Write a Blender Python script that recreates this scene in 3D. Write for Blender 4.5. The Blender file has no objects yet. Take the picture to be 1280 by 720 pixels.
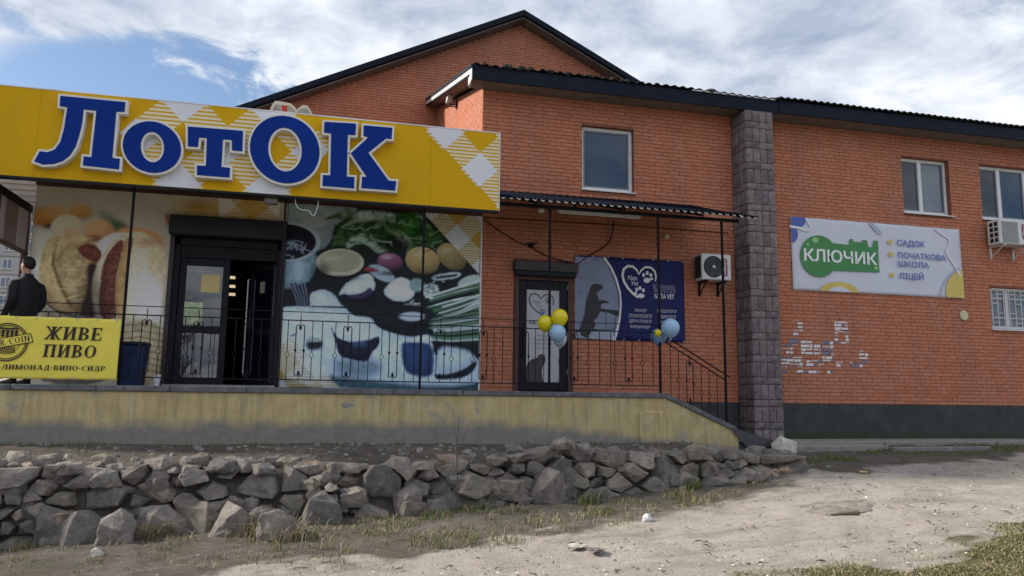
import bpy, bmesh, math, random
import numpy as np
from mathutils import Vector, Matrix

random.seed(7)
rng = np.random.default_rng(11)
scene = bpy.context.scene
COL = scene.collection
EYE = 1.65            # everything below is measured from eye level; all is lifted by this at the end
RAD = math.radians

# ------------------------------------------------------------------ camera
def cam_rows(y, p, r):
    f = np.array([math.sin(y)*math.cos(p), math.cos(y)*math.cos(p), math.sin(p)])
    ri = np.array([math.cos(y), -math.sin(y), 0.0])
    dn = -np.cross(ri, f)
    return np.array([ri*math.cos(r)+dn*math.sin(r), -ri*math.sin(r)+dn*math.cos(r), f])
CM = cam_rows(RAD(14.043), RAD(8.0755), RAD(-0.7014))
FPX = 960.0
cd = bpy.data.cameras.new('camera'); cam = bpy.data.objects.new('camera', cd); COL.objects.link(cam)
cd.sensor_width = 36.0; cd.sensor_fit = 'HORIZONTAL'; cd.lens = 27.0; cd.clip_end = 2000; cd.clip_start = 0.05
mw = Matrix.Identity(4)
for i in range(3):
    mw[i][0] = CM[0][i]; mw[i][1] = -CM[1][i]; mw[i][2] = -CM[2][i]
mw[2][3] = EYE
cam.matrix_world = mw
scene.camera = cam

# ------------------------------------------------------------------ sky, sun, exposure
SUN_EL, SUN_AZ = RAD(31), RAD(-69)          # azimuth from +Y (behind the building) towards -X
world = bpy.data.worlds.new('World'); scene.world = world; world.use_nodes = True
nt = world.node_tree; nt.nodes.clear()
N = nt.nodes.new; L = nt.links.new
sky = N('ShaderNodeTexSky'); sky.sky_type = 'NISHITA'; sky.sun_disc = False
sky.sun_elevation = SUN_EL; sky.sun_rotation = SUN_AZ; sky.altitude = 150; sky.air_density = 1.0; sky.dust_density = 0.7; sky.ozone_density = 2.0
bg1 = N('ShaderNodeBackground'); bg1.inputs['Strength'].default_value = 0.05
L(sky.outputs[0], bg1.inputs['Color'])
geo = N('ShaderNodeNewGeometry'); neg = N('ShaderNodeVectorMath'); neg.operation = 'SCALE'; neg.inputs['Scale'].default_value = -1.0
L(geo.outputs['Incoming'], neg.inputs[0])
sep = N('ShaderNodeSeparateXYZ'); L(neg.outputs[0], sep.inputs[0])
def wmath(op, a, b=None, clamp=False):
    m = N('ShaderNodeMath'); m.operation = op; m.use_clamp = clamp
    for i, q in enumerate((a, b)):
        if q is None: continue
        if isinstance(q, (int, float)): m.inputs[i].default_value = q
        else: L(q, m.inputs[i])
    return m.outputs[0]
zz = wmath('ADD', wmath('MAXIMUM', sep.outputs[2], 0.0), 0.16)
cx = wmath('DIVIDE', sep.outputs[0], zz); cy = wmath('DIVIDE', sep.outputs[1], zz)
cmb = N('ShaderNodeCombineXYZ'); L(cx, cmb.inputs[0]); L(cy, cmb.inputs[1])
def wnoise(scale, detail, rough, off, dist=0.0):
    mp = N('ShaderNodeMapping'); mp.inputs['Location'].default_value = off; L(cmb.outputs[0], mp.inputs[0])
    n = N('ShaderNodeTexNoise'); n.inputs['Scale'].default_value = scale; n.inputs['Detail'].default_value = detail
    n.inputs['Roughness'].default_value = rough; n.inputs['Distortion'].default_value = dist; L(mp.outputs[0], n.inputs['Vector'])
    return n.outputs['Fac']
SKY_OFF = (2.35, 0.75, 0.0)
n1 = wnoise(1.5, 10, 0.6, SKY_OFF, 0.35)
n2 = wnoise(5.0, 9, 0.62, (5.3, 1.7, 0.0), 0.4)
n3 = wnoise(1.9, 6, 0.58, (9.1, 4.2, 0.0), 0.3)
# the opening in the cloud cover, low in the west
dx = wmath('ADD', wmath('SUBTRACT', cx, -0.43), wmath('MULTIPLY', wmath('SUBTRACT', n2, 0.5), 0.75)); dy = wmath('ADD', wmath('SUBTRACT', cy, 1.755), wmath('MULTIPLY', wmath('SUBTRACT', n1, 0.5), 0.55))
gd = wmath('ADD', wmath('MULTIPLY', wmath('MULTIPLY', dx, dx), 9.0), wmath('MULTIPLY', wmath('MULTIPLY', dy, dy), 26.0))
hole = wmath('MULTIPLY', wmath('SUBTRACT', 1.0, wmath('MULTIPLY', gd, 0.62), True), 0.56)
cov = wmath('SUBTRACT', wmath('ADD', wmath('ADD', wmath('MULTIPLY', n1, 1.3), wmath('MULTIPLY', n2, 1.0)), -0.45), hole)
rmp = N('ShaderNodeMapRange'); rmp.interpolation_type = 'SMOOTHSTEP'
rmp.inputs['From Min'].default_value = 0.17; rmp.inputs['From Max'].default_value = 0.50; L(cov, rmp.inputs['Value'])
shade = wmath('ADD', wmath('MULTIPLY', n3, 0.62), wmath('MULTIPLY', n2, 0.38))
cr = N('ShaderNodeValToRGB'); cr.color_ramp.elements[0].position = 0.40; cr.color_ramp.elements[1].position = 0.60
cr.color_ramp.elements[0].color = (0.36, 0.42, 0.53, 1); cr.color_ramp.elements[1].color = (0.82, 0.85, 0.90, 1)
L(shade, cr.inputs[0])
bg2 = N('ShaderNodeBackground'); bg2.inputs['Strength'].default_value = 0.435; L(cr.outputs[0], bg2.inputs['Color'])
mxs = N('ShaderNodeMixShader'); L(rmp.outputs[0], mxs.inputs[0]); L(bg1.outputs[0], mxs.inputs[1]); L(bg2.outputs[0], mxs.inputs[2])
wo = N('ShaderNodeOutputWorld'); L(mxs.outputs[0], wo.inputs['Surface'])

sd = bpy.data.lights.new('sun', 'SUN'); sd.energy = 2.2; sd.angle = RAD(6.0); sd.color = (1.0, 0.93, 0.83)
sun = bpy.data.objects.new('sun', sd); COL.objects.link(sun)
tosun = Vector((math.sin(SUN_AZ)*math.cos(SUN_EL), math.cos(SUN_AZ)*math.cos(SUN_EL), math.sin(SUN_EL)))
sun.rotation_euler = tosun.to_track_quat('Z', 'Y').to_euler()
sun.location = (-20, 20, 30)
vs = scene.view_settings
vs.view_transform = 'Standard'; vs.look = 'None'; vs.exposure = 1.55; vs.gamma = 1.0; vs.use_curve_mapping = False
scene.cycles.max_bounces = 6
scene.cycles.diffuse_bounces = 4

# ------------------------------------------------------------------ pixel <-> place
def ray(x, y):
    return CM.T @ np.array([(x-640)/FPX, (y-360)/FPX, 1.0])
def onY(x, y, Y):                      # the point of the upright plane Y = const seen at a pixel
    d = ray(x, y); d = d*(Y/d[1]); return float(d[0]), float(d[2])
def onX(x, y, X):
    d = ray(x, y); d = d*(X/d[0]); return float(d[1]), float(d[2])
def proj(P):
    q = np.asarray(P) @ CM.T
    return 640+FPX*q[..., 0]/q[..., 2], 360+FPX*q[..., 1]/q[..., 2]

# ------------------------------------------------------------------ materials
def nodes_of(m):
    m.use_nodes = True; t = m.node_tree; b = t.nodes.get('Principled BSDF')
    return t, b
def lum(c, k): return (min(c[0]*k, 1), min(c[1]*k, 1), min(c[2]*k, 1), 1)
def noise_node(t, scale, detail=4, rough=.6, vec=None, dist=0):
    n = t.nodes.new('ShaderNodeTexNoise'); n.inputs['Scale'].default_value = scale
    n.inputs['Detail'].default_value = detail; n.inputs['Roughness'].default_value = rough; n.inputs['Distortion'].default_value = dist
    if vec is not None: t.links.new(vec, n.inputs['Vector'])
    return n.outputs['Fac']
def ramp(t, fac, stops):
    r = t.nodes.new('ShaderNodeValToRGB'); e = r.color_ramp.elements
    e[0].position, e[0].color = stops[0][0], (*stops[0][1][:3], 1)
    e[1].position, e[1].color = stops[-1][0], (*stops[-1][1][:3], 1)
    for p, c in stops[1:-1]:
        q = e.new(p); q.color = (*c[:3], 1)
    t.links.new(fac, r.inputs[0]); return r.outputs[0]
def mixc(t, fac, a, b, typ='MIX'):
    m = t.nodes.new('ShaderNodeMix'); m.data_type = 'RGBA'; m.blend_type = typ
    for s, q in ((0, fac), (6, a), (7, b)):
        if isinstance(q, (int, float)): m.inputs[s].default_value = q
        elif isinstance(q, tuple): m.inputs[s].default_value = (*q[:3], 1)
        else: t.links.new(q, m.inputs[s])
    return m.outputs[2]
def tmath(t, op, a, b=None, clamp=False):
    m = t.nodes.new('ShaderNodeMath'); m.operation = op; m.use_clamp = clamp
    for i, q in enumerate((a, b)):
        if q is None: continue
        if isinstance(q, (int, float)): m.inputs[i].default_value = q
        else: t.links.new(q, m.inputs[i])
    return m.outputs[0]
def pos_of(t):
    return t.nodes.new('ShaderNodeNewGeometry').outputs['Position']
def bump(t, b, h, strength, dist):
    n = t.nodes.new('ShaderNodeBump'); n.inputs['Strength'].default_value = strength; n.inputs['Distance'].default_value = dist
    t.links.new(h, n.inputs['Height']); t.links.new(n.outputs[0], b.inputs['Normal'])
MATS = {}
def mat(name, col, rough=.75, var=.18, scale=5.0, bmp=.0, bscale=60.0, metal=0.0, spec=.4, island=0.0, ior=None, dirt=None, emit=0):
    if name in MATS: return MATS[name]
    m = bpy.data.materials.new(name); t, b = nodes_of(m)
    p = pos_of(t)
    f = noise_node(t, scale, 6, .62, p)
    c = ramp(t, f, [(.28, lum(col, 1-var)), (.72, lum(col, 1+var))])
    if island:
        g = t.nodes.new('ShaderNodeNewGeometry').outputs['Random Per Island']
        oi = t.nodes.new('ShaderNodeObjectInfo').outputs['Random']
        r = tmath(t, 'FRACT', tmath(t, 'ADD', g, oi))
        c = mixc(t, 1.0, c, ramp(t, r, [(0, (1-island,)*3), (1, (1+island,)*3)]), 'MULTIPLY')
    if dirt:
        f2 = noise_node(t, dirt[1], 8, .7, p, .4)
        c = mixc(t, ramp(t, f2, [(.5, (0, 0, 0)), (.68, (dirt[2],)*3)]), c, dirt[0])
    t.links.new(c, b.inputs['Base Color'])
    b.inputs['Roughness'].default_value = rough; b.inputs['Metallic'].default_value = metal
    b.inputs['Specular IOR Level'].default_value = spec
    if ior: b.inputs['IOR'].default_value = ior
    if bmp: bump(t, b, noise_node(t, bscale, 6, .65, p), bmp, .01)
    if emit:
        b.inputs['Emission Color'].default_value = (*col, 1); b.inputs['Emission Strength'].default_value = emit
    MATS[name] = m; return m

def brick_mat():
    m = bpy.data.materials.new('brick_face'); t, b = nodes_of(m); p = pos_of(t)
    g = t.nodes.new('ShaderNodeNewGeometry').outputs['Random Per Island']
    oi = t.nodes.new('ShaderNodeObjectInfo').outputs['Random']
    r = tmath(t, 'FRACT', tmath(t, 'ADD', g, oi))
    c = ramp(t, r, [(0, (.43, .15, .083)), (.25, (.49, .178, .1)), (.5, (.515, .192, .112)), (.75, (.535, .212, .128)), (.9, (.52, .225, .15)), (1, (.46, .158, .088))])
    c = mixc(t, .35, c, ramp(t, noise_node(t, 26, 5, .7, p), [(.3, (.38, .137, .076)), (.7, (.57, .235, .14))]))
    # soot and weathering in broad clouds
    f = noise_node(t, .55, 7, .65, p, .5)
    c = mixc(t, ramp(t, f, [(.44, (0, 0, 0)), (.68, (.3,)*3)]), c, (.4, .2, .14))
    mp = t.nodes.new('ShaderNodeMapping'); mp.inputs['Scale'].default_value = (2.6, 2.6, .35); t.links.new(p, mp.inputs[0])
    c = mixc(t, ramp(t, noise_node(t, 1.0, 7, .7, mp.outputs[0]), [(.48, (0, 0, 0)), (.7, (.5,)*3)]), c, (.3, .16, .115))
    f = noise_node(t, 1.3, 7, .7, p, .3)
    c = mixc(t, ramp(t, f, [(.58, (0, 0, 0)), (.76, (.36,)*3)]), c, (.4, .28, .24))
    t.links.new(c, b.inputs['Base Color']); b.inputs['Roughness'].default_value = .85; b.inputs['Specular IOR Level'].default_value = .25
    bump(t, b, noise_node(t, 90, 5, .7, p), .35, .006)
    MATS['brick'] = m; return m
brick_m = brick_mat()
mortar_m = mat('mortar', (.25, .095, .062), .95, .3, 9, .4)
plinth_m = bpy.data.materials.new('plinth_render')
def _pl():
    t, b = nodes_of(plinth_m); p = pos_of(t)
    c = ramp(t, noise_node(t, 2.2, 8, .7, p, .5), [(.3, (.028, .031, .032)), (.6, (.055, .058, .06)), (.8, (.085, .083, .08))])
    s = t.nodes.new('ShaderNodeSeparateXYZ'); t.links.new(p, s.inputs[0])
    hz = tmath(t, 'SUBTRACT', s.outputs[2], EYE-.74)
    moss = tmath(t, 'SUBTRACT', tmath(t, 'ADD', .55, tmath(t, 'MULTIPLY', noise_node(t, 5, 6, .7, p), .55)), tmath(t, 'MULTIPLY', hz, 2.4), True)
    c = mixc(t, ramp(t, moss, [(.35, (0, 0, 0)), (.8, (.85,)*3)]), c, (.022, .052, .014))
    t.links.new(c, b.inputs['Base Color']); b.inputs['Roughness'].default_value = .9
    bump(t, b, noise_node(t, 30, 6, .7, p), .6, .012)
_pl()
def yellow_plaster():
    m = bpy.data.materials.new('porch_plaster'); t, b = nodes_of(m); p = pos_of(t)
    c = ramp(t, noise_node(t, 3, 7, .7, p, .4), [(.3, (.42, .335, .16)), (.55, (.53, .43, .22)), (.75, (.58, .5, .31))])
    # vertical rain streaks
    mp = t.nodes.new('ShaderNodeMapping'); mp.inputs['Scale'].default_value = (9, 1, .8); t.links.new(p, mp.inputs[0])
    c = mixc(t, ramp(t, noise_node(t, 1, 6, .7, mp.outputs[0]), [(.46, (0, 0, 0)), (.7, (.6,)*3)]), c, (.19, .165, .11))
    c = mixc(t, ramp(t, noise_node(t, 1.7, 8, .75, p, .6), [(.585, (0, 0, 0)), (.615, (.7,)*3)]), c, (.3, .285, .26))
    s = t.nodes.new('ShaderNodeSeparateXYZ'); t.links.new(p, s.inputs[0])
    hz = tmath(t, 'ADD', tmath(t, 'SUBTRACT', s.outputs[2], EYE-.36), tmath(t, 'MULTIPLY', tmath(t, 'MULTIPLY', tmath(t, 'SUBTRACT', s.outputs[0], 3.2), .2, True), .55))
    f = tmath(t, 'ADD', tmath(t, 'MULTIPLY', hz, -5), tmath(t, 'MULTIPLY', tmath(t, 'SUBTRACT', noise_node(t, 1.6, 9, .7, p, .3), .5), 2.2))
    grey = ramp(t, noise_node(t, 7, 6, .7, p), [(.3, (.16, .153, .148)), (.7, (.25, .238, .225))])
    c = mixc(t, ramp(t, f, [(-.0, (.0,)*3), (.25, (.3,)*3), (.75, (.93,)*3)]), c, grey)
    t.links.new(c, b.inputs['Base Color']); b.inputs['Roughness'].default_value = .92
    bump(t, b, noise_node(t, 22, 7, .7, p), .5, .012)
    return m
plaster_m = yellow_plaster()
concrete_m = mat('concrete', (.22, .21, .205), .9, .35, 6, .5, 40, dirt=((.1, .095, .09), 2.5, .7))
slab_m = mat('porch_slab', (.115, .115, .125), .85, .35, 5, .4, 40, dirt=((.3, .3, .3), 6, .5))
pave_m = mat('paving', (.27, .25, .235), .9, .3, 3, .4, 40, dirt=((.12, .11, .095), 3, .7))
tile_m = bpy.data.materials.new('split_face_tile')
def _tm():
    t, b = nodes_of(tile_m); p = pos_of(t)
    oi = t.nodes.new('ShaderNodeObjectInfo').outputs['Random']
    c = ramp(t, noise_node(t, 12, 7, .7, p), [(.28, (.10, .087, .092)), (.5, (.18, .157, .163)), (.75, (.28, .25, .252))])
    c = mixc(t, 1.0, c, ramp(t, oi, [(0, (.75, .72, .75)), (1, (1.2, 1.15, 1.15))]), 'MULTIPLY')
    t.links.new(c, b.inputs['Base Color']); b.inputs['Roughness'].default_value = .85
    bump(t, b, noise_node(t, 16, 7, .7, p), .9, .03)
_tm()
navy_m = mat('fascia_navy', (.006, .010, .022), .6, .3, 3, .05, spec=.15)
roof_m = mat('roof_sheet', (.02, .021, .027), .8, .4, 4, .3, spec=.15)
soffit_m = mat('soffit', (.17, .14, .125), .85, .25, 5)
white_m = mat('white_plastic', (.72, .73, .75), .4, .06, 8, dirt=((.45, .43, .4), 5, .35))
white_metal = mat('white_metal', (.62, .62, .6), .5, .12, 8, dirt=((.35, .31, .27), 5, .5))
dark_m = mat('dark_frame', (.010, .011, .017), .5, .3, 8, spec=.2)
iron_m = mat('black_iron', (.007, .007, .011), .6, .3, 20, spec=.15)
brown_m = mat('brown_metal', (.07, .03, .026), .5, .3, 5)
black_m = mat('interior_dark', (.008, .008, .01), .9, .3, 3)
def glass(name, col, ior=1.75, rough=.03, wav=.07):
    m = bpy.data.materials.new(name); t, b = nodes_of(m); p = pos_of(t)
    b.inputs['Base Color'].default_value = (*col, 1); b.inputs['Roughness'].default_value = rough; b.inputs['IOR'].default_value = ior
    bump(t, b, noise_node(t, 1.5, 2, .5, p), wav, .05)
    return m
glass_m = glass('window_glass', (.014, .05, .11), 1.55)
glass_l = glass('window_glass_curtained', (.07, .105, .15), 1.9)
glass_k = glass('window_glass_dark', (.02, .032, .048), 1.6)
glass_d = glass('door_glass', (.004, .007, .014), 2.0)
yellow_m = mat('sign_yellow', (.62, .36, .003), .6, .06, 1.2, spec=.15, dirt=((.54, .3, .006), 1.5, .4))
signwhite_m = mat('sign_white', (.66, .68, .74), .5, .05, 2)
cream_m = mat('sign_cream', (.72, .64, .45), .5, .05, 2)
blue_m = mat('letter_blue', (.001, .028, .23), .6, .12, 2, spec=.12)
rim_m = mat('letter_rim', (.74, .72, .68), .5, .06, 6, dirt=((.5, .47, .42), 5, .4))

# ------------------------------------------------------------------ mesh building
class MB:
    def __init__(s): s.v = []; s.f = []; s.m = []
    def add(s, vs, fs, mi=0):
        o = len(s.v); s.v += [tuple(map(float, q)) for q in vs]
        for q in fs: s.f.append(tuple(o+i for i in q)); s.m.append(mi)
        return s
    def box(s, x0, x1, y0, y1, z0, z1, mi=0):
        x0, x1 = min(x0, x1), max(x0, x1); y0, y1 = min(y0, y1), max(y0, y1); z0, z1 = min(z0, z1), max(z0, z1)
        return s.add([(x0, y0, z0), (x1, y0, z0), (x1, y1, z0), (x0, y1, z0), (x0, y0, z1), (x1, y0, z1), (x1, y1, z1), (x0, y1, z1)],
                     [(0, 1, 5, 4), (1, 2, 6, 5), (2, 3, 7, 6), (3, 0, 4, 7), (4, 5, 6, 7), (3, 2, 1, 0)], mi)
    def prism(s, poly, y0, y1, mi=0, ms=None):       # poly of (x, z), y0 the camera side
        a = sum(poly[i][0]*poly[(i+1) % len(poly)][1]-poly[(i+1) % len(poly)][0]*poly[i][1] for i in range(len(poly)))
        if a < 0: poly = poly[::-1]
        n = len(poly)
        s.add([(x, y0, z) for x, z in poly]+[(x, y1, z) for x, z in poly], [], mi)
        o = len(s.v)-2*n
        s.f.append(tuple(o+i for i in range(n))); s.m.append(mi)
        s.f.append(tuple(o+n+i for i in range(n))[::-1]); s.m.append(mi)
        for i in range(n):
            j = (i+1) % n; s.f.append((o+j, o+i, o+n+i, o+n+j)); s.m.append(mi if ms is None else ms)
        return s
    def ring(s, po, pi, y0, y1, mi=0, ms=None):       # outline with a hole, same number of points
        n = len(po); o = len(s.v)
        s.v += [(x, y0, z) for x, z in po]+[(x, y0, z) for x, z in pi]+[(x, y1, z) for x, z in po]+[(x, y1, z) for x, z in pi]
        for i in range(n):
            j = (i+1) % n
            for q, k in (((o+i, o+j, o+n+j, o+n+i), mi), ((o+i, o+2*n+i, o+2*n+j, o+j), mi if ms is None else ms), ((o+n+i, o+n+j, o+3*n+j, o+3*n+i), mi if ms is None else ms), ((o+2*n+i, o+3*n+i, o+3*n+j, o+2*n+j), mi)):
                s.f.append(q); s.m.append(k)
        return s
    def tube(s, pts, r, n=6, mi=0, cap=True):
        pts = [Vector(p) for p in pts]; rs = r if isinstance(r, (list, tuple)) else [r]*len(pts)
        o = len(s.v); up = Vector((0, 0, 1))
        t0 = (pts[1]-pts[0]).normalized()
        nrm = t0.cross(up) if abs(t0.z) < .95 else t0.cross(Vector((1, 0, 0)))
        nrm.normalize()
        for k, p in enumerate(pts):
            a = pts[max(k-1, 0)]; b = pts[min(k+1, len(pts)-1)]
            t = (b-a).normalized() if (b-a).length > 1e-9 else t0
            nrm = (nrm-t*nrm.dot(t)); nrm = nrm.normalized() if nrm.length > 1e-6 else t.orthogonal().normalized()
            bn = t.cross(nrm)
            for i in range(n):
                w = 2*math.pi*(i+.5)/n; s.v.append(tuple(p+(nrm*math.cos(w)+bn*math.sin(w))*rs[k]))
        for k in range(len(pts)-1):
            for i in range(n):
                j = (i+1) % n; s.f.append((o+k*n+i, o+k*n+j, o+(k+1)*n+j, o+(k+1)*n+i)); s.m.append(mi)
        if cap:
            s.f.append(tuple(o+i for i in range(n))[::-1]); s.m.append(mi)
            e = o+(len(pts)-1)*n; s.f.append(tuple(e+i for i in range(n))); s.m.append(mi)
        return s
    def lathe(s, prof, c, n=16, axis='Z', mi=0):
        o = len(s.v)
        for r, h in prof:
            for i in range(n):
                w = 2*math.pi*i/n; a, b = r*math.cos(w), r*math.sin(w)
                s.v.append((c[0]+a, c[1]+b, c[2]+h) if axis == 'Z' else (c[0]+a, c[1]+h, c[2]+b))
        for k in range(len(prof)-1):
            for i in range(n):
                j = (i+1) % n; q = (o+k*n+i, o+k*n+j, o+(k+1)*n+j, o+(k+1)*n+i)
                s.f.append(q if axis == 'Z' else q[::-1]); s.m.append(mi)
        for k, rev in ((0, True), (len(prof)-1, False)):
            q = tuple(o+k*n+i for i in range(n)); s.f.append(q[::-1] if rev == (axis == 'Z') else q); s.m.append(mi)
        return s
    def ribbon(s, pts, w, y0, y1, mi=0):              # a stroke of width w along (x, z) points
        L_, R_ = [], []
        ws = w if isinstance(w, (list, tuple)) else [w]*len(pts)
        for k, p in enumerate(pts):
            a = pts[max(k-1, 0)]; b = pts[min(k+1, len(pts)-1)]
            t = Vector((b[0]-a[0], b[1]-a[1])); t = t.normalized() if t.length > 1e-9 else Vector((1, 0))
            L_.append((p[0]-t.y*ws[k]/2, p[1]+t.x*ws[k]/2)); R_.append((p[0]+t.y*ws[k]/2, p[1]-t.x*ws[k]/2))
        for k in range(len(pts)-1):
            s.prism([L_[k], R_[k], R_[k+1], L_[k+1]], y0, y1, mi)
        return s
ORG = {}
def bbox(vs):
    a = np.array(vs); return a.min(0), a.max(0)
def link(o, parent, org):
    COL.objects.link(o); ORG[o.name] = Vector(org)
    if parent is not None:
        o.parent = parent; o.location = Vector(org)-ORG[parent.name]
    else: o.location = org
    return o
def mesh_of(name, mb, mats, org, smooth=False):
    me = bpy.data.meshes.new(name)
    me.from_pydata([(x-org[0], y-org[1], z-org[2]) for x, y, z in mb.v], [], mb.f)
    for m in (mats if isinstance(mats, (list, tuple)) else [mats]): me.materials.append(m)
    if any(mb.m): me.polygons.foreach_set('material_index', mb.m)
    if smooth: me.polygons.foreach_set('use_smooth', [True]*len(mb.f))
    me.update(); return me
def obj(name, mb, mats, parent=None, smooth=False, bevel=0.0, org=None, fix=False):
    lo, hi = bbox(mb.v)
    org = org or ((lo[0]+hi[0])/2, (lo[1]+hi[1])/2, lo[2])
    me = mesh_of(name, mb, mats, org, smooth)
    if fix:
        bm = bmesh.new(); bm.from_mesh(me); bmesh.ops.recalc_face_normals(bm, faces=bm.faces); bm.to_mesh(me); bm.free()
    o = bpy.data.objects.new(name, me); link(o, parent, org)
    if bevel:
        b = o.modifiers.new('edge', 'BEVEL'); b.width = bevel; b.segments = 1; b.limit_method = 'ANGLE'
    return o
def tag(o, label, cat, group=None):
    o['label'] = label; o['category'] = cat
    if group: o['group'] = group
    return o
def thing(name, loc, label, cat, group=None):
    o = bpy.data.objects.new(name, None); o.empty_display_size = .2; link(o, None, loc); return tag(o, label, cat, group)
def struct(o): o['kind'] = 'structure'; return o
def stuff(o): o['kind'] = 'stuff'; return o
def sub(name, parent, org): 
    o = bpy.data.objects.new(name, None); return link(o, parent, org)
def pxpoly(pts, Y, ox=0, oy=0, sc=1.0):
    return [onY(ox+x/sc, oy+y/sc, Y) for x, y in pts]
def pxell(cx, cy, rx, ry, Y, n=40, shear=0.0, a0=0, a1=2*math.pi):
    return [onY(cx+rx*math.cos(w), cy+ry*math.sin(w)+shear*rx*math.cos(w), Y) for w in [a0+(a1-a0)*k/n for k in range(n)]]
def offset_poly(p, d):
    a = sum(p[i][0]*p[(i+1) % len(p)][1]-p[(i+1) % len(p)][0]*p[i][1] for i in range(len(p)))
    if a < 0: p = p[::-1]
    out = []
    for i in range(len(p)):
        A, B, C = Vector(p[i-1]), Vector(p[i]), Vector(p[(i+1) % len(p)])
        e1 = (B-A).normalized(); e2 = (C-B).normalized()
        n1, n2 = Vector((e1.y, -e1.x)), Vector((e2.y, -e2.x))
        k = n1+n2; den = max(1+n1.dot(n2), .35)
        out.append(tuple(B+k*(d/den)))
    return out
# text from the built-in font, fitted into a box of the plane Y
FONT_CACHE = {}
def text_mb(s, bold=0.0, shear=0.0):
    key = (s, bold, shear)
    if key not in FONT_CACHE:
        cu = bpy.data.curves.new('txt', 'FONT'); cu.body = s; cu.offset = bold; cu.shear = shear; cu.resolution_u = 4
        o = bpy.data.objects.new('txt', cu); COL.objects.link(o)
        dg = bpy.context.evaluated_depsgraph_get(); me = o.evaluated_get(dg).to_mesh()
        FONT_CACHE[key] = (np.array([v.co[:] for v in me.vertices]), [tuple(p.vertices) for p in me.polygons])
        o.evaluated_get(dg).to_mesh_clear(); bpy.data.objects.remove(o); bpy.data.curves.remove(cu)
    return FONT_CACHE[key]
def text(name, s, lb, rt, Y, m, parent, bold=.012, shear=0.0):
    """lb, rt: pixels of the lower left and upper right of the written word on plane Y"""
    x0, z0 = onY(*lb, Y); x1, z1 = onY(*rt, Y)
    return text_box(name, s, x0, x1, z0, z1, Y, m, parent, bold, shear)
def text_box(name, s, x0, x1, z0, z1, Y, m, parent, bold=.012, shear=0.0):
    v, f = text_mb(s, bold, shear); lo, hi = v.min(0), v.max(0)
    mb = MB(); mb.add([(x0+(x1-x0)*(q[0]-lo[0])/(hi[0]-lo[0]), Y, z0+(z1-z0)*(q[1]-lo[1])/(hi[1]-lo[1])) for q in v], f)
    return obj(name, mb, m, parent)
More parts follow.
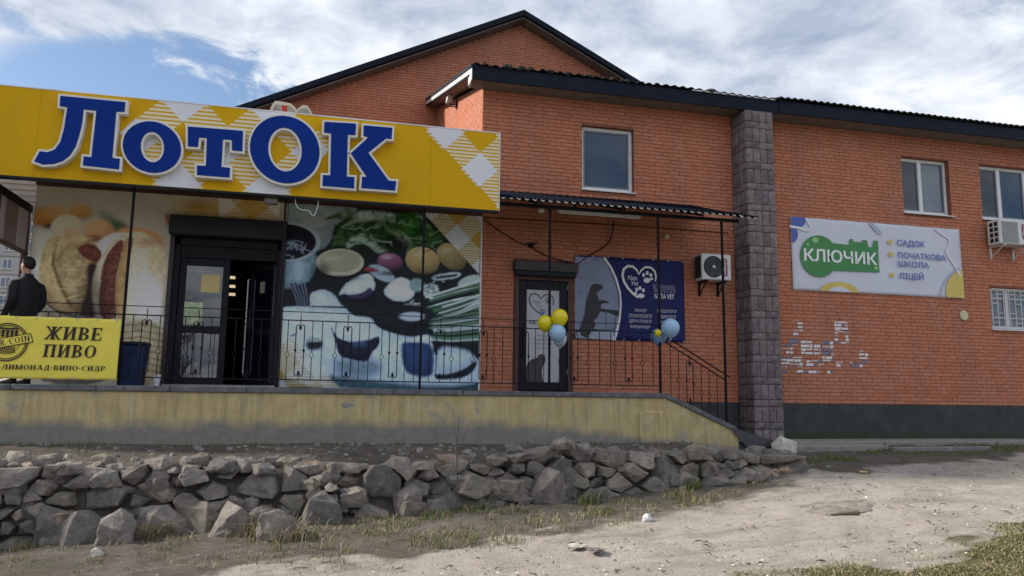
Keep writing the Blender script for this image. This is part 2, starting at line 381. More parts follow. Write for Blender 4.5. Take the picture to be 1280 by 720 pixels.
# slab-serif letters drawn with strokes
def serif_letter(ch):
    P = []
    T, t, sh = .2, .075, .075
    def V(x, s0=True, s1=True, y0=0, y1=1):
        P.append([(x-T/2, y0), (x+T/2, y0), (x+T/2, y1), (x-T/2, y1)])
        if s0: P.append([(x-T*.95, y0), (x+T*.95, y0), (x+T*.8, y0+sh), (x-T*.8, y0+sh)])
        if s1: P.append([(x-T*.8, y1-sh), (x+T*.8, y1-sh), (x+T*.95, y1), (x-T*.95, y1)])
    def D(x0, y0, x1, y1, w): P.append([(x0-w/2, y0), (x0+w/2, y0), (x1+w/2, y1), (x1-w/2, y1)])
    def Hh(x0, x1, y, w=t): P.append([(x0, y-w/2), (x1, y-w/2), (x1, y+w/2), (x0, y+w/2)])
    def A(cx, cy, rx, ry, a0, a1, w, n=12):
        for k in range(n):
            u, v_ = RAD(a0+(a1-a0)*k/n), RAD(a0+(a1-a0)*(k+1)/n)
            ww = lambda q: t+(w-t)*abs(math.cos(q))
            q = lambda an, s: (cx+(rx-s*ww(an))*math.cos(an), cy+(ry-s*t)*math.sin(an))
            P.append([q(u, 1), q(u, 0), q(v_, 0), q(v_, 1)])
    W = .85
    if ch == 'И': V(.18); V(.68); D(.24, .08, .62, .92, .1)
    elif ch == 'Ж':
        V(.52); D(.1, .02, .45, .52, .14); D(.1, .98, .45, .48, .14); D(.94, .02, .59, .52, .14); D(.94, .98, .59, .48, .14)
        for x in (.1, .94): Hh(x-.12, x+.12, .035); Hh(x-.12, x+.12, .965)
        W = 1.04
    elif ch == 'В': V(.18); A(.3, .74, .36, .26, -90, 90, .19); A(.3, .26, .42, .26, -90, 90, .2); W = .74
    elif ch == 'Е': V(.18); Hh(.2, .66, .04); Hh(.2, .5, .5); Hh(.2, .64, .96); P.append([(.6, 0), (.68, 0), (.68, .28), (.62, .28)]); P.append([(.58, .74), (.66, .74), (.66, 1), (.58, 1)]); P.append([(.46, .38), (.52, .38), (.52, .62), (.46, .62)]); W = .74
    elif ch == 'П': V(.18); V(.68); Hh(.1, .76, .955, .09)
    elif ch == 'О' or ch == 'O': A(.42, .5, .4, .5, 0, 360, .2, 24)
    elif ch == 'Л': V(.66); Hh(.24, .74, .96); D(.12, .0, .34, 1, .11); P.append([(.0, 0), (.2, 0), (.2, .12), (.0, .14)]); W = .84
    elif ch == 'М': V(.16); V(.9); D(.53, .0, .2, 1, .13); D(.53, 0, .86, 1, .1); W = 1.06
    elif ch == 'Н': V(.18); V(.68); Hh(.2, .66, .5)
    elif ch == 'А': D(.12, 0, .44, 1, .09); D(.78, 0, .46, 1, .2); Hh(.2, .7, .3); Hh(.0, .26, .035); Hh(.62, .94, .035); W = .92
    elif ch == 'Д': V(.66, False); D(.2, .05, .36, 1, .11); Hh(.26, .74, .96); Hh(.02, .86, .05, .1); P.append([(.02, -.16), (.09, -.16), (.09, .08), (.02, .08)]); P.append([(.79, -.16), (.86, -.16), (.86, .08), (.79, .08)]); W = .88
    elif ch == 'С' or ch == 'C': A(.42, .5, .4, .5, 50, 310, .2, 20); P.append([(.66, .68), (.74, .68), (.74, 1), (.68, 1)]); W = .78
    elif ch == 'Р' or ch == 'R':
        V(.18); A(.3, .72, .36, .28, -90, 90, .19); W = .7
        if ch == 'R': D(.66, 0, .34, .48, .18); Hh(.55, .8, .035); W = .8
    elif ch == 'I': V(.2); W = .4
    elif ch == 'N': V(.16); V(.7); D(.68, 0, .18, 1, .13); W = .86
    elif ch == 'B': return serif_letter('В')
    elif ch == 'E': return serif_letter('Е')
    elif ch == '·': P.append([(.08, .42), (.16, .36), (.24, .42), (.24, .54), (.16, .6), (.08, .54)]); W = .32
    else: W = .38
    return P, W
def serif_text(name, s, x0, x1, z0, z1, Y, m, parent, lean=.08, tilt=0.0):
    mb = MB(); x = 0; polys = []
    for ch in s:
        P, W = serif_letter(ch)
        polys += [[(x+a+lean*b, b) for a, b in p] for p in P]; x += W+.12
    x -= .12; k = 0; cx, cz = (x0+x1)/2, (z0+z1)/2
    for p in polys:
        q = [(x0+(x1-x0)*a/x, z0+(z1-z0)*b) for a, b in p]
        if tilt: q = [(cx+(a-cx)*math.cos(tilt)-(b-cz)*math.sin(tilt), cz+(a-cx)*math.sin(tilt)+(b-cz)*math.cos(tilt)) for a, b in q]
        y = Y-.00012*(k % 9); k += 1
        mb.add([(a, y, b) for a, b in q], [tuple(range(len(q)))])
    return obj(name, mb, m, parent)

# ------------------------------------------------------------------ numpy noise and polygon distance
def vnoise(x, y, seed=0):
    xi, yi = np.floor(x).astype(np.int64), np.floor(y).astype(np.int64); fx, fy = x-xi, y-yi
    def h(a, b):
        n = (a*374761393+b*668265263+seed*1442695041) & 0x7fffffff
        n = ((n ^ (n >> 13))*1274126177) & 0x7fffffff
        return ((n ^ (n >> 16)) & 0xffff)/65535.0
    u, v = fx*fx*(3-2*fx), fy*fy*(3-2*fy)
    return (h(xi, yi)*(1-u)+h(xi+1, yi)*u)*(1-v)+(h(xi, yi+1)*(1-u)+h(xi+1, yi+1)*u)*v
def fbm(x, y, o=4, seed=0):
    s = 0; a = .5; t = 0
    for k in range(o): s = s+a*vnoise(x*2**k, y*2**k, seed+k); t += a; a *= .5
    return s/t
def sdf(px, py, poly):                       # negative inside
    d = np.full(px.shape, 1e18); ins = np.zeros(px.shape, bool); n = len(poly)
    for i in range(n):
        ax, ay = poly[i]; bx, by = poly[(i+1) % n]
        ex, ey = bx-ax, by-ay; wx, wy = px-ax, py-ay
        t = np.clip((wx*ex+wy*ey)/(ex*ex+ey*ey+1e-12), 0, 1)
        d = np.minimum(d, (wx-ex*t)**2+(wy-ey*t)**2)
        c = (ay > py) != (by > py)
        with np.errstate(divide='ignore', invalid='ignore'):
            xs = ax+(py-ay)*ex/(ey if abs(ey) > 1e-12 else 1e-12)
        ins ^= c & (px < xs)
    d = np.sqrt(d); return np.where(ins, -d, d)
def sst(a, b, x):
    t = np.clip((x-a)/(b-a), 0, 1); return t*t*(3-2*t)

# ================================================================== GROUND
WALL = 13.7; PF = 12.0                      # facade plane, porch front plane
_hx = [-40, -8, -3.2, 0, 2, 4.1, 6.2, 9, 40]; _hz = [-2.0, -1.78, -1.59, -1.38, -1.28, -1.15, -.98, -.97, -.95]
def Gz(X, Y, fine=True):
    X = np.asarray(X, float); Y = np.asarray(Y, float)
    base = np.interp(X, _hx, _hz)
    dy = Y-9.3
    f = base+np.where(dy < 0, np.maximum(dy, -14)*.03, np.minimum(dy, 3.2)*.042)
    terr = -.85+.015*np.sin(X*1.3)+.125*sst(9.6, 11.7, Y)
    wx = 1-sst(5.9, 7.1, X); wy = sst(9.14, 9.52, Y)
    z = f+(terr-f)*wx*wy
    z = np.where(Y > 13.0, np.minimum(z, -.85), z)
    if fine:
        z = z+.05*(fbm(X*.9, Y*.9, 3, 3)-.5)+.035*(fbm(X*3.2, Y*3.2, 3, 9)-.5)+.012*(fbm(X*11, Y*11, 2, 17)-.5)
    return z
_ts = 2.0*1.02**np.arange(200)
def ghit(px, py):
    d = ray(px, py); P = _ts[:, None]*(d/d[1])
    k = int(np.argmax(P[:, 2] < Gz(P[:, 0], P[:, 1], False))); lo, hi = float(_ts[max(k-1, 0)]), float(_ts[k])
    for it in range(2):
        tt = np.linspace(lo, hi, 33); P = tt[:, None]*(d/d[1])
        k = max(int(np.argmax(P[:, 2] < Gz(P[:, 0], P[:, 1], False))), 1); lo, hi = float(tt[k-1]), float(tt[k])
    p = d*hi/d[1]; return float(p[0]), float(p[1])
up = [ghit(*q) for q in [(300, 719), (400, 706), (520, 694), (640, 674), (720, 661), (850, 640), (930, 620), (1000, 600), (1090, 588), (1170, 577), (1275, 568)]]
track_poly = [(-6, -6), (-4.5, 2), (-2.0, 5.4)]+up+[(20, 11.8), (60, 12.5), (60, -6)]
lowp = [ghit(*q) for q in [(930, 719), (1000, 712), (1080, 702), (1150, 686), (1215, 668), (1278, 648)]]
grass_poly = [(2.2, -12), (2.6, 3), (3.0, 5)]+lowp+[(12, 7.9), (30, 8.0), (30, -12)]
xs = np.concatenate([-np.geomspace(400, 10, 22), np.arange(-9.3, 16.6, .06), np.geomspace(17.2, 400, 22)])
ys = np.concatenate([-np.geomspace(400, 1, 24)[:-1], np.arange(-.6, 3.4, .25), np.arange(3.5, 13.9, .055), np.geomspace(14.4, 500, 20)])
GX, GY = np.meshgrid(xs, ys); GZ = Gz(GX, GY)
wob = .7*(fbm(GX*1.1, GY*1.1, 4, 21)-.5)+.5*(fbm(GX*4, GY*4, 4, 5)-.5)
td = -sdf(GX, GY, track_poly)+wob*1.3
gd_ = -sdf(GX, GY, grass_poly)+wob*1.6
w_track = sst(-.45, .45, td)*(1-sst(-.25, .4, gd_)*.85)
w_grass = sst(-.35, .45, gd_)
# weedy strip before the stone wall and at the foot of the plinth
GZ = GZ-.035*w_track*sst(0, .6, td)-w_track*.03*np.clip(fbm((GX*.94-GY*.34)*.5, (GX*.34+GY*.94)*2.6, 4, 71)-.5, -.3, .3)*2
weed = np.clip(fbm(GX*.8, GY*.8, 4, 44)*1.7-.62, 0, 1)*(1-w_track)*(1-sst(9.0, 9.3, GY)*(GX < 7.4))
def grid_mesh(name, sel=None, lift=0.0):
    ny, nx = GX.shape
    idx = np.arange(nx*ny).reshape(ny, nx)
    q = np.stack([idx[:-1, :-1], idx[:-1, 1:], idx[1:, 1:], idx[1:, :-1]], -1).reshape(-1, 4)
    if sel is not None:
        q = q[sel.reshape(-1)]
        used, inv = np.unique(q, return_inverse=True); q = inv.reshape(-1, 4)
    else: used = np.arange(nx*ny)
    V = np.stack([GX.ravel()[used], GY.ravel()[used], GZ.ravel()[used]+lift], -1)
    me = bpy.data.meshes.new(name); me.vertices.add(len(V)); me.vertices.foreach_set('co', V.ravel())
    me.loops.add(q.size); me.loops.foreach_set('vertex_index', q.ravel().astype(np.int32))
    me.polygons.add(len(q)); me.polygons.foreach_set('loop_start', np.arange(0, q.size, 4, dtype=np.int32))
    me.polygons.foreach_set('use_smooth', np.ones(len(q), bool)); me.update(calc_edges=True); me.validate()
    for nm, a in (('track', w_track), ('grassy', w_grass), ('weed', weed)):
        at = me.attributes.new(nm, 'FLOAT', 'POINT'); at.data.foreach_set('value', a.ravel()[used].astype(np.float32))
    return me
def ground_mat():
    m = bpy.data.materials.new('earth'); t, b = nodes_of(m); p = pos_of(t)
    def at(n):
        a = t.nodes.new('ShaderNodeAttribute'); a.attribute_name = n; return a.outputs['Fac']
    soil = ramp(t, noise_node(t, 4.5, 9, .72, p, .3), [(.28, (.085, .073, .062)), (.5, (.155, .135, .116)), (.75, (.25, .222, .194))])
    soil = mixc(t, ramp(t, noise_node(t, 38, 5, .7, p), [(.55, (0, 0, 0)), (.75, (.55,)*3)]), soil, (.24, .21, .17))
    trk = ramp(t, noise_node(t, 1.6, 9, .68, p, .4), [(.28, (.36, .318, .27)), (.5, (.51, .46, .4)), (.72, (.58, .535, .475))])
    trk = mixc(t, ramp(t, noise_node(t, 13, 8, .75, p, .3), [(.56, (0, 0, 0)), (.74, (.7,)*3)]), trk, (.2, .172, .142))
    trk = mixc(t, ramp(t, noise_node(t, 55, 4, .7, p), [(.6, (0, 0, 0)), (.75, (.6,)*3)]), trk, (.52, .5, .46))
    mp = t.nodes.new('ShaderNodeMapping'); mp.inputs['Rotation'].default_value = (0, 0, -.35); mp.inputs['Scale'].default_value = (.55, 2.6, 1); t.links.new(p, mp.inputs[0])
    trk = mixc(t, ramp(t, noise_node(t, 1.3, 9, .72, mp.outputs[0], .5), [(.48, (0, 0, 0)), (.66, (.6,)*3)]), trk, (.27, .232, .195))
    trk = mixc(t, ramp(t, noise_node(t, 26, 9, .8, p), [(.6, (0, 0, 0)), (.68, (.75,)*3)]), trk, (.17, .145, .12))
    gr = ramp(t, noise_node(t, 9, 8, .7, p), [(.3, (.1, .092, .055)), (.55, (.15, .15, .065)), (.75, (.25, .22, .14))])
    w = tmath(t, 'ADD', at('track'), tmath(t, 'MULTIPLY', tmath(t, 'SUBTRACT', noise_node(t, 8, 7, .7, p), .5), .7), True)
    c = mixc(t, ramp(t, w, [(.3, (0, 0, 0)), (.7, (1, 1, 1))]), soil, trk)
    c = mixc(t, ramp(t, at('weed'), [(.1, (0, 0, 0)), (.6, (.5,)*3)]), c, (.1, .095, .05))
    c = mixc(t, ramp(t, at('grassy'), [(.2, (0, 0, 0)), (.8, (.9,)*3)]), c, gr)
    t.links.new(c, b.inputs['Base Color']); b.inputs['Roughness'].default_value = .97; b.inputs['Specular IOR Level'].default_value = .15
    h = tmath(t, 'ADD', noise_node(t, 12, 10, .78, p), tmath(t, 'MULTIPLY', noise_node(t, 60, 5, .7, p), .6))
    bump(t, b, h, 1.0, .06)
    return m
earth_m = ground_mat()
me = grid_mesh('ground'); me.materials.append(earth_m)
g = bpy.data.objects.new('ground', me); link(g, None, (0, 0, 0)); struct(g); tag(g, 'dark bare earth with weeds around the shop', 'ground')
fw = (w_track[:-1, :-1]+w_track[1:, :-1]+w_track[:-1, 1:]+w_track[1:, 1:])/4
inner = (fw > .5) & (GX[:-1, :-1] > -9.3) & (GX[:-1, 1:] < 17) & (GY[:-1, :-1] > .5)
me = grid_mesh('dirt_track', inner, .004); me.materials.append(earth_m)
g2 = bpy.data.objects.new('dirt_track', me); link(g2, None, (0, 0, 0)); struct(g2); tag(g2, 'pale dusty dirt track crossing the foreground', 'track')

# ================================================================== BUILDING
bld = thing('brick_building', (8, 15, -.8), 'two storey red brick building with dark roof edge and split stone pillar', 'building')
BR_L, BR_H, CO = .25, .0635, .075
_bm = MB().add([(-BR_L/2, -.011, 0), (BR_L/2, -.011, 0), (BR_L/2, -.011, BR_H), (-BR_L/2, -.011, BR_H), (-BR_L/2, .004, 0), (BR_L/2, .004, 0), (BR_L/2, .004, BR_H), (-BR_L/2, .004, BR_H)],
               [(0, 1, 2, 3), (1, 5, 6, 2), (4, 0, 3, 7), (3, 2, 6, 7), (4, 5, 1, 0)])
BRICK_ME = mesh_of('brick', _bm, brick_m, (0, 0, 0))
def brickwork(parent, o3, ud, u0, u1, z0, z1, holes=(), top=None, single=None, nsingle=0):
    """running bond on the face through o3 along ud; single(u, z) ranks whole bricks to be built as pieces of their own"""
    ud = Vector(ud); nd = Vector((ud.y, -ud.x, 0))
    cand = []; rest = []
    k = 0
    while z0+k*CO+BR_H <= z1+.001:
        z = z0+k*CO; a = u0-(0 if k % 2 else .13)-(.065 if k % 5 == 3 else 0); k += 1
        lo, hi = (u0, u1) if top is None else top(z+BR_H)
        if hi-lo < .05: continue
        cuts = [(h[0], h[1]) for h in holes if z+BR_H > h[2]+.01 and z < h[3]-.01]
        while a < u1:
            segs = [(max(a, lo), min(a+BR_L, hi))]; a += BR_L+.011
            for c0, c1 in cuts:
                ns = []
                for s0, s1 in segs:
                    if c1 <= s0 or c0 >= s1: ns.append((s0, s1)); continue
                    if c0 > s0: ns.append((s0, c0))
                    if c1 < s1: ns.append((c1, s1))
                segs = ns
            for s0, s1 in segs:
                if s1-s0 < .025: continue
                if nsingle and abs(s1-s0-BR_L) < .002: cand.append((single((s0+s1)/2, z), (s0+s1)/2, z))
                else: rest.append((s0, s1, z))
    if nsingle:
        cand.sort(); pick = cand[:nsingle]; rest += [(u-BR_L/2, u+BR_L/2, z) for r, u, z in cand[nsingle:]]
        rot = math.atan2(ud.y, ud.x)
        for r, u, z in pick:
            b = bpy.data.objects.new('brick', BRICK_ME); P = Vector(o3)+ud*u-nd*random.uniform(-.0005, .0015); P.z = z+random.uniform(-.001, .001)
            link(b, parent, P); b.rotation_euler = (random.uniform(-.006, .006), random.uniform(-.004, .004), rot)
    mb = MB(); o3 = Vector(o3)
    for s0, s1, z in rest:
        d = .011+random.uniform(-.002, .0015); dz = random.uniform(-.0012, .0012)
        A, B = o3+ud*s0, o3+ud*s1
        vs = [(*(A+nd*d).xy, z+dz), (*(B+nd*d).xy, z+dz), (*(B+nd*d).xy, z+BR_H+dz), (*(A+nd*d).xy, z+BR_H+dz),
              (*(A-nd*.004).xy, z+dz), (*(B-nd*.004).xy, z+dz), (*(B-nd*.004).xy, z+BR_H+dz), (*(A-nd*.004).xy, z+BR_H+dz)]
        mb.add(vs, [(0, 1, 2, 3), (1, 5, 6, 2), (4, 0, 3, 7), (3, 2, 6, 7), (4, 5, 1, 0)])
    return stuff(obj('brickwork', mb, brick_m, parent))
def wall_body(mb, u0, u1, z0, z1, y0, y1, holes):
    us = sorted({u0, u1, *[h[0] for h in holes], *[h[1] for h in holes]})
    for a, b in zip(us[:-1], us[1:]):
        hs = sorted([(h[2], h[3]) for h in holes if h[0] < b-1e-6 and h[1] > a+1e-6]); z = z0
        for c, d in hs:
            if c > z: mb.box(a, b, y0, y1, z, c)
            z = d
        if z < z1: mb.box(a, b, y0, y1, z, z1)
# --- openings
EW = (4.80, 5.885, 3.985, 5.30)               # upper window over the vet door
VD = (3.47, 4.60, .10, 2.24)                  # vet door
RW1 = (12.16, 13.41, 4.05, 5.325)
RW2 = (14.235, 16.25, 4.05, 5.325)
RG = (14.265, 15.75, 1.585, 2.53)
SOF = 5.93
fy = WALL
w1 = MB(); wall_body(w1, 2.826, 8.66, -.06, SOF, fy, fy+.3, [EW, VD])
wall_f = obj('front_wall', w1, mortar_m, bld)
def rank_front(u, z):
    hid = (4.6 < u < 7.0 and 1.05 < z < 2.75) or z < .12
    return math.hypot(u, fy)+abs(z-1.2)*.9+(50 if hid else 0)
brickwork(wall_f, (0, fy, 0), (1, 0, 0), 2.82, 8.04, -.05, SOF-.01, [(VD[0]-.02, VD[1]+.02, -.1, VD[3]+.27), EW], None, rank_front, 300)
w2 = MB(); wall_body(w2, 8.66, 18.0, -.06, SOF, fy+.0, fy+.3, [RW1, RW2, RG])
wall_w = obj('wing_wall', w2, mortar_m, bld)
def rank_wing(u, z):
    hid = (9.3 < u < 13.6 and 2.2 < z < 3.8)
    return math.hypot(u-8.7, 0)*.6+abs(z-.9)+(50 if hid else 0)
brickwork(wall_w, (0, fy, 0), (1, 0, 0), 8.66, 18.0, -.05, SOF-.01, [RW1, RW2, RG], None, rank_wing, 300)
obj('end_wall', MB().box(17.72, 18.0, fy+.3, 19.7, -.85, SOF), mortar_m, bld)
# side wall of the projecting bay and the gable behind it
w3 = MB().add([(2.82, fy, -.06), (3.1, fy+.3, -.06), (3.1, 19.7, -.06), (2.82, 19.7, -.06), (2.82, fy, 5.90), (3.1, fy+.3, 5.95), (3.1, 19.7, 7.70), (2.82, 19.7, 7.70)],
              [(0, 4, 7, 3), (0, 1, 5, 4), (4, 5, 6, 7), (1, 2, 6, 5), (2, 3, 7, 6)])
wall_s = obj('side_wall', w3, mortar_m, bld, fix=True)
SL = (7.70-5.90)/(19.7-fy)
def top_side(z):                              # u runs from the back (0) to the front
    y = fy if z < 5.90 else fy+(z-5.90)/SL
    return (-19.69, -y-.0)
brickwork(wall_s, (2.82, 0, 0), (0, -1, 0), -19.69, -fy, 3.4, 7.68, (), top_side)
GYp = 19.7
AP = (5.07, 10.37)                            # apex of the brick gable
gs = .488
gl, gr_ = -6.0, 16.4
poly = [(gl, -.8), (gr_, -.8), (gr_, AP[1]-gs*(gr_-AP[0])), AP, (gl, AP[1]-gs*(AP[0]-gl))]
wall_g = obj('gable_wall', MB().prism(poly, GYp, GYp+.3), mortar_m, bld)
def top_g(z): 
    w = (AP[1]-z)/gs; return (max(gl, AP[0]-w), min(12.5, AP[0]+w))
brickwork(wall_g, (0, GYp, 0), (1, 0, 0), gl, 12.5, 3.9, AP[1], (), top_g)
rg = MB()
for sx in (-1, 1):                            # gable roof slopes with a dark verge
    x_end = AP[0]+sx*11.6; zt = AP[1]+.20; ze = zt-gs*11.6
    rg.prism([(AP[0], zt), (x_end, ze), (x_end, ze-.16), (AP[0], zt-.16)], GYp-.38, GYp+9)
roof_g = obj('gable_roof', rg, roof_m, bld)
vb = MB(); vs_ = MB()
for sx in (-1, 1):
    x_end = AP[0]+sx*11.7; zt = AP[1]+.225; ze = zt-gs*11.7
    vb.prism([(AP[0], zt), (x_end, ze), (x_end, ze-.16), (AP[0], zt-.16)], GYp-.44, GYp-.38)
    vs_.prism([(AP[0], AP[1]+.03), (x_end, ze-.205), (x_end, ze-.235), (AP[0], AP[1])], GYp-.38, GYp-.01)
obj('verge_board', vb, navy_m, roof_g); obj('soffit', vs_, soffit_m, roof_g)
# --- lean-to roof of the front range: corrugated sheets on a boxed eave
FB, FT, FYf = 5.765, 6.03, 13.18
roof_o = sub('roof', bld, (10, 14, 6))
XR0, XR1 = 2.50, 18.3
def corrugated(x0, x1, ya, za, yb, zb, per, amp, thick, sag=0.0, step=8, seed=0, edge_mi=0, jag=0.0):
    mb = MB(); n = int((x1-x0)/per*step); rows = 5
    P = []
    for side in (0, 1):
        for r in range(rows+1):
            t = r/rows
            for i in range(n+1):
                x = x0+(x1-x0)*i/n
                j = jag*(float(fbm(np.array(x*.9), np.array(seed+.5), 3, seed))-.5)*2 if jag else 0
                z = za+(zb-za)*t+amp*math.sin(2*math.pi*x/per)+j*(1-t)
                P.append((x, ya+(yb-ya)*t, z-side*thick))
    o = (rows+1)*(n+1); F = []; MI = []
    for r in range(rows):
        for i in range(n):
            a = r*(n+1)+i; F += [(a, a+1, a+n+2, a+n+1), (o+a+1, o+a, o+a+n+1, o+a+n+2)]; MI += [0, 0]
    for i in range(n):
        mi_ = edge_mi if math.sin(2*math.pi*(x0+(x1-x0)*(i+.5)/n)/per) < -.05 else 0
        F += [(i+1, i, o+i, o+i+1), (rows*(n+1)+i, rows*(n+1)+i+1, o+rows*(n+1)+i+1, o+rows*(n+1)+i)]; MI += [mi_, 0]
    for r in range(rows):
        a, b = r*(n+1), (r+1)*(n+1)
        F += [(a, b, o+b, o+a), (b+n, a+n, o+a+n, o+b+n)]; MI += [0, 0]
    mb.v, mb.f, mb.m = P, F, MI; return mb
RS = .285
sheet1 = corrugated(XR0+.02, 8.9, FYf-.04, FT+.035, GYp, FT+.035+RS*(GYp-FYf), .18, .018, .012, jag=.05, seed=3)
obj('roof_sheet', sheet1, roof_m, roof_o)
moss = MB(); rmo = random.Random(4)
for k in range(70):
    x = rmo.choice([rmo.uniform(2.6, 8.6), rmo.gauss(3.6, .35), rmo.gauss(4.9, .4)]); y = FYf+rmo.uniform(-.02, .5); z = FT+.04+RS*(y-FYf); r_ = rmo.uniform(.03, .075)
    if 2.55 < x < 8.7: moss.lathe([(r_*.9, -.03), (r_, 0), (r_*.75, r_*.55), (r_*.2, r_*.85)], (x, y, z), 7)
stuff(obj('moss', moss, mat('roof_moss', (.025, .022, .018), .95, .4, 20, .6), roof_o))
sheet2 = corrugated(8.78, XR1, FYf-.07, FT+.055, GYp+.3, FT+.055+RS*(GYp-FYf), .155, .022, .012, jag=.015, seed=8)
obj('roof_sheet', sheet2, roof_m, roof_o)
obj('fascia', MB().box(XR0, 8.83, FYf, FYf+.04, FB, FT), navy_m, roof_o)
obj('fascia', MB().box(8.836, XR1, FYf-.012, FYf+.03, FB+.01, FT+.012), navy_m, roof_o)
obj('drip_flashing', MB().box(6.9, 8.75, FYf-.03, FYf-.006, FT-.005, FT+.02), mat('galvanised', (.5, .52, .54), .4, .2, 10, metal=.4), roof_o)
obj('soffit', MB().box(XR0+.04, XR1, FYf+.045, fy-.002, FB+.035, FB+.06), soffit_m, roof_o)
# rake (verge) on the left side of the bay: white board, dark trim, grey soffit
def rake(x0, x1, dz0, dz1, ya, yb, base=FT):
    za, zb = base+RS*(ya-FYf), base+RS*(yb-FYf)
    return MB().add([(x0, ya, za+dz0), (x1, ya, za+dz0), (x1, yb, zb+dz0), (x0, yb, zb+dz0), (x0, ya, za+dz1), (x1, ya, za+dz1), (x1, yb, zb+dz1), (x0, yb, zb+dz1)],
                    [(0, 1, 5, 4), (1, 2, 6, 5), (2, 3, 7, 6), (3, 0, 4, 7), (4, 5, 6, 7), (3, 2, 1, 0)])
obj('rake_trim', rake(XR0-.03, XR0+.06, -.05, .02, FYf-.03, GYp), navy_m, roof_o)
obj('rake_board', rake(XR0-.012, XR0+.02, -.15, -.05, FYf+.01, GYp), white_metal, roof_o)
obj('rake_end_board', MB().box(XR0-.016, XR0-.002, FYf+.0, FYf+.33, FB-.01, FB+.14), white_metal, roof_o)
obj('rake_lower_trim', rake(XR0-.02, XR0+.03, -.19, -.15, FYf+.33, GYp), navy_m, roof_o)
obj('soffit', rake(XR0+.03, 2.82, -.19, -.165, FYf+.2, GYp-.01), soffit_m, roof_o)
# --- plinth
obj('plinth', MB().box(8.68, 18.02, fy-.035, fy+.28, -.9, -.058), plinth_m, bld)
obj('plinth', MB().box(5.6, 8.02, fy-.03, fy+.28, -.9, -.058), plinth_m, bld)
# --- pillar faced with split-face tiles
px0, px1, pY = 8.045, 8.665, 13.14
pil = obj('pillar', MB().box(px0+.02, px1-.02, pY+.02, fy+.1, -.85, 5.762), mat('tile_joint', (.05, .043, .045), .9, .2, 9), bld)
def tile_mesh(w, h, seed):
    r = random.Random(seed); n = 3; mb = MB(); P = []
    for a in range(n+1):
        for b in range(n+1):
            e = 0 if a in (0, n) or b in (0, n) else r.uniform(.006, .02)
            P.append((-w/2+w*a/n+(r.uniform(-.012, .012) if 0 < a < n else 0), -.018-e, h*b/n+(r.uniform(-.012, .012) if 0 < b < n else 0)))
    F = [(a*(n+1)+b, (a+1)*(n+1)+b, (a+1)*(n+1)+b+1, a*(n+1)+b+1) for a in range(n) for b in range(n)]
    o = len(P); P += [(-w/2, .004, 0), (w/2, .004, 0), (w/2, .004, h), (-w/2, .004, h)]
    c = [0, n*(n+1), n*(n+1)+n, n]
    bot = [a*(n+1) for a in range(n+1)]; topi = [a*(n+1)+n for a in range(n+1)]
    F += [tuple([o, o+1]+bot[::-1]), tuple([o+2, o+3]+topi), tuple([o+1, o+2]+[n*(n+1)+b for b in range(n, -1, -1)]), tuple([o+3, o]+list(range(n+1)))]
    mb.v, mb.f, mb.m = P, F, [0]*len(F)
    return mesh_of('tile', mb, tile_m, (0, 0, 0))
TT = {}
def tiles(face):
    Wd = (px1-px0) if face == 'front' else (fy-pY)
    z = -.83; k = 0
    while z < 5.70:
        h = .285 if k % 2 == 0 else .135; h = min(h, 5.755-z)
        if h < .05: break
        ncol = 4 if k % 2 == 0 else 2
        for c in range(ncol):
            gap = .012 if ncol == 2 else (.012 if c in (0, 1, 2, 3) else .006)
            w = Wd/ncol-gap
            key = (face, ncol, round(h, 3), random.randrange(4))
            if key not in TT: TT[key] = tile_mesh(w, h-.012, hash(key) & 999 if False else len(TT)*7+1)
            u = Wd*(c+.5)/ncol
            o = bpy.data.objects.new('tile', TT[key])
            if face == 'front': link(o, pil, (px0+u, pY+.02, z))
            else:
                link(o, pil, (px0+.02, fy-u, z)); o.rotation_euler = (0, 0, -math.pi/2)
        z += h+.002; k += 1
tiles('front'); tiles('side')
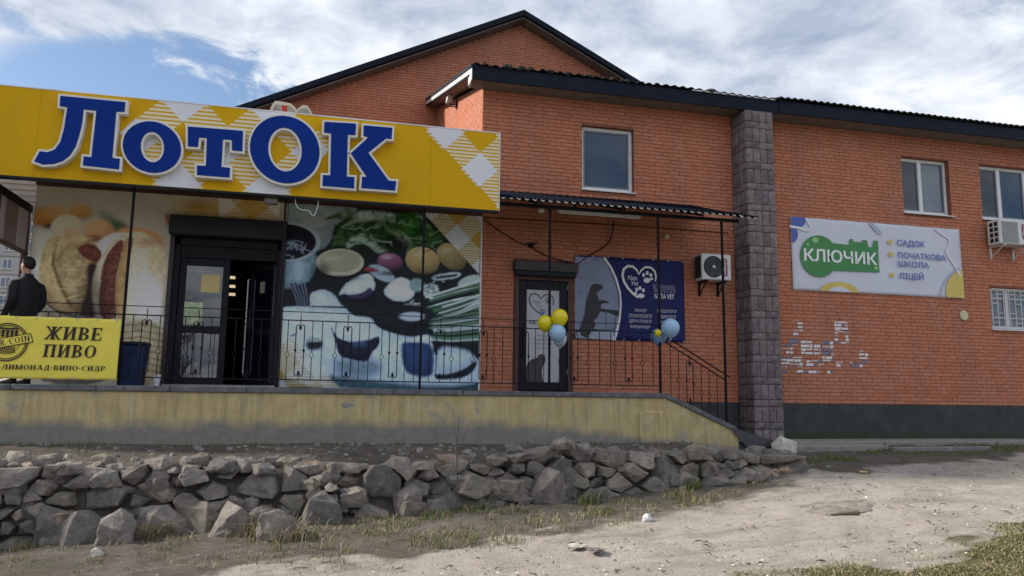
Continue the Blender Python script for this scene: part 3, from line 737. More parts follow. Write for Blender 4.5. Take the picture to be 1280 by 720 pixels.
# --- windows
def window(op, parts, glassms, sill=True, name='window', dep=.10, fr=.062):
    x0, x1, z0, z1 = op; yf = fy+dep
    w = sub(name, bld, ((x0+x1)/2, yf, z0))
    m = MB(); z0f = z0+.035
    m.box(x0, x0+fr, yf, yf+.06, z0f, z1); m.box(x1-fr, x1, yf, yf+.06, z0f, z1); m.box(x0+fr, x1-fr, yf, yf+.06, z0f, z0f+fr); m.box(x0+fr, x1-fr, yf, yf+.06, z1-fr, z1)
    for q in parts: m.box(q-.045, q+.045, yf-.002, yf+.058, z0f+fr, z1-fr)
    obj('frame', m, white_m, w, bevel=.006)
    edges = [x0+fr]+[q for q in parts]+[x1-fr]
    for gi, (a, b) in enumerate(zip(edges[:-1], edges[1:])):
        glassm = glassms[gi % len(glassms)]
        a2 = a+(.045 if a in parts else 0); b2 = b-(.045 if b in parts else 0)
        obj('sash', MB().box(a2, a2+.03, yf+.012, yf+.05, z0f+fr, z1-fr).box(b2-.03, b2, yf+.012, yf+.05, z0f+fr, z1-fr).box(a2+.03, b2-.03, yf+.012, yf+.05, z0f+fr, z0f+fr+.03).box(a2+.03, b2-.03, yf+.012, yf+.05, z1-fr-.03, z1-fr), mat('gasket', (.2, .22, .25), .5, .1, 8), w)
        obj('pane', MB().box(a2+.03, b2-.03, yf+.03, yf+.045, z0f+fr+.03, z1-fr-.03), glassm, w)
    if sill: obj('sill', MB().add([(x0-.03, fy-.07, z0-.012), (x1+.03, fy-.07, z0-.012), (x1+.03, yf, z0+.02), (x0-.03, yf, z0+.02), (x0-.03, fy-.07, z0+.008), (x1+.03, fy-.07, z0+.008), (x1+.03, yf, z0+.034), (x0-.03, yf, z0+.034)], [(0, 1, 5, 4), (1, 2, 6, 5), (3, 0, 4, 7), (4, 5, 6, 7), (3, 2, 1, 0)]), white_m, w)
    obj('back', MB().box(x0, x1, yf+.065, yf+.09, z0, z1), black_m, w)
    return w
window(EW, [], [glass_m])
window(RW1, [12.16+.56], [glass_k, glass_l])
window(RW2, [14.235+.62, 14.235+1.36], [glass_k, glass_m])
wg = window(RG, [14.265+.56], [glass_l])
gm = MB(); yb = fy-.02
nv, nh = 9, 4
gx = [RG[0]+.03+(RG[1]-RG[0]-.06)*i/nv for i in range(nv+1)]; gz = [RG[2]+.05+(RG[3]-RG[2]-.09)*i/nh for i in range(nh+1)]
for i, x in enumerate(gx): gm.box(x-.008, x+.008, yb-.006, yb+.006, gz[0], gz[-1])
for j, z in enumerate(gz):
    if j in (0, nh, 1, 3):
        gm.box(gx[0], gx[-1], yb-.019, yb-.007, z-.007, z+.007)
for i in range(nv):
    for j in range(nh):
        if (i+j) % 2 == 0: gm.box(gx[i], gx[i+1], yb-.019, yb-.007, (gz[j]+gz[j+1])/2-.006, (gz[j]+gz[j+1])/2+.006)
obj('grille', gm, white_metal, wg)
# --- round vent
vx, vz = onY(1203.5, 394.5, fy)
vt = obj('wall_vent', MB().lathe([(.085, 0), (.105, .002), (.11, .02), (.085, .035), (.075, .028), (.075, .01)], (vx, fy-.045, vz), 24, 'Y'), mat('vent_cream', (.56, .52, .36), .5, .1, 8), bld, smooth=False)
obj('vent_disc', MB().lathe([(.07, 0), (.074, .006), (.05, .012)], (vx, fy-.034, vz), 20, 'Y'), mat('vent_grey', (.26, .25, .19), .6, .2, 20), vt)
# --- vet door, its shutter box and printed film
vd = sub('entrance_door', bld, (4.03, fy, .1))
x0, x1, z0, z1 = VD
fm = MB().box(x0, x0+.09, fy-.03, fy+.12, z0, z1).box(x1-.09, x1, fy-.03, fy+.12, z0, z1).box(x0+.09, x1-.09, fy-.03, fy+.12, z1-.07, z1)
obj('frame', fm, brown_m, vd, bevel=.006)
a0, a1, b0, b1 = x0+.095, x1-.095, z0+.02, z1-.075
st = .15
lf = MB().box(a0, a0+st, fy+.0, fy+.055, b0, b1).box(a1-st, a1, fy+.0, fy+.055, b0, b1).box(a0+st, a1-st, fy, fy+.055, b0, b0+.16).box(a0+st, a1-st, fy, fy+.055, b1-.17, b1)
leaf = obj('door_leaf', lf, dark_m, vd, bevel=.008)
film_m = mat('frosted_film', (.44, .45, .5), .35, .08, 2)
obj('frosted_pane', MB().box(a0+st, a1-st, fy+.022, fy+.03, b0+.16, b1-.17), film_m, vd)
obj('handle', MB().tube([(a0+.07, fy-.0, 1.25), (a0+.07, fy-.06, 1.25), (a0+.07, fy-.06, .75), (a0+.07, fy-.0, .75)], .016, 8), iron_m, leaf)
for z in (2.0, 1.1, .42): obj('hinge', MB().box(a1-.012, a1+.02, fy-.022, fy+.0, z, z+.1), mat('hinge_grey', (.14, .14, .15), .4, .1, 9), vd)
obj('shutter_box', MB().prism([(3.43, 2.32), (4.66, 2.32), (4.66, 2.50), (3.43, 2.50)], fy-.2, fy-.012).add([(3.43, fy-.2, 2.5), (4.66, fy-.2, 2.5), (4.66, fy-.012, 2.53), (3.43, fy-.012, 2.53)], [(0, 1, 2, 3)]), mat('shutter_box', (.035, .033, .04), .5, .2, 6), vd, bevel=.01)
obj('shutter_lip', MB().box(3.46, 4.63, fy-.17, fy-.012, 2.235, 2.317), dark_m, vd)
FP = fy+.020
fgrey = mat('film_print_grey', (.13, .13, .17), .5, .1, 4); fdark = mat('film_print_dark', (.045, .042, .05), .5, .15, 5); fblue = mat('film_print_blue', (.1, .17, .36), .5, .1, 5)
def pz(pts): return pxpoly(pts, FP, 635, 320, 4.186)
heart = [(182, 310), (150, 290), (122, 262), (110, 228), (118, 203), (138, 196), (158, 205), (172, 224), (190, 205), (212, 200), (232, 212), (240, 235), (234, 256)]
obj('heart_print', MB().ribbon(pz(heart), .032, FP-.001, FP), fgrey, vd)
def paw(pts, Y, conv, m, parent, r):
    mb = MB()
    for k, (x, y, a, b) in enumerate(pts):
        mb.prism([conv(x+a*math.cos(w), y+b*math.sin(w)) for w in [2*math.pi*i/12 for i in range(12)]], Y-.0015-.0002*k, Y-.0002*k)
    return obj('paw_print', mb, m, parent)
cz = lambda x, y: onY(635+x/4.186, 320+y/4.186, FP)
paw([(210, 240, 10, 9), (198, 228, 4, 6), (207, 221, 4, 6), (217, 222, 4, 6), (223, 232, 5, 4)], FP, cz, fgrey, vd, 1)
paw([(178, 300, 12, 8), (163, 294, 4, 6), (171, 284, 4, 6), (182, 283, 4, 6), (190, 291, 5, 5)], FP, cz, fblue, vd, 1)
text('lettering', 'NATA VET', (635+110/4.186, 320+358/4.186), (635+232/4.186, 320+340/4.186), FP-.001, fdark, vd, .02)
text('lettering', 'Nata', (635+133/4.186, 320+246/4.186), (635+172/4.186, 320+233/4.186), FP-.001, fgrey, vd, .0, .2)
text('lettering', 'Vet', (635+150/4.186, 320+268/4.186), (635+175/4.186, 320+255/4.186), FP-.001, fgrey, vd, .0, .2)
for i, s_ in enumerate(('ТЕРАПІЯ', 'СТОМАТОЛОГІЯ', 'ДЕРМАТОЛОГІЯ', 'ВАКЦИНАЦІЯ')):
    y = 412+i*22; hw = len(s_)*4.2
    text('lettering', s_, (635+(180-hw)/4.186, 320+(y+9)/4.186), (635+(180+hw)/4.186, 320+y/4.186), FP-.001, fgrey, vd, .0)
dog2 = [(90, 668), (88, 630), (95, 605), (93, 585), (105, 558), (125, 540), (150, 535), (160, 518), (178, 512), (192, 522), (197, 540), (193, 560), (182, 578), (176, 600), (180, 640), (186, 668)]
obj('dog_silhouette', MB().prism(pz(dog2), FP-.0018, FP-.0003), fdark, vd)

# --- shop front: infill storey under the fascia board
sx0, sx1 = -4.58, 2.816
SD = (-2.47, -.655, .10, 2.93)
sw = MB(); wall_body(sw, sx0, sx1, -.3, 3.7, fy, fy+.25, [SD])
shopw = obj('shop_front_wall', sw, mat('shop_render', (.3, .28, .26), .85, .15, 4), bld)
obj('header_beam', MB().box(sx0+.02, sx1, fy-.11, fy-.004, 3.315, 3.62), brown_m, bld)
obj('shop_roof', MB().box(sx0-.1, sx1, fy-.2, GYp, 3.9, 4.0), roof_m, bld)
obj('shop_side_wall', MB().box(sx0, sx0+.25, fy+.26, GYp, -.8, 3.9), mat('shop_render', (.3, .28, .26)), bld)
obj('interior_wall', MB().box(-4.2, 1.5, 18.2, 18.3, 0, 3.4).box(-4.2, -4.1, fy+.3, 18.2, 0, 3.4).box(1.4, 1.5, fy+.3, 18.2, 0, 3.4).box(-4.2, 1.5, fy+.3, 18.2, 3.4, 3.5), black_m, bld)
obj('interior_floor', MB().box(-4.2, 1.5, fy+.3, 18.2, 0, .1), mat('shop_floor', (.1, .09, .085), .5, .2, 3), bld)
lampm = mat('lamp_tube', (1.0, .85, .5), .5, 0, 1, emit=.22)
for k, (a, b) in enumerate(((290, 347), (290, 358), (290, 368))):
    X, Z = onY(a, b, 17.6); obj('ceiling_lamp', MB().box(X-.11, X+.07, 17.5, 17.6, Z-.03, Z+.02), lampm, bld)
# shop doors
dd = sub('shop_door', bld, (-1.55, fy, .1))
x0, x1, z0, z1 = SD
yo = fy-.02
obj('frame', MB().box(x0, x0+.14, yo, fy+.16, z0, 2.6).box(x1-.12, x1, yo, fy+.16, z0, 2.6).box(x0, x1, yo-.0, fy+.16, 2.47, 2.6), dark_m, dd, bevel=.006)
obj('shutter_box', MB().box(x0-.03, x1+.03, fy-.24, fy-.005, 2.605, 2.94), mat('shutter_black', (.012, .013, .02), .5, .2, 6), dd, bevel=.015)
for xx in (x0-.02, x1-.05): obj('shutter_rail', MB().box(xx, xx+.07, fy-.09, fy-.022, z0, 2.6), mat('rail_brown', (.03, .02, .022), .4, .2, 8), dd)
obj('transom', MB().box(x0+.14, x1-.12, fy+.02, fy+.1, 2.27, 2.47), dark_m, dd)
X0 = x0+.14
def leaf_panel(nm, xa, xb, parent, rot=None, rails=(1.06,)):
    st = .11; y0, y1 = fy+.03, fy+.09; zb, zt = .13, 2.265
    org = (xa if rot is None else xb, y0, zb)
    e = sub(nm, parent, org)
    m = MB().box(xa, xa+st, y0, y1, zb, zt).box(xb-st, xb, y0, y1, zb, zt).box(xa+st, xb-st, y0, y1, zb, zb+.13).box(xa+st, xb-st, y0, y1, zt-.13, zt).box(xa+st, xb-st, y0, y1, 1.0, 1.11)
    obj('door_frame', m, dark_m, e, bevel=.006)
    obj('pane', MB().box(xa+st, xb-st, y0+.02, y0+.03, zb+.13, 1.0), glass_d, e)
    obj('pane', MB().box(xa+st, xb-st, y0+.02, y0+.03, 1.11, zt-.13), glass_d, e)
    return e
l1 = leaf_panel('fixed_leaf', X0, X0+.80, dd)
l2 = leaf_panel('open_leaf', x1-.12-.74, x1-.12, dd, 1)
obj('pull_bar', MB().tube([(x1-.80, fy+.03, .3), (x1-.80, fy-.02, .32), (x1-.80, fy-.02, 2.0), (x1-.80, fy+.03, 2.02)], .014, 8), mat('steel', (.45, .46, .48), .3, .1, 8, metal=.8), l2)
obj('edge_strip', MB().box(x1-.13, x1-.115, fy+.0, fy+.03, .2, 2.2), mat('steel', (.45, .46, .48)), l2)
l2.rotation_euler = (0, 0, RAD(-48))
obj('threshold', MB().box(x0+.02, x1-.02, fy-.12, fy+.15, .098, .14), mat('steel_step', (.3, .3, .31), .4, .2, 8, metal=.4), dd)
ya = fy+.03
def pxrect(a, b, c, d, Y): 
    x_0, z_1 = onY(a, b, Y); x_1, z_0 = onY(c, d, Y); return x_0, x_1, z_0, z_1
r = pxrect(252, 343, 274, 366, ya); obj('notice_sheet', MB().box(r[0], r[1], ya+.012, ya+.016, r[2], r[3]), mat('notice_yellow', (.72, .6, .27), .7, .08, 5), l1)
r = pxrect(228, 377, 252, 405, ya); obj('leaf_poster', MB().box(r[0], r[1], ya+.012, ya+.016, r[2], r[3]), mat('poster_green', (.45, .55, .35), .6, .5, 9), l1)
r = (-1.2, -1.08, 1.75, 1.95); obj('notice_sheet', MB().box(r[0], r[1], fy+.042, fy+.046, r[2], r[3]), mat('notice_pale', (.32, .36, .26), .7, .08, 5), l2)

# ================================================================== PRINTED FOOD PANELS (flat prints)
class Paint:
    """a flat print on the plane Y: colour held at the vertices of a fine grid"""
    def __init__(s, x0, x1, z0, z1, Y, step):
        s.Y = Y; nx = int((x1-x0)/step)+1; nz = int((z1-z0)/step)+1
        s.X, s.Z = np.meshgrid(np.linspace(x0, x1, nx), np.linspace(z0, z1, nz))
        s.px, s.py = proj(np.stack([s.X, np.full(s.X.shape, Y), s.Z], -1))
        s.c = np.zeros(s.X.shape+(3,))
    def lin(s, c): c = np.array(c)/255.0; return np.where(c <= .04045, c/12.92, ((c+.055)/1.055)**2.4)
    def win(s, x0, x1, y0, y1):
        m = (s.px > x0) & (s.px < x1) & (s.py > y0) & (s.py < y1)
        r, c = np.where(m.any(1))[0], np.where(m.any(0))[0]
        return None if len(r) == 0 or len(c) == 0 else (slice(r[0], r[-1]+1), slice(c[0], c[-1]+1))
    def put(s, mask, col, w=None):
        col = s.lin(col) if not isinstance(col, np.ndarray) else col
        w = w or (slice(None), slice(None))
        s.c[w] = s.c[w]*(1-mask[..., None])+col*mask[..., None]
    def ell(s, cx, cy, rx, ry, col, rot=0, soft=.12, al=1.0, shade=0.0, sdir=(-.4, -.7), tex=0.0, seed=1):
        R_ = max(rx, ry)*1.3+2; w = s.win(cx-R_, cx+R_, cy-R_, cy+R_)
        if w is None: return
        px, py = s.px[w], s.py[w]
        c_, s_ = math.cos(RAD(rot)), math.sin(RAD(rot)); dx, dy = px-cx, py-cy
        u, v = (dx*c_+dy*s_)/rx, (-dx*s_+dy*c_)/ry; r = np.sqrt(u*u+v*v)
        m = (1-sst(1-soft, 1+soft*.4, r))*al
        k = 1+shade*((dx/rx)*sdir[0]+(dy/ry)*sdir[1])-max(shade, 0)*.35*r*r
        if tex: k = k*(1+tex*(fbm(px*.25, py*.25, 4, seed)-.5)*2)
        s.put(m, np.clip(s.lin(col)*np.clip(k, .08, 2)[..., None], 0, .95), w)
    def poly(s, pts, col, soft=1.0, al=1.0, tex=0.0, seed=1, ox=0, oy=0, sc=1.0, grad=None, cut=2):
        P = [(ox+x/sc, oy+y/sc) for x, y in pts]
        for it in range(cut):
            P = [q for i in range(len(P)) for q in ((P[i][0]*.78+P[(i+1) % len(P)][0]*.22, P[i][1]*.78+P[(i+1) % len(P)][1]*.22), (P[i][0]*.22+P[(i+1) % len(P)][0]*.78, P[i][1]*.22+P[(i+1) % len(P)][1]*.78))]
        w = s.win(min(p[0] for p in P)-soft-2, max(p[0] for p in P)+soft+2, min(p[1] for p in P)-soft-2, max(p[1] for p in P)+soft+2)
        if w is None: return
        px, py = s.px[w], s.py[w]
        d = sdf(px, py, P)+1.6*(fbm(px*.35, py*.35, 3, seed+40)-.5); m = (1-sst(-soft, soft, d))*al
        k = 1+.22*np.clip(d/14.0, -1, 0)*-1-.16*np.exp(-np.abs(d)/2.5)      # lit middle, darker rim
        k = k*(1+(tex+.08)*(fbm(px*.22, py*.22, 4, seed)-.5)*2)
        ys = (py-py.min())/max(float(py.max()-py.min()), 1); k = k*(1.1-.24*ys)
        s.put(m, np.clip(s.lin(col)*k[..., None], 0, .95), w)
    def line(s, pts, w, col, al=1.0, ox=0, oy=0, sc=1.0):
        P = [(ox+x/sc, oy+y/sc) for x, y in pts]
        W_ = s.win(min(p[0] for p in P)-w-2, max(p[0] for p in P)+w+2, min(p[1] for p in P)-w-2, max(p[1] for p in P)+w+2)
        if W_ is None: return
        px, py = s.px[W_], s.py[W_]; d = np.full(px.shape, 1e9)
        for (ax, ay), (bx, by) in zip(P[:-1], P[1:]):
            ex, ey = bx-ax, by-ay; t = np.clip(((px-ax)*ex+(py-ay)*ey)/(ex*ex+ey*ey+1e-9), 0, 1)
            d = np.minimum(d, np.hypot(px-ax-ex*t, py-ay-ey*t))
        s.put((1-sst(w*.5, w*.5+1.0, d))*al, col, W_)
    def gingham(s, poly, org, D, ox=0, oy=0, sc=1.0, al=1.0):
        m = (1-sst(-.8, .8, sdf(s.px, s.py, [(ox+x/sc, oy+y/sc) for x, y in poly])))*al
        u, v = (s.X-org[0])/D, (s.Z-org[1])/D
        i, j = np.floor((u+v+1)/2).astype(int), np.floor((v-u+1)/2).astype(int)
        stripe = (np.mod(s.Z/.045, 1) < .5)
        col = np.where(((i+j) % 2 != 0)[..., None], np.where(stripe[..., None], s.lin((222, 215, 195)), s.lin((205, 165, 60))), np.where((i % 2 == 0)[..., None], s.lin((225, 222, 218)), s.lin((205, 165, 35))))
        s.put(m, col)
    def build(s, name, keep=None, thick=.02):
        s.c = np.clip(np.clip(s.c, 0, 1)**1.12*1.4, 0, .92); lum_ = s.c.mean(-1, keepdims=True); s.c = lum_+(s.c-lum_)*.86
        s.c = s.c*(.9+.2*fbm(s.px*.4, s.py*.4, 3, 91))[..., None]
        nz, nx = s.X.shape; idx = np.arange(nx*nz).reshape(nz, nx)
        q = np.stack([idx[:-1, :-1], idx[:-1, 1:], idx[1:, 1:], idx[1:, :-1]], -1)
        if keep is not None: q = q[keep(s.X[:-1, :-1], s.Z[:-1, :-1])]
        q = q.reshape(-1, 4); used, inv = np.unique(q, return_inverse=True); q = inv.reshape(-1, 4)
        o = (float(s.X.mean()), s.Y, float(s.Z.min()))
        V = np.stack([s.X.ravel()[used]-o[0], np.zeros(len(used)), s.Z.ravel()[used]-o[2]], -1)
        me = bpy.data.meshes.new(name); me.vertices.add(len(V)); me.vertices.foreach_set('co', V.ravel())
        me.loops.add(q.size); me.loops.foreach_set('vertex_index', q.ravel().astype(np.int32))
        me.polygons.add(len(q)); me.polygons.foreach_set('loop_start', np.arange(0, q.size, 4, dtype=np.int32)); me.update(calc_edges=True)
        a = me.color_attributes.new('print', 'FLOAT_COLOR', 'POINT')
        a.data.foreach_set('color', np.concatenate([s.c.reshape(-1, 3)[used], np.ones((len(used), 1))], 1).astype(np.float32).ravel())
        me.materials.append(print_m); return me, o
print_m = bpy.data.materials.new('vinyl_print')
_t, _b = nodes_of(print_m); _a = _t.nodes.new('ShaderNodeAttribute'); _a.attribute_name = 'print'
_t.links.new(mixc(_t, 1.0, _a.outputs['Color'], (.98, .98, .98), 'MULTIPLY'), _b.inputs['Base Color']); _b.inputs['Roughness'].default_value = .5; _b.inputs['Specular IOR Level'].default_value = .25
bump(_t, _b, noise_node(_t, 1.7, 4, .5, pos_of(_t)), .12, .05)
FPY = fy-.05
# ---- buns (left and over the door)
P1 = Paint(sx0+.02, SD[1]+.015, .10, 3.31, FPY, .0125)
a, b = P1.px, P1.py
tone = fbm(a*.01, b*.013, 3, 4)
P1.put(np.ones(a.shape), P1.lin((188, 184, 170))*(.82+.36*tone)[..., None])
Z1 = dict(ox=30, oy=225, sc=4.115)
def e1(cx, cy, rx, ry, *k, **kw): P1.ell(30+cx/4.115, 225+cy/4.115, rx/4.115, ry/4.115, *k, **kw)
e1(480, 245, 90, 45, (70, 100, 65), rot=20, soft=.6, al=.9, tex=.5); e1(430, 190, 60, 28, (120, 140, 115), rot=25, soft=.7, al=.7)
e1(110, 195, 85, 55, (205, 140, 60), soft=.4, shade=.35, tex=.2); e1(290, 165, 70, 45, (208, 158, 80), soft=.5, shade=.3); e1(160, 165, 90, 40, (212, 170, 100), soft=.6, al=.8)
e1(125, 240, 30, 14, (95, 40, 28), soft=.6); e1(385, 260, 85, 60, (218, 172, 118), soft=.25, shade=.4, tex=.12); e1(350, 300, 60, 22, (140, 70, 45), soft=.6, al=.8)
e1(222, 255, 90, 80, (222, 208, 178), soft=.12, shade=.3, tex=.06); e1(250, 275, 55, 30, (220, 178, 118), soft=.8, al=.7)
P1.poly([(40, 250), (130, 245), (180, 300), (110, 420), (80, 560), (30, 500)], (205, 205, 195), soft=5, **Z1)
e1(590, 300, 140, 60, (212, 158, 95), soft=.3, shade=.3, rot=8); e1(470, 330, 105, 60, (222, 222, 216), soft=.2, rot=-15)
P1.poly([(250, 300), (330, 300), (400, 370), (350, 470), (350, 640), (370, 710), (240, 710), (170, 560), (140, 420), (180, 330)], (168, 142, 95), soft=2.5, tex=.35, seed=8, **Z1)
P1.poly([(180, 380), (250, 330), (300, 350), (330, 430), (300, 560), (260, 660), (200, 560), (165, 450)], (186, 168, 122), soft=5, tex=.4, seed=5, **Z1)
P1.poly([(130, 290), (260, 285), (340, 300), (300, 330), (200, 340), (160, 420), (190, 540), (230, 640), (300, 720), (190, 710), (100, 600), (75, 470), (100, 360)], (206, 184, 132), soft=2, tex=.28, seed=2, **Z1)
P1.line([(165, 330), (148, 430), (185, 540), (240, 650)], 3, (110, 82, 45), .75, **Z1)
for k in range(16):
    x, y = 200+random.uniform(-20, 110), 360+random.uniform(0, 260)
    P1.line([(x, y), (x+random.uniform(10, 45), y-random.uniform(-8, 30)), (x+random.uniform(45, 75), y-random.uniform(-8, 25))], .7, (216, 202, 160), .6, **Z1)
P1.poly([(270, 345), (340, 320), (405, 370), (380, 430), (330, 410), (290, 385)], (124, 66, 52), soft=1.2, tex=.35, **Z1)
P1.poly([(320, 430), (385, 425), (350, 520), (352, 640), (372, 715), (270, 715), (330, 560)], (62, 40, 40), soft=3, **Z1)
P1.poly([(560, 260), (640, 275), (720, 360), (745, 500), (735, 720), (380, 720), (352, 600), (350, 540), (380, 420), (460, 310)], (216, 206, 178), soft=1.8, tex=.2, seed=6, **Z1)
P1.poly([(500, 300), (520, 330), (480, 470), (470, 600), (480, 715), (390, 715), (385, 600), (400, 450), (440, 360)], (118, 66, 54), soft=1.5, tex=.45, seed=12, **Z1)
for k in range(40):
    t_ = random.random(); e1(395+random.uniform(15, 85)+60*(1-t_)*.6, 340+370*t_, 5, 3, (210, 150, 130), soft=.6, al=.6)
P1.poly([(520, 300), (560, 290), (540, 420), (520, 560), (515, 715), (472, 715), (470, 560), (490, 420)], (196, 162, 108), soft=1.5, tex=.3, **Z1)
P1.line([(560, 300), (535, 430), (522, 560), (515, 715)], 1.5, (105, 80, 50), .8, **Z1)
P1.poly([(590, 470), (670, 460), (720, 560), (725, 720), (560, 720), (555, 560)], (226, 230, 236), soft=12, al=.85, **Z1)
e1(680, 420, 60, 130, (206, 186, 140), soft=.8, al=.6, tex=.5, seed=31)
P1.line([(20, 560), (80, 545), (90, 600), (150, 670), (300, 712)], 3.2, (70, 78, 84), .9, **Z1); P1.line([(70, 580), (100, 640), (180, 700)], 2.5, (228, 230, 230), .9, **Z1)
P1.poly([(740, 170), (720, 190), (745, 240), (770, 250), (770, 200)], (175, 100, 70), soft=3, **Z1)
P1.ell(255, 262, 45, 16, (196, 164, 56), soft=.9, al=.8); P1.ell(245, 256, 20, 9, (165, 120, 50), soft=.8, al=.5)
P1.gingham([(272, 238), (350, 246), (348, 290), (275, 285)], (-1.75, 3.2), .26, al=.8)
e1(350, 620, 90, 170, (50, 34, 30), soft=.8, al=.6); e1(230, 690, 160, 70, (60, 46, 36), soft=.9, al=.6); e1(420, 690, 60, 110, (70, 40, 34), soft=.8, al=.45)
e1(130, 640, 60, 120, (110, 86, 48), soft=.9, al=.5); e1(620, 320, 90, 35, (190, 140, 80), soft=.9, al=.6); e1(740, 620, 40, 140, (150, 130, 90), soft=.9, al=.5)
e1(150, 345, 70, 50, (228, 208, 160), soft=.8, al=.5); e1(300, 300, 70, 16, (236, 214, 160), soft=.8, al=.5)
for k in range(120):
    x, y = random.uniform(540, 735), random.uniform(300, 520); e1(x, y, random.uniform(3, 9), random.uniform(2, 5), random.choice([(180, 150, 100), (222, 208, 176), (150, 122, 80)]), soft=.7, al=.35)
for k in range(90):
    x, y = random.uniform(100, 300), random.uniform(310, 690); e1(x, y, random.uniform(4, 14), random.uniform(2, 7), random.choice([(150, 120, 70), (216, 196, 148), (120, 92, 52)]), rot=random.uniform(-60, 60), soft=.8, al=.3)
# lower left: towel, basket
P1.poly([(148, 400), (206, 402), (204, 482), (142, 480)], (170, 160, 130), soft=2, tex=.3)
for k in range(9): P1.line([(150, 408+k*8), (175, 405+k*8), (206, 411+k*8)], 1.0, (95, 88, 70), .55)
P1.poly([(36, 392), (148, 398), (146, 482), (34, 480)], (120, 118, 120), soft=2, tex=.3)
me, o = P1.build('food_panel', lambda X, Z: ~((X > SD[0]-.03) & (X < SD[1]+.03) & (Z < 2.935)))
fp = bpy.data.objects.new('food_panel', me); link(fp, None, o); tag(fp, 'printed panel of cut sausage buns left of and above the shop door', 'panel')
obj('backing', MB().box(sx0+.02, SD[0]-.04, FPY+.004, fy-.004, .10, 3.31).box(SD[0]-.04, SD[1]+.0, FPY+.004, fy-.004, 2.95, 3.31), white_metal, fp)
# ---- vegetables (right of the door)
P2 = Paint(SD[1]+.03, sx1-.01, .10, 3.31, FPY, .0115)
a, b = P2.px, P2.py
P2.put(np.ones(a.shape), P2.lin((26, 36, 44))*(.7+.7*fbm(a*.03, b*.05, 4, 7))[..., None])
Z2 = dict(ox=350, oy=250, sc=4.8)
def e2(cx, cy, rx, ry, *k, **kw): P2.ell(350+cx/4.8, 250+cy/4.8, rx/4.8, ry/4.8, *k, **kw)
def q2(pts, col, **kw): P2.poly(pts, col, **{**Z2, **kw})
q2([(-10, 0), (480, 30), (430, 120), (330, 150), (300, 260), (210, 200), (-10, 130)], (150, 160, 158), soft=3, tex=.25)
e2(215, 200, 100, 105, (150, 162, 160), soft=.08, shade=.25); e2(210, 130, 80, 40, (172, 180, 176), soft=.2)
q2([(330, 150), (470, 60), (560, 55), (700, 75), (780, 70), (860, 130), (990, 200), (1000, 250), (880, 240), (760, 270), (700, 330), (600, 300), (430, 290), (320, 270)], (38, 72, 36), soft=2, tex=.8, seed=3)
rr = random.Random(5)
for k in range(70):
    x, y = rr.uniform(330, 960), rr.uniform(70, 300); g_ = rr.choice([(70, 115, 52), (30, 60, 30), (110, 140, 95), (20, 36, 26), (84, 128, 70), (150, 170, 140)])
    e2(x, y, rr.uniform(18, 60), rr.uniform(8, 24), g_, rot=rr.uniform(-60, 60), soft=.35, al=.75)
q2([(700, 100), (760, 78), (830, 90), (840, 160), (790, 215), (710, 200), (690, 150)], (44, 118, 40), soft=2, tex=.35)
q2([(480, 60), (700, 80), (690, 125), (560, 120), (470, 140), (420, 100)], (178, 196, 178), soft=2.5, tex=.4, seed=9)
q2([(400, 240), (500, 190), (540, 250), (640, 300), (600, 330), (520, 270), (470, 250), (400, 300)], (168, 192, 164), soft=2, tex=.4)
q2([(430, 300), (520, 260), (570, 330), (540, 420), (470, 380)], (22, 40, 36), soft=3); e2(680, 270, 70, 50, (16, 26, 22), soft=.5)
q2([(860, 170), (990, 230), (960, 280), (880, 260)], (58, 108, 44), soft=2, tex=.3)
# pot with its spoon rack
q2([(-10, 380), (222, 300), (222, 420), (150, 520), (-10, 540)], (118, 146, 158), soft=1.5, tex=.35, seed=4)
q2([(60, 360), (150, 340), (160, 470), (80, 520)], (176, 200, 210), soft=6, al=.8)
e2(40, 250, 205, 122, (178, 188, 190), soft=.02); e2(30, 252, 188, 108, (16, 18, 40), soft=.04)
for k in range(16):
    x, y = rr.uniform(20, 150), rr.uniform(265, 350); P2.line([(x, y), (x+rr.uniform(-40, 40), y+rr.uniform(-40, 10)), (x+rr.uniform(-70, 70), y+rr.uniform(-60, 20))], .8, (146, 158, 176), .75, **Z2)
# mushrooms, onion, potatoes
e2(360, 375, 145, 84, (205, 198, 172), soft=.03); e2(358, 368, 125, 66, (188, 178, 148), soft=.1, tex=.08, shade=.15)
e2(660, 375, 78, 58, (150, 88, 122), rot=10, soft=.06, shade=.75, sdir=(-.1, -1)); e2(640, 340, 45, 18, (206, 178, 186), soft=.8, al=.7)
e2(855, 365, 105, 84, (202, 172, 110), rot=15, soft=.05, shade=.6, sdir=(-.1, -.9), tex=.1); e2(1030, 340, 100, 70, (176, 150, 98), rot=38, soft=.06, shade=.5, tex=.12)
e2(610, 440, 90, 42, (176, 196, 206), rot=28, soft=.2); q2([(505, 405), (540, 400), (600, 425), (560, 435), (510, 425)], (170, 62, 74), soft=1.5)
q2([(345, 580), (390, 500), (480, 450), (545, 440), (575, 500), (560, 555), (540, 520), (500, 560), (420, 575), (380, 560)], (216, 222, 228), soft=1.2, tex=.08)
q2([(400, 572), (500, 562), (540, 525), (560, 560), (480, 600), (420, 595)], (78, 56, 104), soft=2)
q2([(610, 545), (700, 460), (770, 470), (812, 540), (800, 590), (740, 615), (660, 600)], (222, 228, 234), soft=1.2, tex=.06)
e2(820, 510, 50, 45, (150, 176, 176), soft=.3, tex=.3); e2(905, 545, 52, 48, (168, 180, 182), soft=.1, tex=.7, seed=15)
for k in range(50): e2(905+rr.gauss(0, 24), 545+rr.gauss(0, 22), 7, 5, rr.choice([(228, 232, 232), (50, 62, 70)]), soft=.5, al=.8)
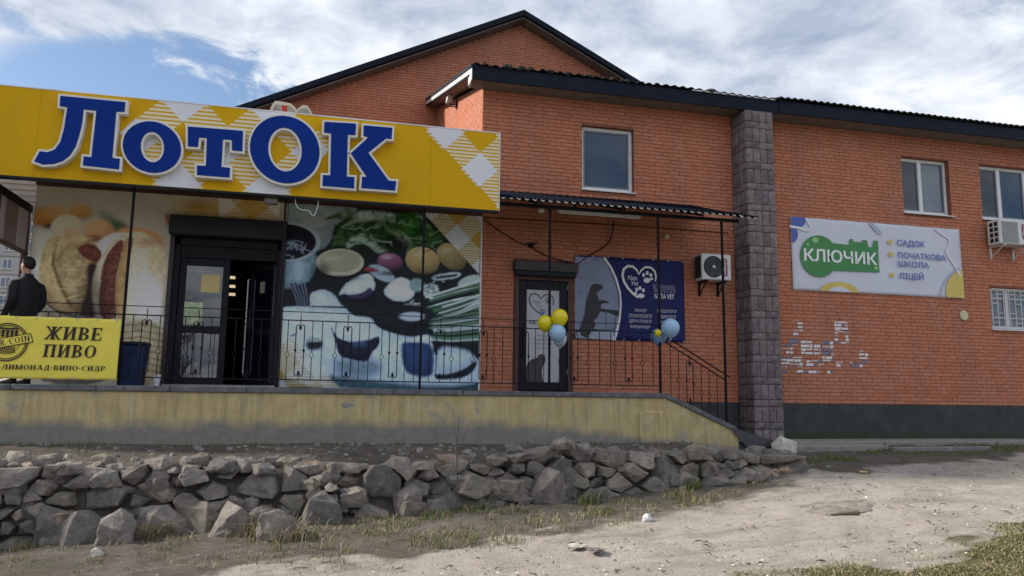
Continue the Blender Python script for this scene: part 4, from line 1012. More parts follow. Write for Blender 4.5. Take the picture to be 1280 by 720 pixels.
q2([(890, 455), (1080, 425), (1090, 465), (930, 490)], (196, 206, 210), soft=1); q2([(930, 462), (1065, 442), (1068, 456), (945, 474)], (40, 50, 60), soft=1)
e2(1140, 490, 80, 38, (196, 204, 198), rot=-18, soft=.2, tex=.1)
# spring onions
for k in range(46):
    y0 = rr.uniform(520, 760); x0_ = rr.uniform(855, 1000); c_ = rr.choice([(196, 210, 206), (88, 126, 92), (36, 66, 48), (150, 176, 160), (220, 226, 224), (46, 92, 52)])
    P2.line([(x0_, y0+40), (x0_+120, y0+5), (1230, y0-rr.uniform(10, 90))], rr.uniform(.8, 2.6), c_, .85, **Z2)
for cx_, cy_, rx_, ry_ in ((360, 470, 150, 22), (660, 440, 90, 18), (860, 455, 110, 22), (480, 600, 110, 16), (720, 622, 110, 16), (250, 430, 60, 60)): e2(cx_, cy_, rx_, ry_, (8, 12, 18), soft=.9, al=.75)
for cx_, cy_, rx_, ry_ in ((830, 325, 40, 18), (1000, 300, 40, 20), (640, 345, 26, 10), (320, 350, 60, 20)): e2(cx_, cy_, rx_, ry_, (232, 222, 196), soft=.9, al=.35)
for k in range(60):
    x, y = rr.uniform(360, 960), rr.uniform(80, 290); P2.line([(x, y), (x+rr.uniform(-50, 50), y+rr.uniform(-25, 25)), (x+rr.uniform(-90, 90), y+rr.uniform(-40, 40))], rr.uniform(.5, 1.4), rr.choice([(150, 178, 140), (16, 30, 20), (90, 134, 76)]), .6, **Z2)
# ladle, board, cut radish
q2([(170, 560), (260, 530), (330, 570), (370, 640), (440, 650), (430, 740), (-10, 740), (-10, 670), (180, 650)], (196, 206, 218), soft=1.5, tex=.08)
for k in range(10): P2.line([(60+k*11, 500+6*(k % 3)), (90+k*9, 560), (110+k*7, 640), (160, 690)], 1.6, (30, 34, 50) if k % 2 else (112, 122, 140), .9, **Z2)
P2.line([(190, 640), (440, 645), (560, 670), (660, 700), (800, 660)], 1.6, (36, 42, 52), .9, **Z2)
for k in range(60):
    t_ = rr.random(); P2.line([(600+200*t_+rr.gauss(0, 12), 700-70*t_+rr.gauss(0, 8)), (620+210*t_+rr.gauss(0, 14), 690-75*t_+rr.gauss(0, 10))], .9, (196, 206, 210), .8, **Z2)
e2(790, 700, 60, 30, (176, 190, 204), soft=.2)
Z3 = dict(ox=340, oy=380, sc=6.4)
def q3(pts, col, **kw): P2.poly(pts, col, **{**Z3, **kw})
def e3(cx, cy, rx, ry, *k, **kw): P2.ell(340+cx/6.4, 380+cy/6.4, rx/6.4, ry/6.4, *k, **kw)
q3([(60, 10), (620, 40), (640, 95), (800, 100), (840, 190), (1000, 240), (1100, 260), (1290, 290), (1290, 420), (1700, 420), (1700, 690), (30, 690), (30, 100)], (196, 210, 226), soft=1.5, tex=.12, seed=14)
q3([(560, 0), (640, 95), (800, 100), (840, 190), (1120, 270), (1290, 160), (1290, 0)], (30, 38, 46), soft=2, tex=.4)
e3(1120, 100, 110, 40, (190, 200, 206), soft=.3)
q3([(840, 185), (1100, 265), (1200, 240), (1500, 330), (1680, 330), (1680, 200), (1290, 150), (1000, 190)], (22, 34, 42), soft=3, tex=.5)
q3([(1250, 160), (1400, 130), (1680, 60), (1680, 320), (1480, 300), (1300, 240)], (48, 74, 60), soft=3, tex=.8, seed=22)
for k in range(18): P2.line([(1250+rr.uniform(0, 60), 130+k*9), (1420, 110+k*11), (1690, 60+k*13)], rr.uniform(.8, 2), rr.choice([(190, 206, 204), (40, 66, 50), (110, 140, 118)]), .8, **Z3)
q3([(440, 560), (600, 590), (900, 620), (1280, 660), (1690, 640), (1690, 700), (500, 700)], (66, 96, 108), soft=5, tex=.4)
q3([(500, 430), (780, 420), (900, 500), (800, 590), (560, 590), (480, 500)], (92, 122, 136), soft=9, al=.8, tex=.5)
q3([(270, 310), (300, 290), (410, 290), (405, 350), (350, 372), (280, 365)], (44, 50, 62), soft=3, tex=.3); e3(335, 285, 65, 22, (168, 180, 170), soft=.5)
q3([(470, 175), (500, 230), (525, 270), (620, 305), (760, 295), (865, 250), (860, 330), (800, 385), (770, 470), (560, 430), (525, 390), (500, 280)], (34, 40, 60), soft=1.6, tex=.3)
q3([(640, 305), (760, 297), (740, 340), (650, 335)], (74, 112, 164), soft=5, al=.8)
q3([(120, 230), (150, 255), (215, 215), (160, 270)], (40, 56, 72), soft=1.5)
q3([(1030, 330), (1060, 300), (1290, 310), (1300, 560), (1220, 590), (1080, 560), (1040, 470)], (42, 70, 116), soft=2.5, tex=.25)
q3([(1060, 300), (1120, 262), (1260, 240), (1300, 310)], (216, 226, 238), soft=2)
q3([(1290, 560), (1420, 560), (1550, 510), (1640, 440), (1640, 500), (1560, 590), (1320, 610)], (26, 36, 52), soft=2)
q3([(1320, 330), (1550, 360), (1640, 430), (1540, 515), (1400, 560), (1310, 540)], (186, 204, 220), soft=3, tex=.1)
P2.gingham([(860, 75), (1210, 95), (1195, 445)], (2.36, 2.86), .26, ox=350, oy=250, sc=4.8, al=.85)
P2.gingham([(70, 180), (540, 665), (30, 665)], (.0, .55), .30, ox=340, oy=380, sc=6.4, al=.6)
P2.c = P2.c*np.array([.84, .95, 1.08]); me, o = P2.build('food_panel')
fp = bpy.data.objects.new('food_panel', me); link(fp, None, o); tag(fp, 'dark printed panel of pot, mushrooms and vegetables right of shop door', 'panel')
obj('backing', MB().box(SD[1]+.03, sx1-.01, FPY+.004, fy-.004, .10, 3.31), white_metal, fp)
obj('edge_trim', MB().box(sx1-.01, sx1+.02, FPY-.006, fy-.004, .12, 3.31), white_m, fp)

# ================================================================== SIGN BOARD WITH RAISED LETTERS
SY = 11.9
sg = thing('shop_sign', (-1.7, SY, 3.0), 'long yellow sign board with raised blue letters and gingham diamonds', 'sign')
SX0, SX1, SZ0, SZ1 = -6.3, 2.735, 3.003, 4.305
npan = 8
for k in range(npan):
    a, b = SX0+(SX1-SX0)*k/npan, SX0+(SX1-SX0)*(k+1)/npan
    obj('board', MB().box(a+.0012, b-.0012, SY+random.uniform(0, .002), SY+.09, SZ0, SZ1), yellow_m, sg)
obj('edge_profile', MB().box(SX0, SX1+.012, SY-.006, SY+.1, SZ1+.001, SZ1+.018).box(SX1+.001, SX1+.014, SY-.006, SY+.1, SZ0, SZ1), signwhite_m, sg)
obj('lower_profile', MB().box(SX0, SX1, SY-.004, SY+.1, SZ0-.035, SZ0-.001), dark_m, sg)
obj('back_frame', MB().box(SX0, SX1, SY+.1, SY+.16, SZ0+.1, SZ0+.16).box(SX0, SX1, SY+.1, SY+.16, SZ1-.2, SZ1-.14), iron_m, sg)
def clip(poly, clipper):
    out = poly
    n = len(clipper)
    ar = sum(clipper[i][0]*clipper[(i+1) % n][1]-clipper[(i+1) % n][0]*clipper[i][1] for i in range(n))
    C = clipper if ar > 0 else clipper[::-1]
    for i in range(n):
        a, b = C[i], C[(i+1) % n]; inp = out; out = []
        ins = lambda p: (b[0]-a[0])*(p[1]-a[1])-(b[1]-a[1])*(p[0]-a[0]) >= 0
        for k in range(len(inp)):
            p, q = inp[k-1], inp[k]; ip, iq = ins(p), ins(q)
            if ip != iq:
                d1 = (b[0]-a[0])*(p[1]-a[1])-(b[1]-a[1])*(p[0]-a[0]); d2 = (b[0]-a[0])*(q[1]-a[1])-(b[1]-a[1])*(q[0]-a[0]); t = d1/(d1-d2)
                out.append((p[0]+(q[0]-p[0])*t, p[1]+(q[1]-p[1])*t))
            if iq: out.append(q)
        if not out: return []
    return out
def gingham_geo(org, D, region, name):
    region = clip(region, [(SX0, SZ0+.004), (SX1-.002, SZ0+.004), (SX1-.002, SZ1-.004), (SX0, SZ1-.004)])
    W_, S_ = MB(), MB()
    for i in range(-7, 8):
        for j in range(-7, 8):
            cx_, cz_ = org[0]+(i-j)*D, org[1]+(i+j)*D
            dia = [(cx_-D, cz_), (cx_, cz_-D), (cx_+D, cz_), (cx_, cz_+D)]
            if (i+j) % 2 == 0:
                if i % 2 == 0:
                    p = clip(dia, region)
                    if len(p) > 2: W_.prism(p, SY-.003, SY-.0005)
            else:
                ns = 10
                for s in range(ns):
                    z0_ = cz_-D+2*D*(s+.2)/ns; z1_ = cz_-D+2*D*(s+.8)/ns
                    p = clip(clip([(cx_-D, z0_), (cx_+D, z0_), (cx_+D, z1_), (cx_-D, z1_)], dia), region)
                    if len(p) > 2: S_.prism(p, SY-.003, SY-.0005)
    obj(name, W_, signwhite_m, sg); obj('striped_'+name, S_, cream_m, sg)
wc = onY(599.9, 211.9, SY)
gingham_geo(wc, .29, [onY(x, y, SY) for x, y in [(525, 157), (640, 168), (640, 275), (624, 263)]], 'diamond_print')
wl = onY(230.6, 127.5, SY); 
gingham_geo(wl, .315, [onY(x, y, SY) for x, y in [(199, 121), (375, 138), (415, 182), (366, 246), (190, 232), (150, 166)]], 'diamond_print')
ZA = lambda pts: [(x/4, 80+y/4) for x, y in pts]; ZB = lambda pts: [(310+x/3.87, 100+y/3.87) for x, y in pts]
LYf = SY-.12
def letter(polys, ch):
    e = sub('letter', sg, (*onY(*polys[0][0], SY)[:1], SY, 3.1)); e['label'] = 'raised blue letter '+ch+' with white rim'
    for p in polys:
        q = [onY(x, y, LYf) for x, y in p]
        obj('face', MB().prism(q, LYf-.012, LYf-.001), blue_m, e)
        obj('rim', MB().prism(offset_poly(q, .033), LYf, SY-.004), rim_m, e)
letter([ZA([(303, 160), (628, 192), (622, 240), (582, 238), (562, 470), (600, 475), (595, 527), (415, 507), (420, 462), (458, 467), (483, 234), (418, 227), (412, 290), (400, 345), (378, 415), (350, 458), (315, 485), (270, 500), (215, 503), (172, 487), (200, 437), (240, 442), (275, 428), (303, 390), (322, 320), (338, 216), (300, 210)])], 'Л')
def letter_o(cx, cy, rx, ry, ix, iy, icx, icy, ch):
    e = sub('letter', sg, (onY(cx, cy, SY)[0], SY, 3.1)); e['label'] = 'raised blue letter '+ch+' with white rim'
    n = 48; sh = .085
    def el(k): return [onY(cx+(rx+k)*math.cos(w), cy+(ry+k)*math.sin(w)+sh*rx*math.cos(w), LYf) for w in [-2*math.pi*i/n for i in range(n)]]
    def il(k): return [onY(icx+(ix-k)*math.cos(w), icy+(iy-k)*math.sin(w)+sh*ix*math.cos(w), LYf) for w in [-2*math.pi*i/n for i in range(n)]]
    obj('face', MB().ring(el(0), il(0), LYf-.012, LYf-.001), blue_m, e, fix=True)
    obj('rim', MB().ring(el(2.7), il(2.7), LYf, SY-.004), rim_m, e, fix=True)
letter_o(190, 184, 36.4, 32, 14.6, 19, 190.6, 184, 'о')
letter([ZA([(940, 313), (1215, 335), (1212, 437), (1160, 432), (1160, 380), (1115, 377), (1107, 515), (1150, 520), (1148, 568), (985, 555), (985, 508), (1030, 510), (1035, 370), (995, 368), (990, 415), (940, 412)])], 'т')
letter_o(310+178/3.87, 100+337/3.87, 43.5, 42, 21, 27.3, 310+179/3.87, 100+337/3.87, 'О')
letter([ZB([(370, 203), (523, 212), (520, 267), (483, 265), (478, 468), (515, 470), (513, 525), (360, 512), (362, 460), (398, 462), (402, 258), (368, 255)]),
        ZB([(560, 220), (698, 232), (695, 285), (668, 283), (582, 352), (680, 487), (717, 490), (712, 535), (548, 523), (552, 468), (575, 470), (497, 355), (582, 278), (558, 270)])], 'К')
# small cut-out sign standing behind the board
cs = thing('cutout_sign', (.2, 13.0, 4.0), 'small cream rimmed cut-out sign peeking over the yellow board', 'sign')
CY = 12.9
cp = [(337, 150), (337, 138), (340, 131), (344, 126), (352, 127), (363, 129), (368, 133), (371, 137), (374, 134), (379, 131), (384, 132), (388, 137), (391, 144), (392, 152)]
q = [onY(x, y, CY) for x, y in cp]; q2_ = [onY(x, y, CY) for x, y in [(340, 150), (341, 138), (344, 131), (352, 131), (363, 133), (368, 138), (371, 141), (375, 137), (380, 135), (385, 137), (388, 144), (389, 152)]]
q = [(x, z) for x, z in q]; low = 3.9
obj('rim', MB().prism([(q[0][0], low)]+q+[(q[-1][0], low)], CY, CY+.08), mat('cutout_cream', (.6, .57, .46), .5, .1, 5), cs)
obj('face', MB().prism([(q2_[0][0], low+.02)]+q2_+[(q2_[-1][0], low+.02)], CY-.006, CY-.001), mat('cutout_face', (.35, .31, .27), .5, .4, 7), cs)
obj('colour_patch', MB().prism(pxpoly([(352, 132), (359, 132), (359, 141), (353, 140)], CY-.007), CY-.011, CY-.007), mat('cutout_red', (.5, .04, .03), .5, .3, 9), cs)
obj('stand', MB().box(-.5, -.46, CY+.08, CY+.12, 4.0-.0, 4.3).box(.1, .14, CY+.08, CY+.12, 4.0, 4.3), iron_m, cs)

# ================================================================== YELLOW BANNER ON THE RAILING
BY = 11.955
def cloth(name, x0, x1, z0, z1, Y, m, label, cat, amp=.006, corner=None):
    nx, nz = 60, 24; mb = MB()
    for j in range(nz+1):
        for i in range(nx+1):
            u, v = i/nx, j/nz; x = x0+(x1-x0)*u; z = z0+(z1-z0)*v
            sag = -.006*abs(math.sin(u*math.pi*6))*(v if v > .5 else -(1-v)*.7)
            d = amp*float(fbm(np.array(x*2.5+z*1.2), np.array(z*3.1), 3, 5)-.5)*2
            mb.v.append((x, Y+.012+d, z+sag))
    for j in range(nz):
        for i in range(nx):
            a = j*(nx+1)+i; mb.f.append((a, a+1, a+nx+2, a+nx+1)); mb.m.append(0)
    o = obj(name, mb, m, None, smooth=True); s_ = o.modifiers.new('thickness', 'SOLIDIFY'); s_.thickness = .002; s_.offset = 1
    return tag(o, label, cat)
yb_m = mat('banner_yellow', (.80, .68, .09), .5, .06, 3, dirt=((.6, .5, .12), 3, .4))
ban = cloth('vinyl_banner', -4.95, -2.755, .165, 1.032, BY, yb_m, 'yellow beer banner tied to the porch railing below the man', 'banner')
ink = mat('banner_ink', (.028, .014, .016), .6, .2, 6)
TY = BY-.003
def sbox(lb, rt): 
    x_0, z_0 = onY(lb[0]/8, 390+lb[1]/8, TY); x_1, z_1 = onY(rt[0]/8, 390+rt[1]/8, TY); return x_0, x_1, z_0, z_1
serif_text('lettering', 'ЖИВЕ', *sbox((440, 272), (1025, 160)), TY, ink, ban)
serif_text('lettering', 'ПИВО', *sbox((422, 448), (965, 335)), TY, ink, ban)
serif_text('lettering', 'ЛИМОНАД·ВИНО·СИДР', *sbox((14, 572), (1050, 543)), TY, ink, ban)
ex, ez = onY(8.4, 427.5, TY); er = .265
def circ(r, n=40): return [(ex+r*math.cos(2*math.pi*i/n), ez+r*math.sin(2*math.pi*i/n)) for i in range(n)]
em = MB().ring(circ(er), circ(er-.016), TY-.001, TY).ring(circ(er-.028), circ(er-.04), TY-.001, TY).ring(circ(er-.10), circ(er-.106), TY-.001, TY)
ta = RAD(13)
def er_(a, b): return (ex+a*math.cos(ta)-b*math.sin(ta), ez+a*math.sin(ta)+b*math.cos(ta))
for k in range(9):
    a = -.1+k*.024; em.prism([(ex+a, ez-.06), (ex+a+.012, ez-.06), (ex+a+.012, ez-.15), (ex+a, ez-.15)], TY-.0015, TY-.0004)
for k in range(5):
    a = -.13+k*.055; em.prism([(ex+a, ez+.07), (ex+a+.036, ez+.07), (ex+a+.036, ez+.17), (ex+a, ez+.17)], TY-.0015, TY-.0004)
em.prism([(ex-.14, ez+.178), (ex+.13, ez+.178), (ex+.12, ez+.2), (ex-.13, ez+.2)], TY-.0015, TY-.0004)
emb = obj('round_emblem', em, ink, ban, fix=True)
obj('ribbon_edge', MB().prism([er_(-.32, -.066), er_(.32, -.066), er_(.305, .066), er_(-.335, .066)], TY-.0022, TY-.0016), ink, emb)
obj('ribbon', MB().prism([er_(-.31, -.055), er_(.31, -.055), er_(.295, .055), er_(-.325, .055)], TY-.003, TY-.0023), yb_m, emb)
serif_text('lettering', 'BEER COIN', ex-.285, ex+.285, ez-.04, ez+.04, TY-.0034, ink, emb, 0, ta)
gm_ = mat('grommet', (.5, .5, .5), .4, .1, 5, metal=.6)
for k in range(9):
    for z in (.185, 1.012): obj('eyelet', MB().lathe([(.007, 0), (.013, .001), (.013, .004), (.007, .005)], (-4.85+k*.255, BY-.006, z), 10, 'Y'), gm_, ban)

# ================================================================== VET BANNER
VY = fy-.03
vb_m = mat('vet_banner_blue', (.011, .016, .105), .5, .15, 2, spec=.2)
vx0, vx1, vz0, vz1 = 4.652, 6.905, 1.09, 2.695
vban = cloth('vinyl_banner', vx0, vx1, vz0, vz1, VY-.012, vb_m, 'dark blue veterinary banner with dog silhouette beside the vet door', 'banner', .004)
V6 = lambda x, y, Y=VY-.012: onY(715+x/6.152, 315+y/6.152, Y)
vY = VY-.016
grey_b = mat('vet_picture_grey', (.19, .225, .33), .5, .25, 1.3); white_p = mat('print_white', (.72, .74, .78), .5, .05, 3)
pic = [(22, 36), (236, 42), (290, 110), (330, 190), (358, 290), (366, 390), (360, 500), (340, 600), (312, 676), (22, 662)]
obj('picture', MB().prism([V6(*p) for p in pic], vY-.001, vY), grey_b, vban)
obj('picture_floor', MB().prism([V6(*p) for p in [(22, 618), (335, 612), (312, 676), (22, 662)]], vY-.002, vY-.0012), mat('vet_floor', (.29, .33, .44), .5, .1, 2), vban)
arc = [(245, 42), (300, 120), (340, 210), (368, 310), (375, 400), (368, 500), (350, 590), (322, 680)]
obj('white_arc', MB().ribbon([V6(*p) for p in arc], [.05, .045, .04, .035, .03, .035, .045, .06], vY-.0035, vY-.0022), white_p, vban)
obj('dark_arc', MB().ribbon([V6(x-16, y) for x, y in arc[:5]], .014, vY-.0045, vY-.0036), fdark, vban)
dog = [(135, 290), (150, 255), (180, 243), (215, 250), (237, 262), (232, 285), (205, 300), (190, 310), (195, 340), (210, 375), (235, 370), (280, 380), (283, 392), (240, 395), (222, 405), (222, 434), (300, 445), (360, 450), (360, 490), (330, 490), (290, 470), (215, 458), (195, 500), (165, 530), (180, 560), (165, 590), (200, 595), (195, 610), (150, 610), (130, 640), (125, 665), (95, 655), (65, 640), (60, 615), (20, 625), (20, 612), (55, 595), (75, 540), (95, 480), (100, 430), (108, 370), (130, 310)]
obj('dog_silhouette', MB().prism([V6(*p) for p in dog], vY-.005, vY-.0037), mat('dog_print', (.022, .023, .03), .5, .2, 4), vban)
obj('table_print', MB().ribbon([V6(*p) for p in [(255, 468), (262, 520), (257, 600)]], .012, vY-.0036, vY-.0028).ribbon([V6(*p) for p in [(340, 488), (330, 540), (335, 592)]], .014, vY-.0036, vY-.0028).ribbon([V6(*p) for p in [(200, 597), (280, 600), (335, 592)]], .014, vY-.0046, vY-.0037), fdark, vban)
hv = [(508, 352), (470, 322), (430, 278), (398, 225), (387, 175), (398, 132), (430, 108), (468, 112), (498, 140), (513, 172), (532, 140), (565, 116), (605, 120), (635, 148), (646, 190), (640, 225)]
obj('heart_print', MB().ribbon([V6(*p) for p in hv], [.03, .045, .05, .05, .05, .05, .05, .048, .04, .035, .035, .038, .04, .04, .035, .02], vY-.001, vY), white_p, vban)
cv = lambda x, y: V6(x, y)
paw([(575, 218, 26, 20), (550, 178, 11, 16), (578, 162, 11, 16), (605, 178, 11, 15), (610, 207, 13, 10)], vY, cv, white_p, vban, 1)
paw([(530, 337, 28, 18), (487, 318, 12, 14), (497, 288, 11, 16), (522, 278, 11, 16), (548, 295, 11, 15)], vY, cv, white_p, vban, 1)
pawg = mat('print_paw_grey', (.17, .19, .3), .5, .1, 4)
for cxp, cyp in ((72, 205), (58, 310), (40, 105), (175, 58)):
    paw([(cxp, cyp+8, 13, 9), (cxp-16, cyp-4, 6, 8), (cxp-6, cyp-15, 6, 8), (cxp+8, cyp-15, 6, 8), (cxp+18, cyp-4, 6, 8)], vY-.0012, cv, pawg, vban, 1)
def vt_(s, a, b, c, d, m=white_p, bold=.0, sh=0): text('lettering', s, (715+a/6.152, 315+d/6.152), (715+c/6.152, 315+b/6.152), vY, m, vban, bold, sh)
vt_('Nata', 428, 182, 500, 214, sh=.25); vt_('Vet', 458, 222, 512, 256, sh=.25)
softw = mat('print_softwhite', (.33, .34, .48), .5, .05, 3); greenp = mat('print_pale', (.5, .52, .6), .5, .05, 3)
vt_('ВЕТЕРИНАРНА', 625, 258, 793, 282, softw); vt_('АМБУЛАТОРІЯ', 628, 289, 795, 313, softw); vt_('NATA VET', 635, 327, 785, 357, bold=.02)
for s_, a, b, c, d in (('ТЕРАПІЯ', 480, 440, 572, 460), ('СТОМАТОЛОГІЯ', 437, 482, 615, 503), ('ДЕРМАТОЛОГІЯ', 440, 523, 612, 545), ('ВАКЦИНАЦІЯ', 448, 566, 600, 588), ('КАРДІОЛОГІЯ', 655, 447, 803, 468), ('НЕВРОЛОГІЯ', 672, 488, 800, 510), ('УЗД', 680, 530, 735, 550)):
    vt_(s_, a, b, c, d, greenp, .012)
for k in range(8):
    for z in (vz0+.02, vz1-.02): obj('eyelet', MB().lathe([(.006, 0), (.012, .001), (.012, .004), (.006, .005)], (vx0+.04+k*(vx1-vx0-.08)/7, VY-.022, z), 10, 'Y'), gm_, vban)

# ================================================================== KINDERGARTEN BANNER
KY = fy-.03
kb_m = mat('key_banner_white', (.60, .62, .72), .5, .05, 2)
kx0, kx1, kz0, kz1 = 9.338, 13.552, 2.236, 3.772
kban = cloth('vinyl_banner', kx0, kx1, kz0, kz1, KY-.012, kb_m, 'pale lilac school banner with green key on the right wing', 'banner', .007)
kY = KY-.022
K4 = lambda x, y: onY(960+x/4, 260+y/4, kY)
KR = [(kx0+.004, kz0+.008), (kx1-.004, kz0+.008), (kx1-.004, kz1-.008), (kx0+.004, kz1-.008)]
green = mat('key_green', (.055, .24, .075), .5, .08, 2); gold = mat('gold_print', (.62, .48, .13), .5, .08, 2); kblue = mat('blue_print', (.07, .12, .42), .5, .06, 2); lilac = mat('lilac_print', (.42, .44, .58), .5, .05, 2); pgreen = mat('pale_green_print', (.3, .52, .2), .5, .05, 2)
def kel(cx, cy, rx, ry, n=36): return [K4(cx+rx*math.cos(2*math.pi*i/n), cy+ry*math.sin(2*math.pi*i/n)+.07*rx*math.cos(2*math.pi*i/n)) for i in range(n)]
lay = [0]
def kadd(name, polys, m):
    mb = MB()
    for p in polys:
        p = clip(p, KR)
        if len(p) > 2: lay[0] += 1; mb.prism(p, kY-.0011-.0003*lay[0], kY-.0003*lay[0])
    return obj(name, mb, m, kban)
kadd('blue_blob', [kel(130, 60, 58, 40), kel(118, 130, 32, 42)], kblue)
kadd('grey_bar', [[K4(*p) for p in [(498, 70), (520, 72), (572, 120), (566, 134), (548, 130)]]], lilac)
kadd('gold_disc', [kel(975, 420, 85, 105)], gold)
kadd('gold_arc', [kel(358, 425, 98, 56)], gold); kadd('arc_inside', [kel(358, 430, 58, 36)], kb_m)
kadd('key_head', [kel(255, 241, 94, 104)], green)
kadd('key_shaft', [[K4(*p) for p in [(300, 173), (408, 185), (550, 200), (557, 322), (310, 312)]]], green)
kadd('key_teeth', [[K4(*p) for p in [(406, 188), (408, 155), (424, 155), (428, 168), (468, 172), (474, 159), (494, 162), (503, 195)]], [K4(*p) for p in [(522, 198), (528, 162), (549, 165), (552, 205)]]], green)
kadd('key_gloss', [kel(237, 160, 15, 13), kel(198, 182, 6, 8), kel(540, 300, 10, 8)], pgreen)
for nm, pts, w in (('ribbon_print', [(108, 92), (150, 98), (190, 112), (214, 108), (214, 90), (200, 70), (190, 52)], .05), ('ribbon_print', [(835, 103), (870, 130), (908, 155), (908, 185), (892, 215), (905, 245), (935, 290), (962, 340)], .055)):
    lay[0] += 3; obj(nm, MB().ribbon([K4(*p) for p in pts], w, kY-.001-.0003*lay[0], kY-.0003*lay[0]), white_p, kban)
lay[0] += 2; obj('ribbon_print', MB().ribbon([K4(*p) for p in [(862, 440), (870, 400), (885, 365), (915, 330), (958, 300)]], .04, kY-.001-.0003*lay[0], kY-.0003*lay[0]), lilac, kban)
for x, y in ((610, 170), (614, 232), (620, 335)): kadd('bullet', [kel(x, y, 12, 12, 20)], gold)
def kt(s, a, b, c, d, m, bold): 
    x_0, z_0 = K4(a, d); x_1, z_1 = K4(c, b); text_box('lettering', s, x_0, x_1, z_0, z_1, kY-.0105, m, kban, bold)
kt('КЛЮЧИК', 180, 224, 542, 264, mat('print_bright', (.8, .81, .84), .5, .03, 3), .022)
kt('САДОК', 645, 168, 783, 194, kblue, .012); kt('ПОЧАТКОВА', 650, 236, 888, 250, kblue, .012); kt('ШКОЛА', 652, 273, 803, 293, kblue, .012); kt('ЛІЦЕЙ', 655, 322, 775, 360, kblue, .012)

# ================================================================== PORCH
PT = .095
por = thing('entrance_porch', (0, 12.8, -.8), 'raised yellow rendered porch with grey slab edge along the shop front', 'porch')
PX0, PX1 = -7.2, 5.68
SLOPE = (-.45-PT)/(6.95-PX1)
wallp = MB()
bp = [(PX0, -.95), (7.02, -.95), (7.02, -.56), (6.95, -.53), (PX1, .012), (PX0, .012)]
wallp.prism(bp, PF, PF+.22)
wallp.box(PX0, PX1-.02, PF+.22, fy-.002, -.95, .012)
obj('rendered_wall', wallp, plaster_m, por)
# buttress patch
bx0, bz1 = onY(800, 514, PF-.06); bx1, _ = onY(834, 514, PF-.06)
obj('plaster_patch', MB().prism([(bx0, -.9), (bx1+.02, -.9), (bx1, bz1-.05), (bx1-.06, bz1), (bx0+.05, bz1+.01), (bx0, bz1-.04)], PF-.05, PF-.001), plaster_m, por, bevel=.02)
xs_ = [PX0]
while xs_[-1] < PX1-.6: xs_.append(xs_[-1]+random.uniform(.95, 1.15))
xs_[-1] = PX1
for a, b in zip(xs_[:-1], xs_[1:]):
    dz = random.uniform(-.003, .003)
    obj('slab', MB().box(a+.004, b-.004, PF-.035+random.uniform(-.004, .004), fy-.06, .014, PT+dz), slab_m, por, bevel=.008)
# sloping cap of the stair cheek and the steel plate at its foot
def slope_box(xa, za, xb, zb, th, y0, y1):
    return MB().add([(xa, y0, za-th), (xb, y0, zb-th), (xb, y1, zb-th), (xa, y1, za-th), (xa, y0, za), (xb, y0, zb), (xb, y1, zb), (xa, y1, za)],
                    [(0, 1, 5, 4), (1, 2, 6, 5), (2, 3, 7, 6), (3, 0, 4, 7), (4, 5, 6, 7), (3, 2, 1, 0)])
obj('cheek_cap', slope_box(PX1+.003, PT, 6.97, -.46, .08, PF-.035, PF+.26), slab_m, por, bevel=.006)
obj('ramp_plate', MB().add([(6.90, PF-.05, -.47), (7.75, PF-.03, -.715), (7.75, PF+.30, -.715), (6.90, PF+.28, -.40), (6.90, PF-.05, -.53), (7.15, PF-.05, -.80), (7.75, PF-.03, -.80)],
    [(0, 1, 2, 3), (4, 5, 6, 1, 0)]), mat('dark_steel', (.055, .058, .066), .55, .25, 5, .2), por)
obj('kick_plate', MB().box(6.95, 7.7, PF+.02, PF+.1, -.9, -.72), mat('dark_steel', (.055, .058, .066)), por)
for k in range(5):
    obj('step', MB().box(PX1+.0+k*.26, PX1+.26+k*.26, PF+.225, fy-.04, -.95, PT-.145*(k+1)), concrete_m, por, bevel=.01)
for (xa, ya_, w_, h_) in ((443, 507, 14, 8),):
    X, Z = onY(xa-10, ya_, PF); obj('spalled_patch', MB().prism([(X+.1*math.cos(i)*random.uniform(.6, 1.2), Z+.05*math.sin(i)*random.uniform(.6, 1.2)) for i in [j*.63 for j in range(10)]], PF-.004, PF+.001), mat('bare_concrete', (.25, .25, .25), .9, .3, 12, .4), por)

# ================================================================== RAILINGS
def railing(name, bays, label, zt=1.245, z2=1.115, zb=.215, y=12.09):
    r_ = thing(name, ((bays[0][0]+bays[-1][1])/2, y, PT), label, 'railing')
    x0, x1 = bays[0][0], bays[-1][1]
    obj('top_rail', MB().box(x0, x1, y-.006, y+.006, zt-.006, zt+.006), iron_m, r_)
    obj('middle_rail', MB().box(x0, x1, y-.009, y+.009, z2-.008, z2+.008), iron_m, r_)
    obj('bottom_rail', MB().box(x0, x1, y-.009, y+.009, zb-.008, zb+.008), iron_m, r_)
    for a, b in bays:
        n = max(2, round((b-a)/.78)); per = (b-a)/n
        for k in range(n):
            c = a+per*(k+.42)
            scroll_frame(r_, c, y, zb, z2, zt)
            for q, dia in ((.20, True), (.36, False), (.52, False), (-.20, True)):
                if q == .52 and per < .75: continue
                x = c+q*per/.78
                if a+.04 < x < b-.04: baluster(r_, x, y, zb, z2, dia)
    return r_
def baluster(parent, x, y, z0, z1, dia, rr=.0065):
    mb = MB()
    if dia:
        zc = z0+(z1-z0)*.42; d = .052; w = .034
        mb.tube([(x, y, z0), (x, y, zc-d)], rr, 5).tube([(x, y, zc+d), (x, y, z1)], rr, 5)
        mb.tube([(x, y, zc-d), (x-w, y, zc), (x, y, zc+d)], rr*.9, 4).tube([(x, y, zc-d), (x+w, y, zc), (x, y, zc+d)], rr*.9, 4)
    else: mb.tube([(x, y, z0), (x, y, z1)], rr, 5)
    return obj('baluster', mb, iron_m, parent)
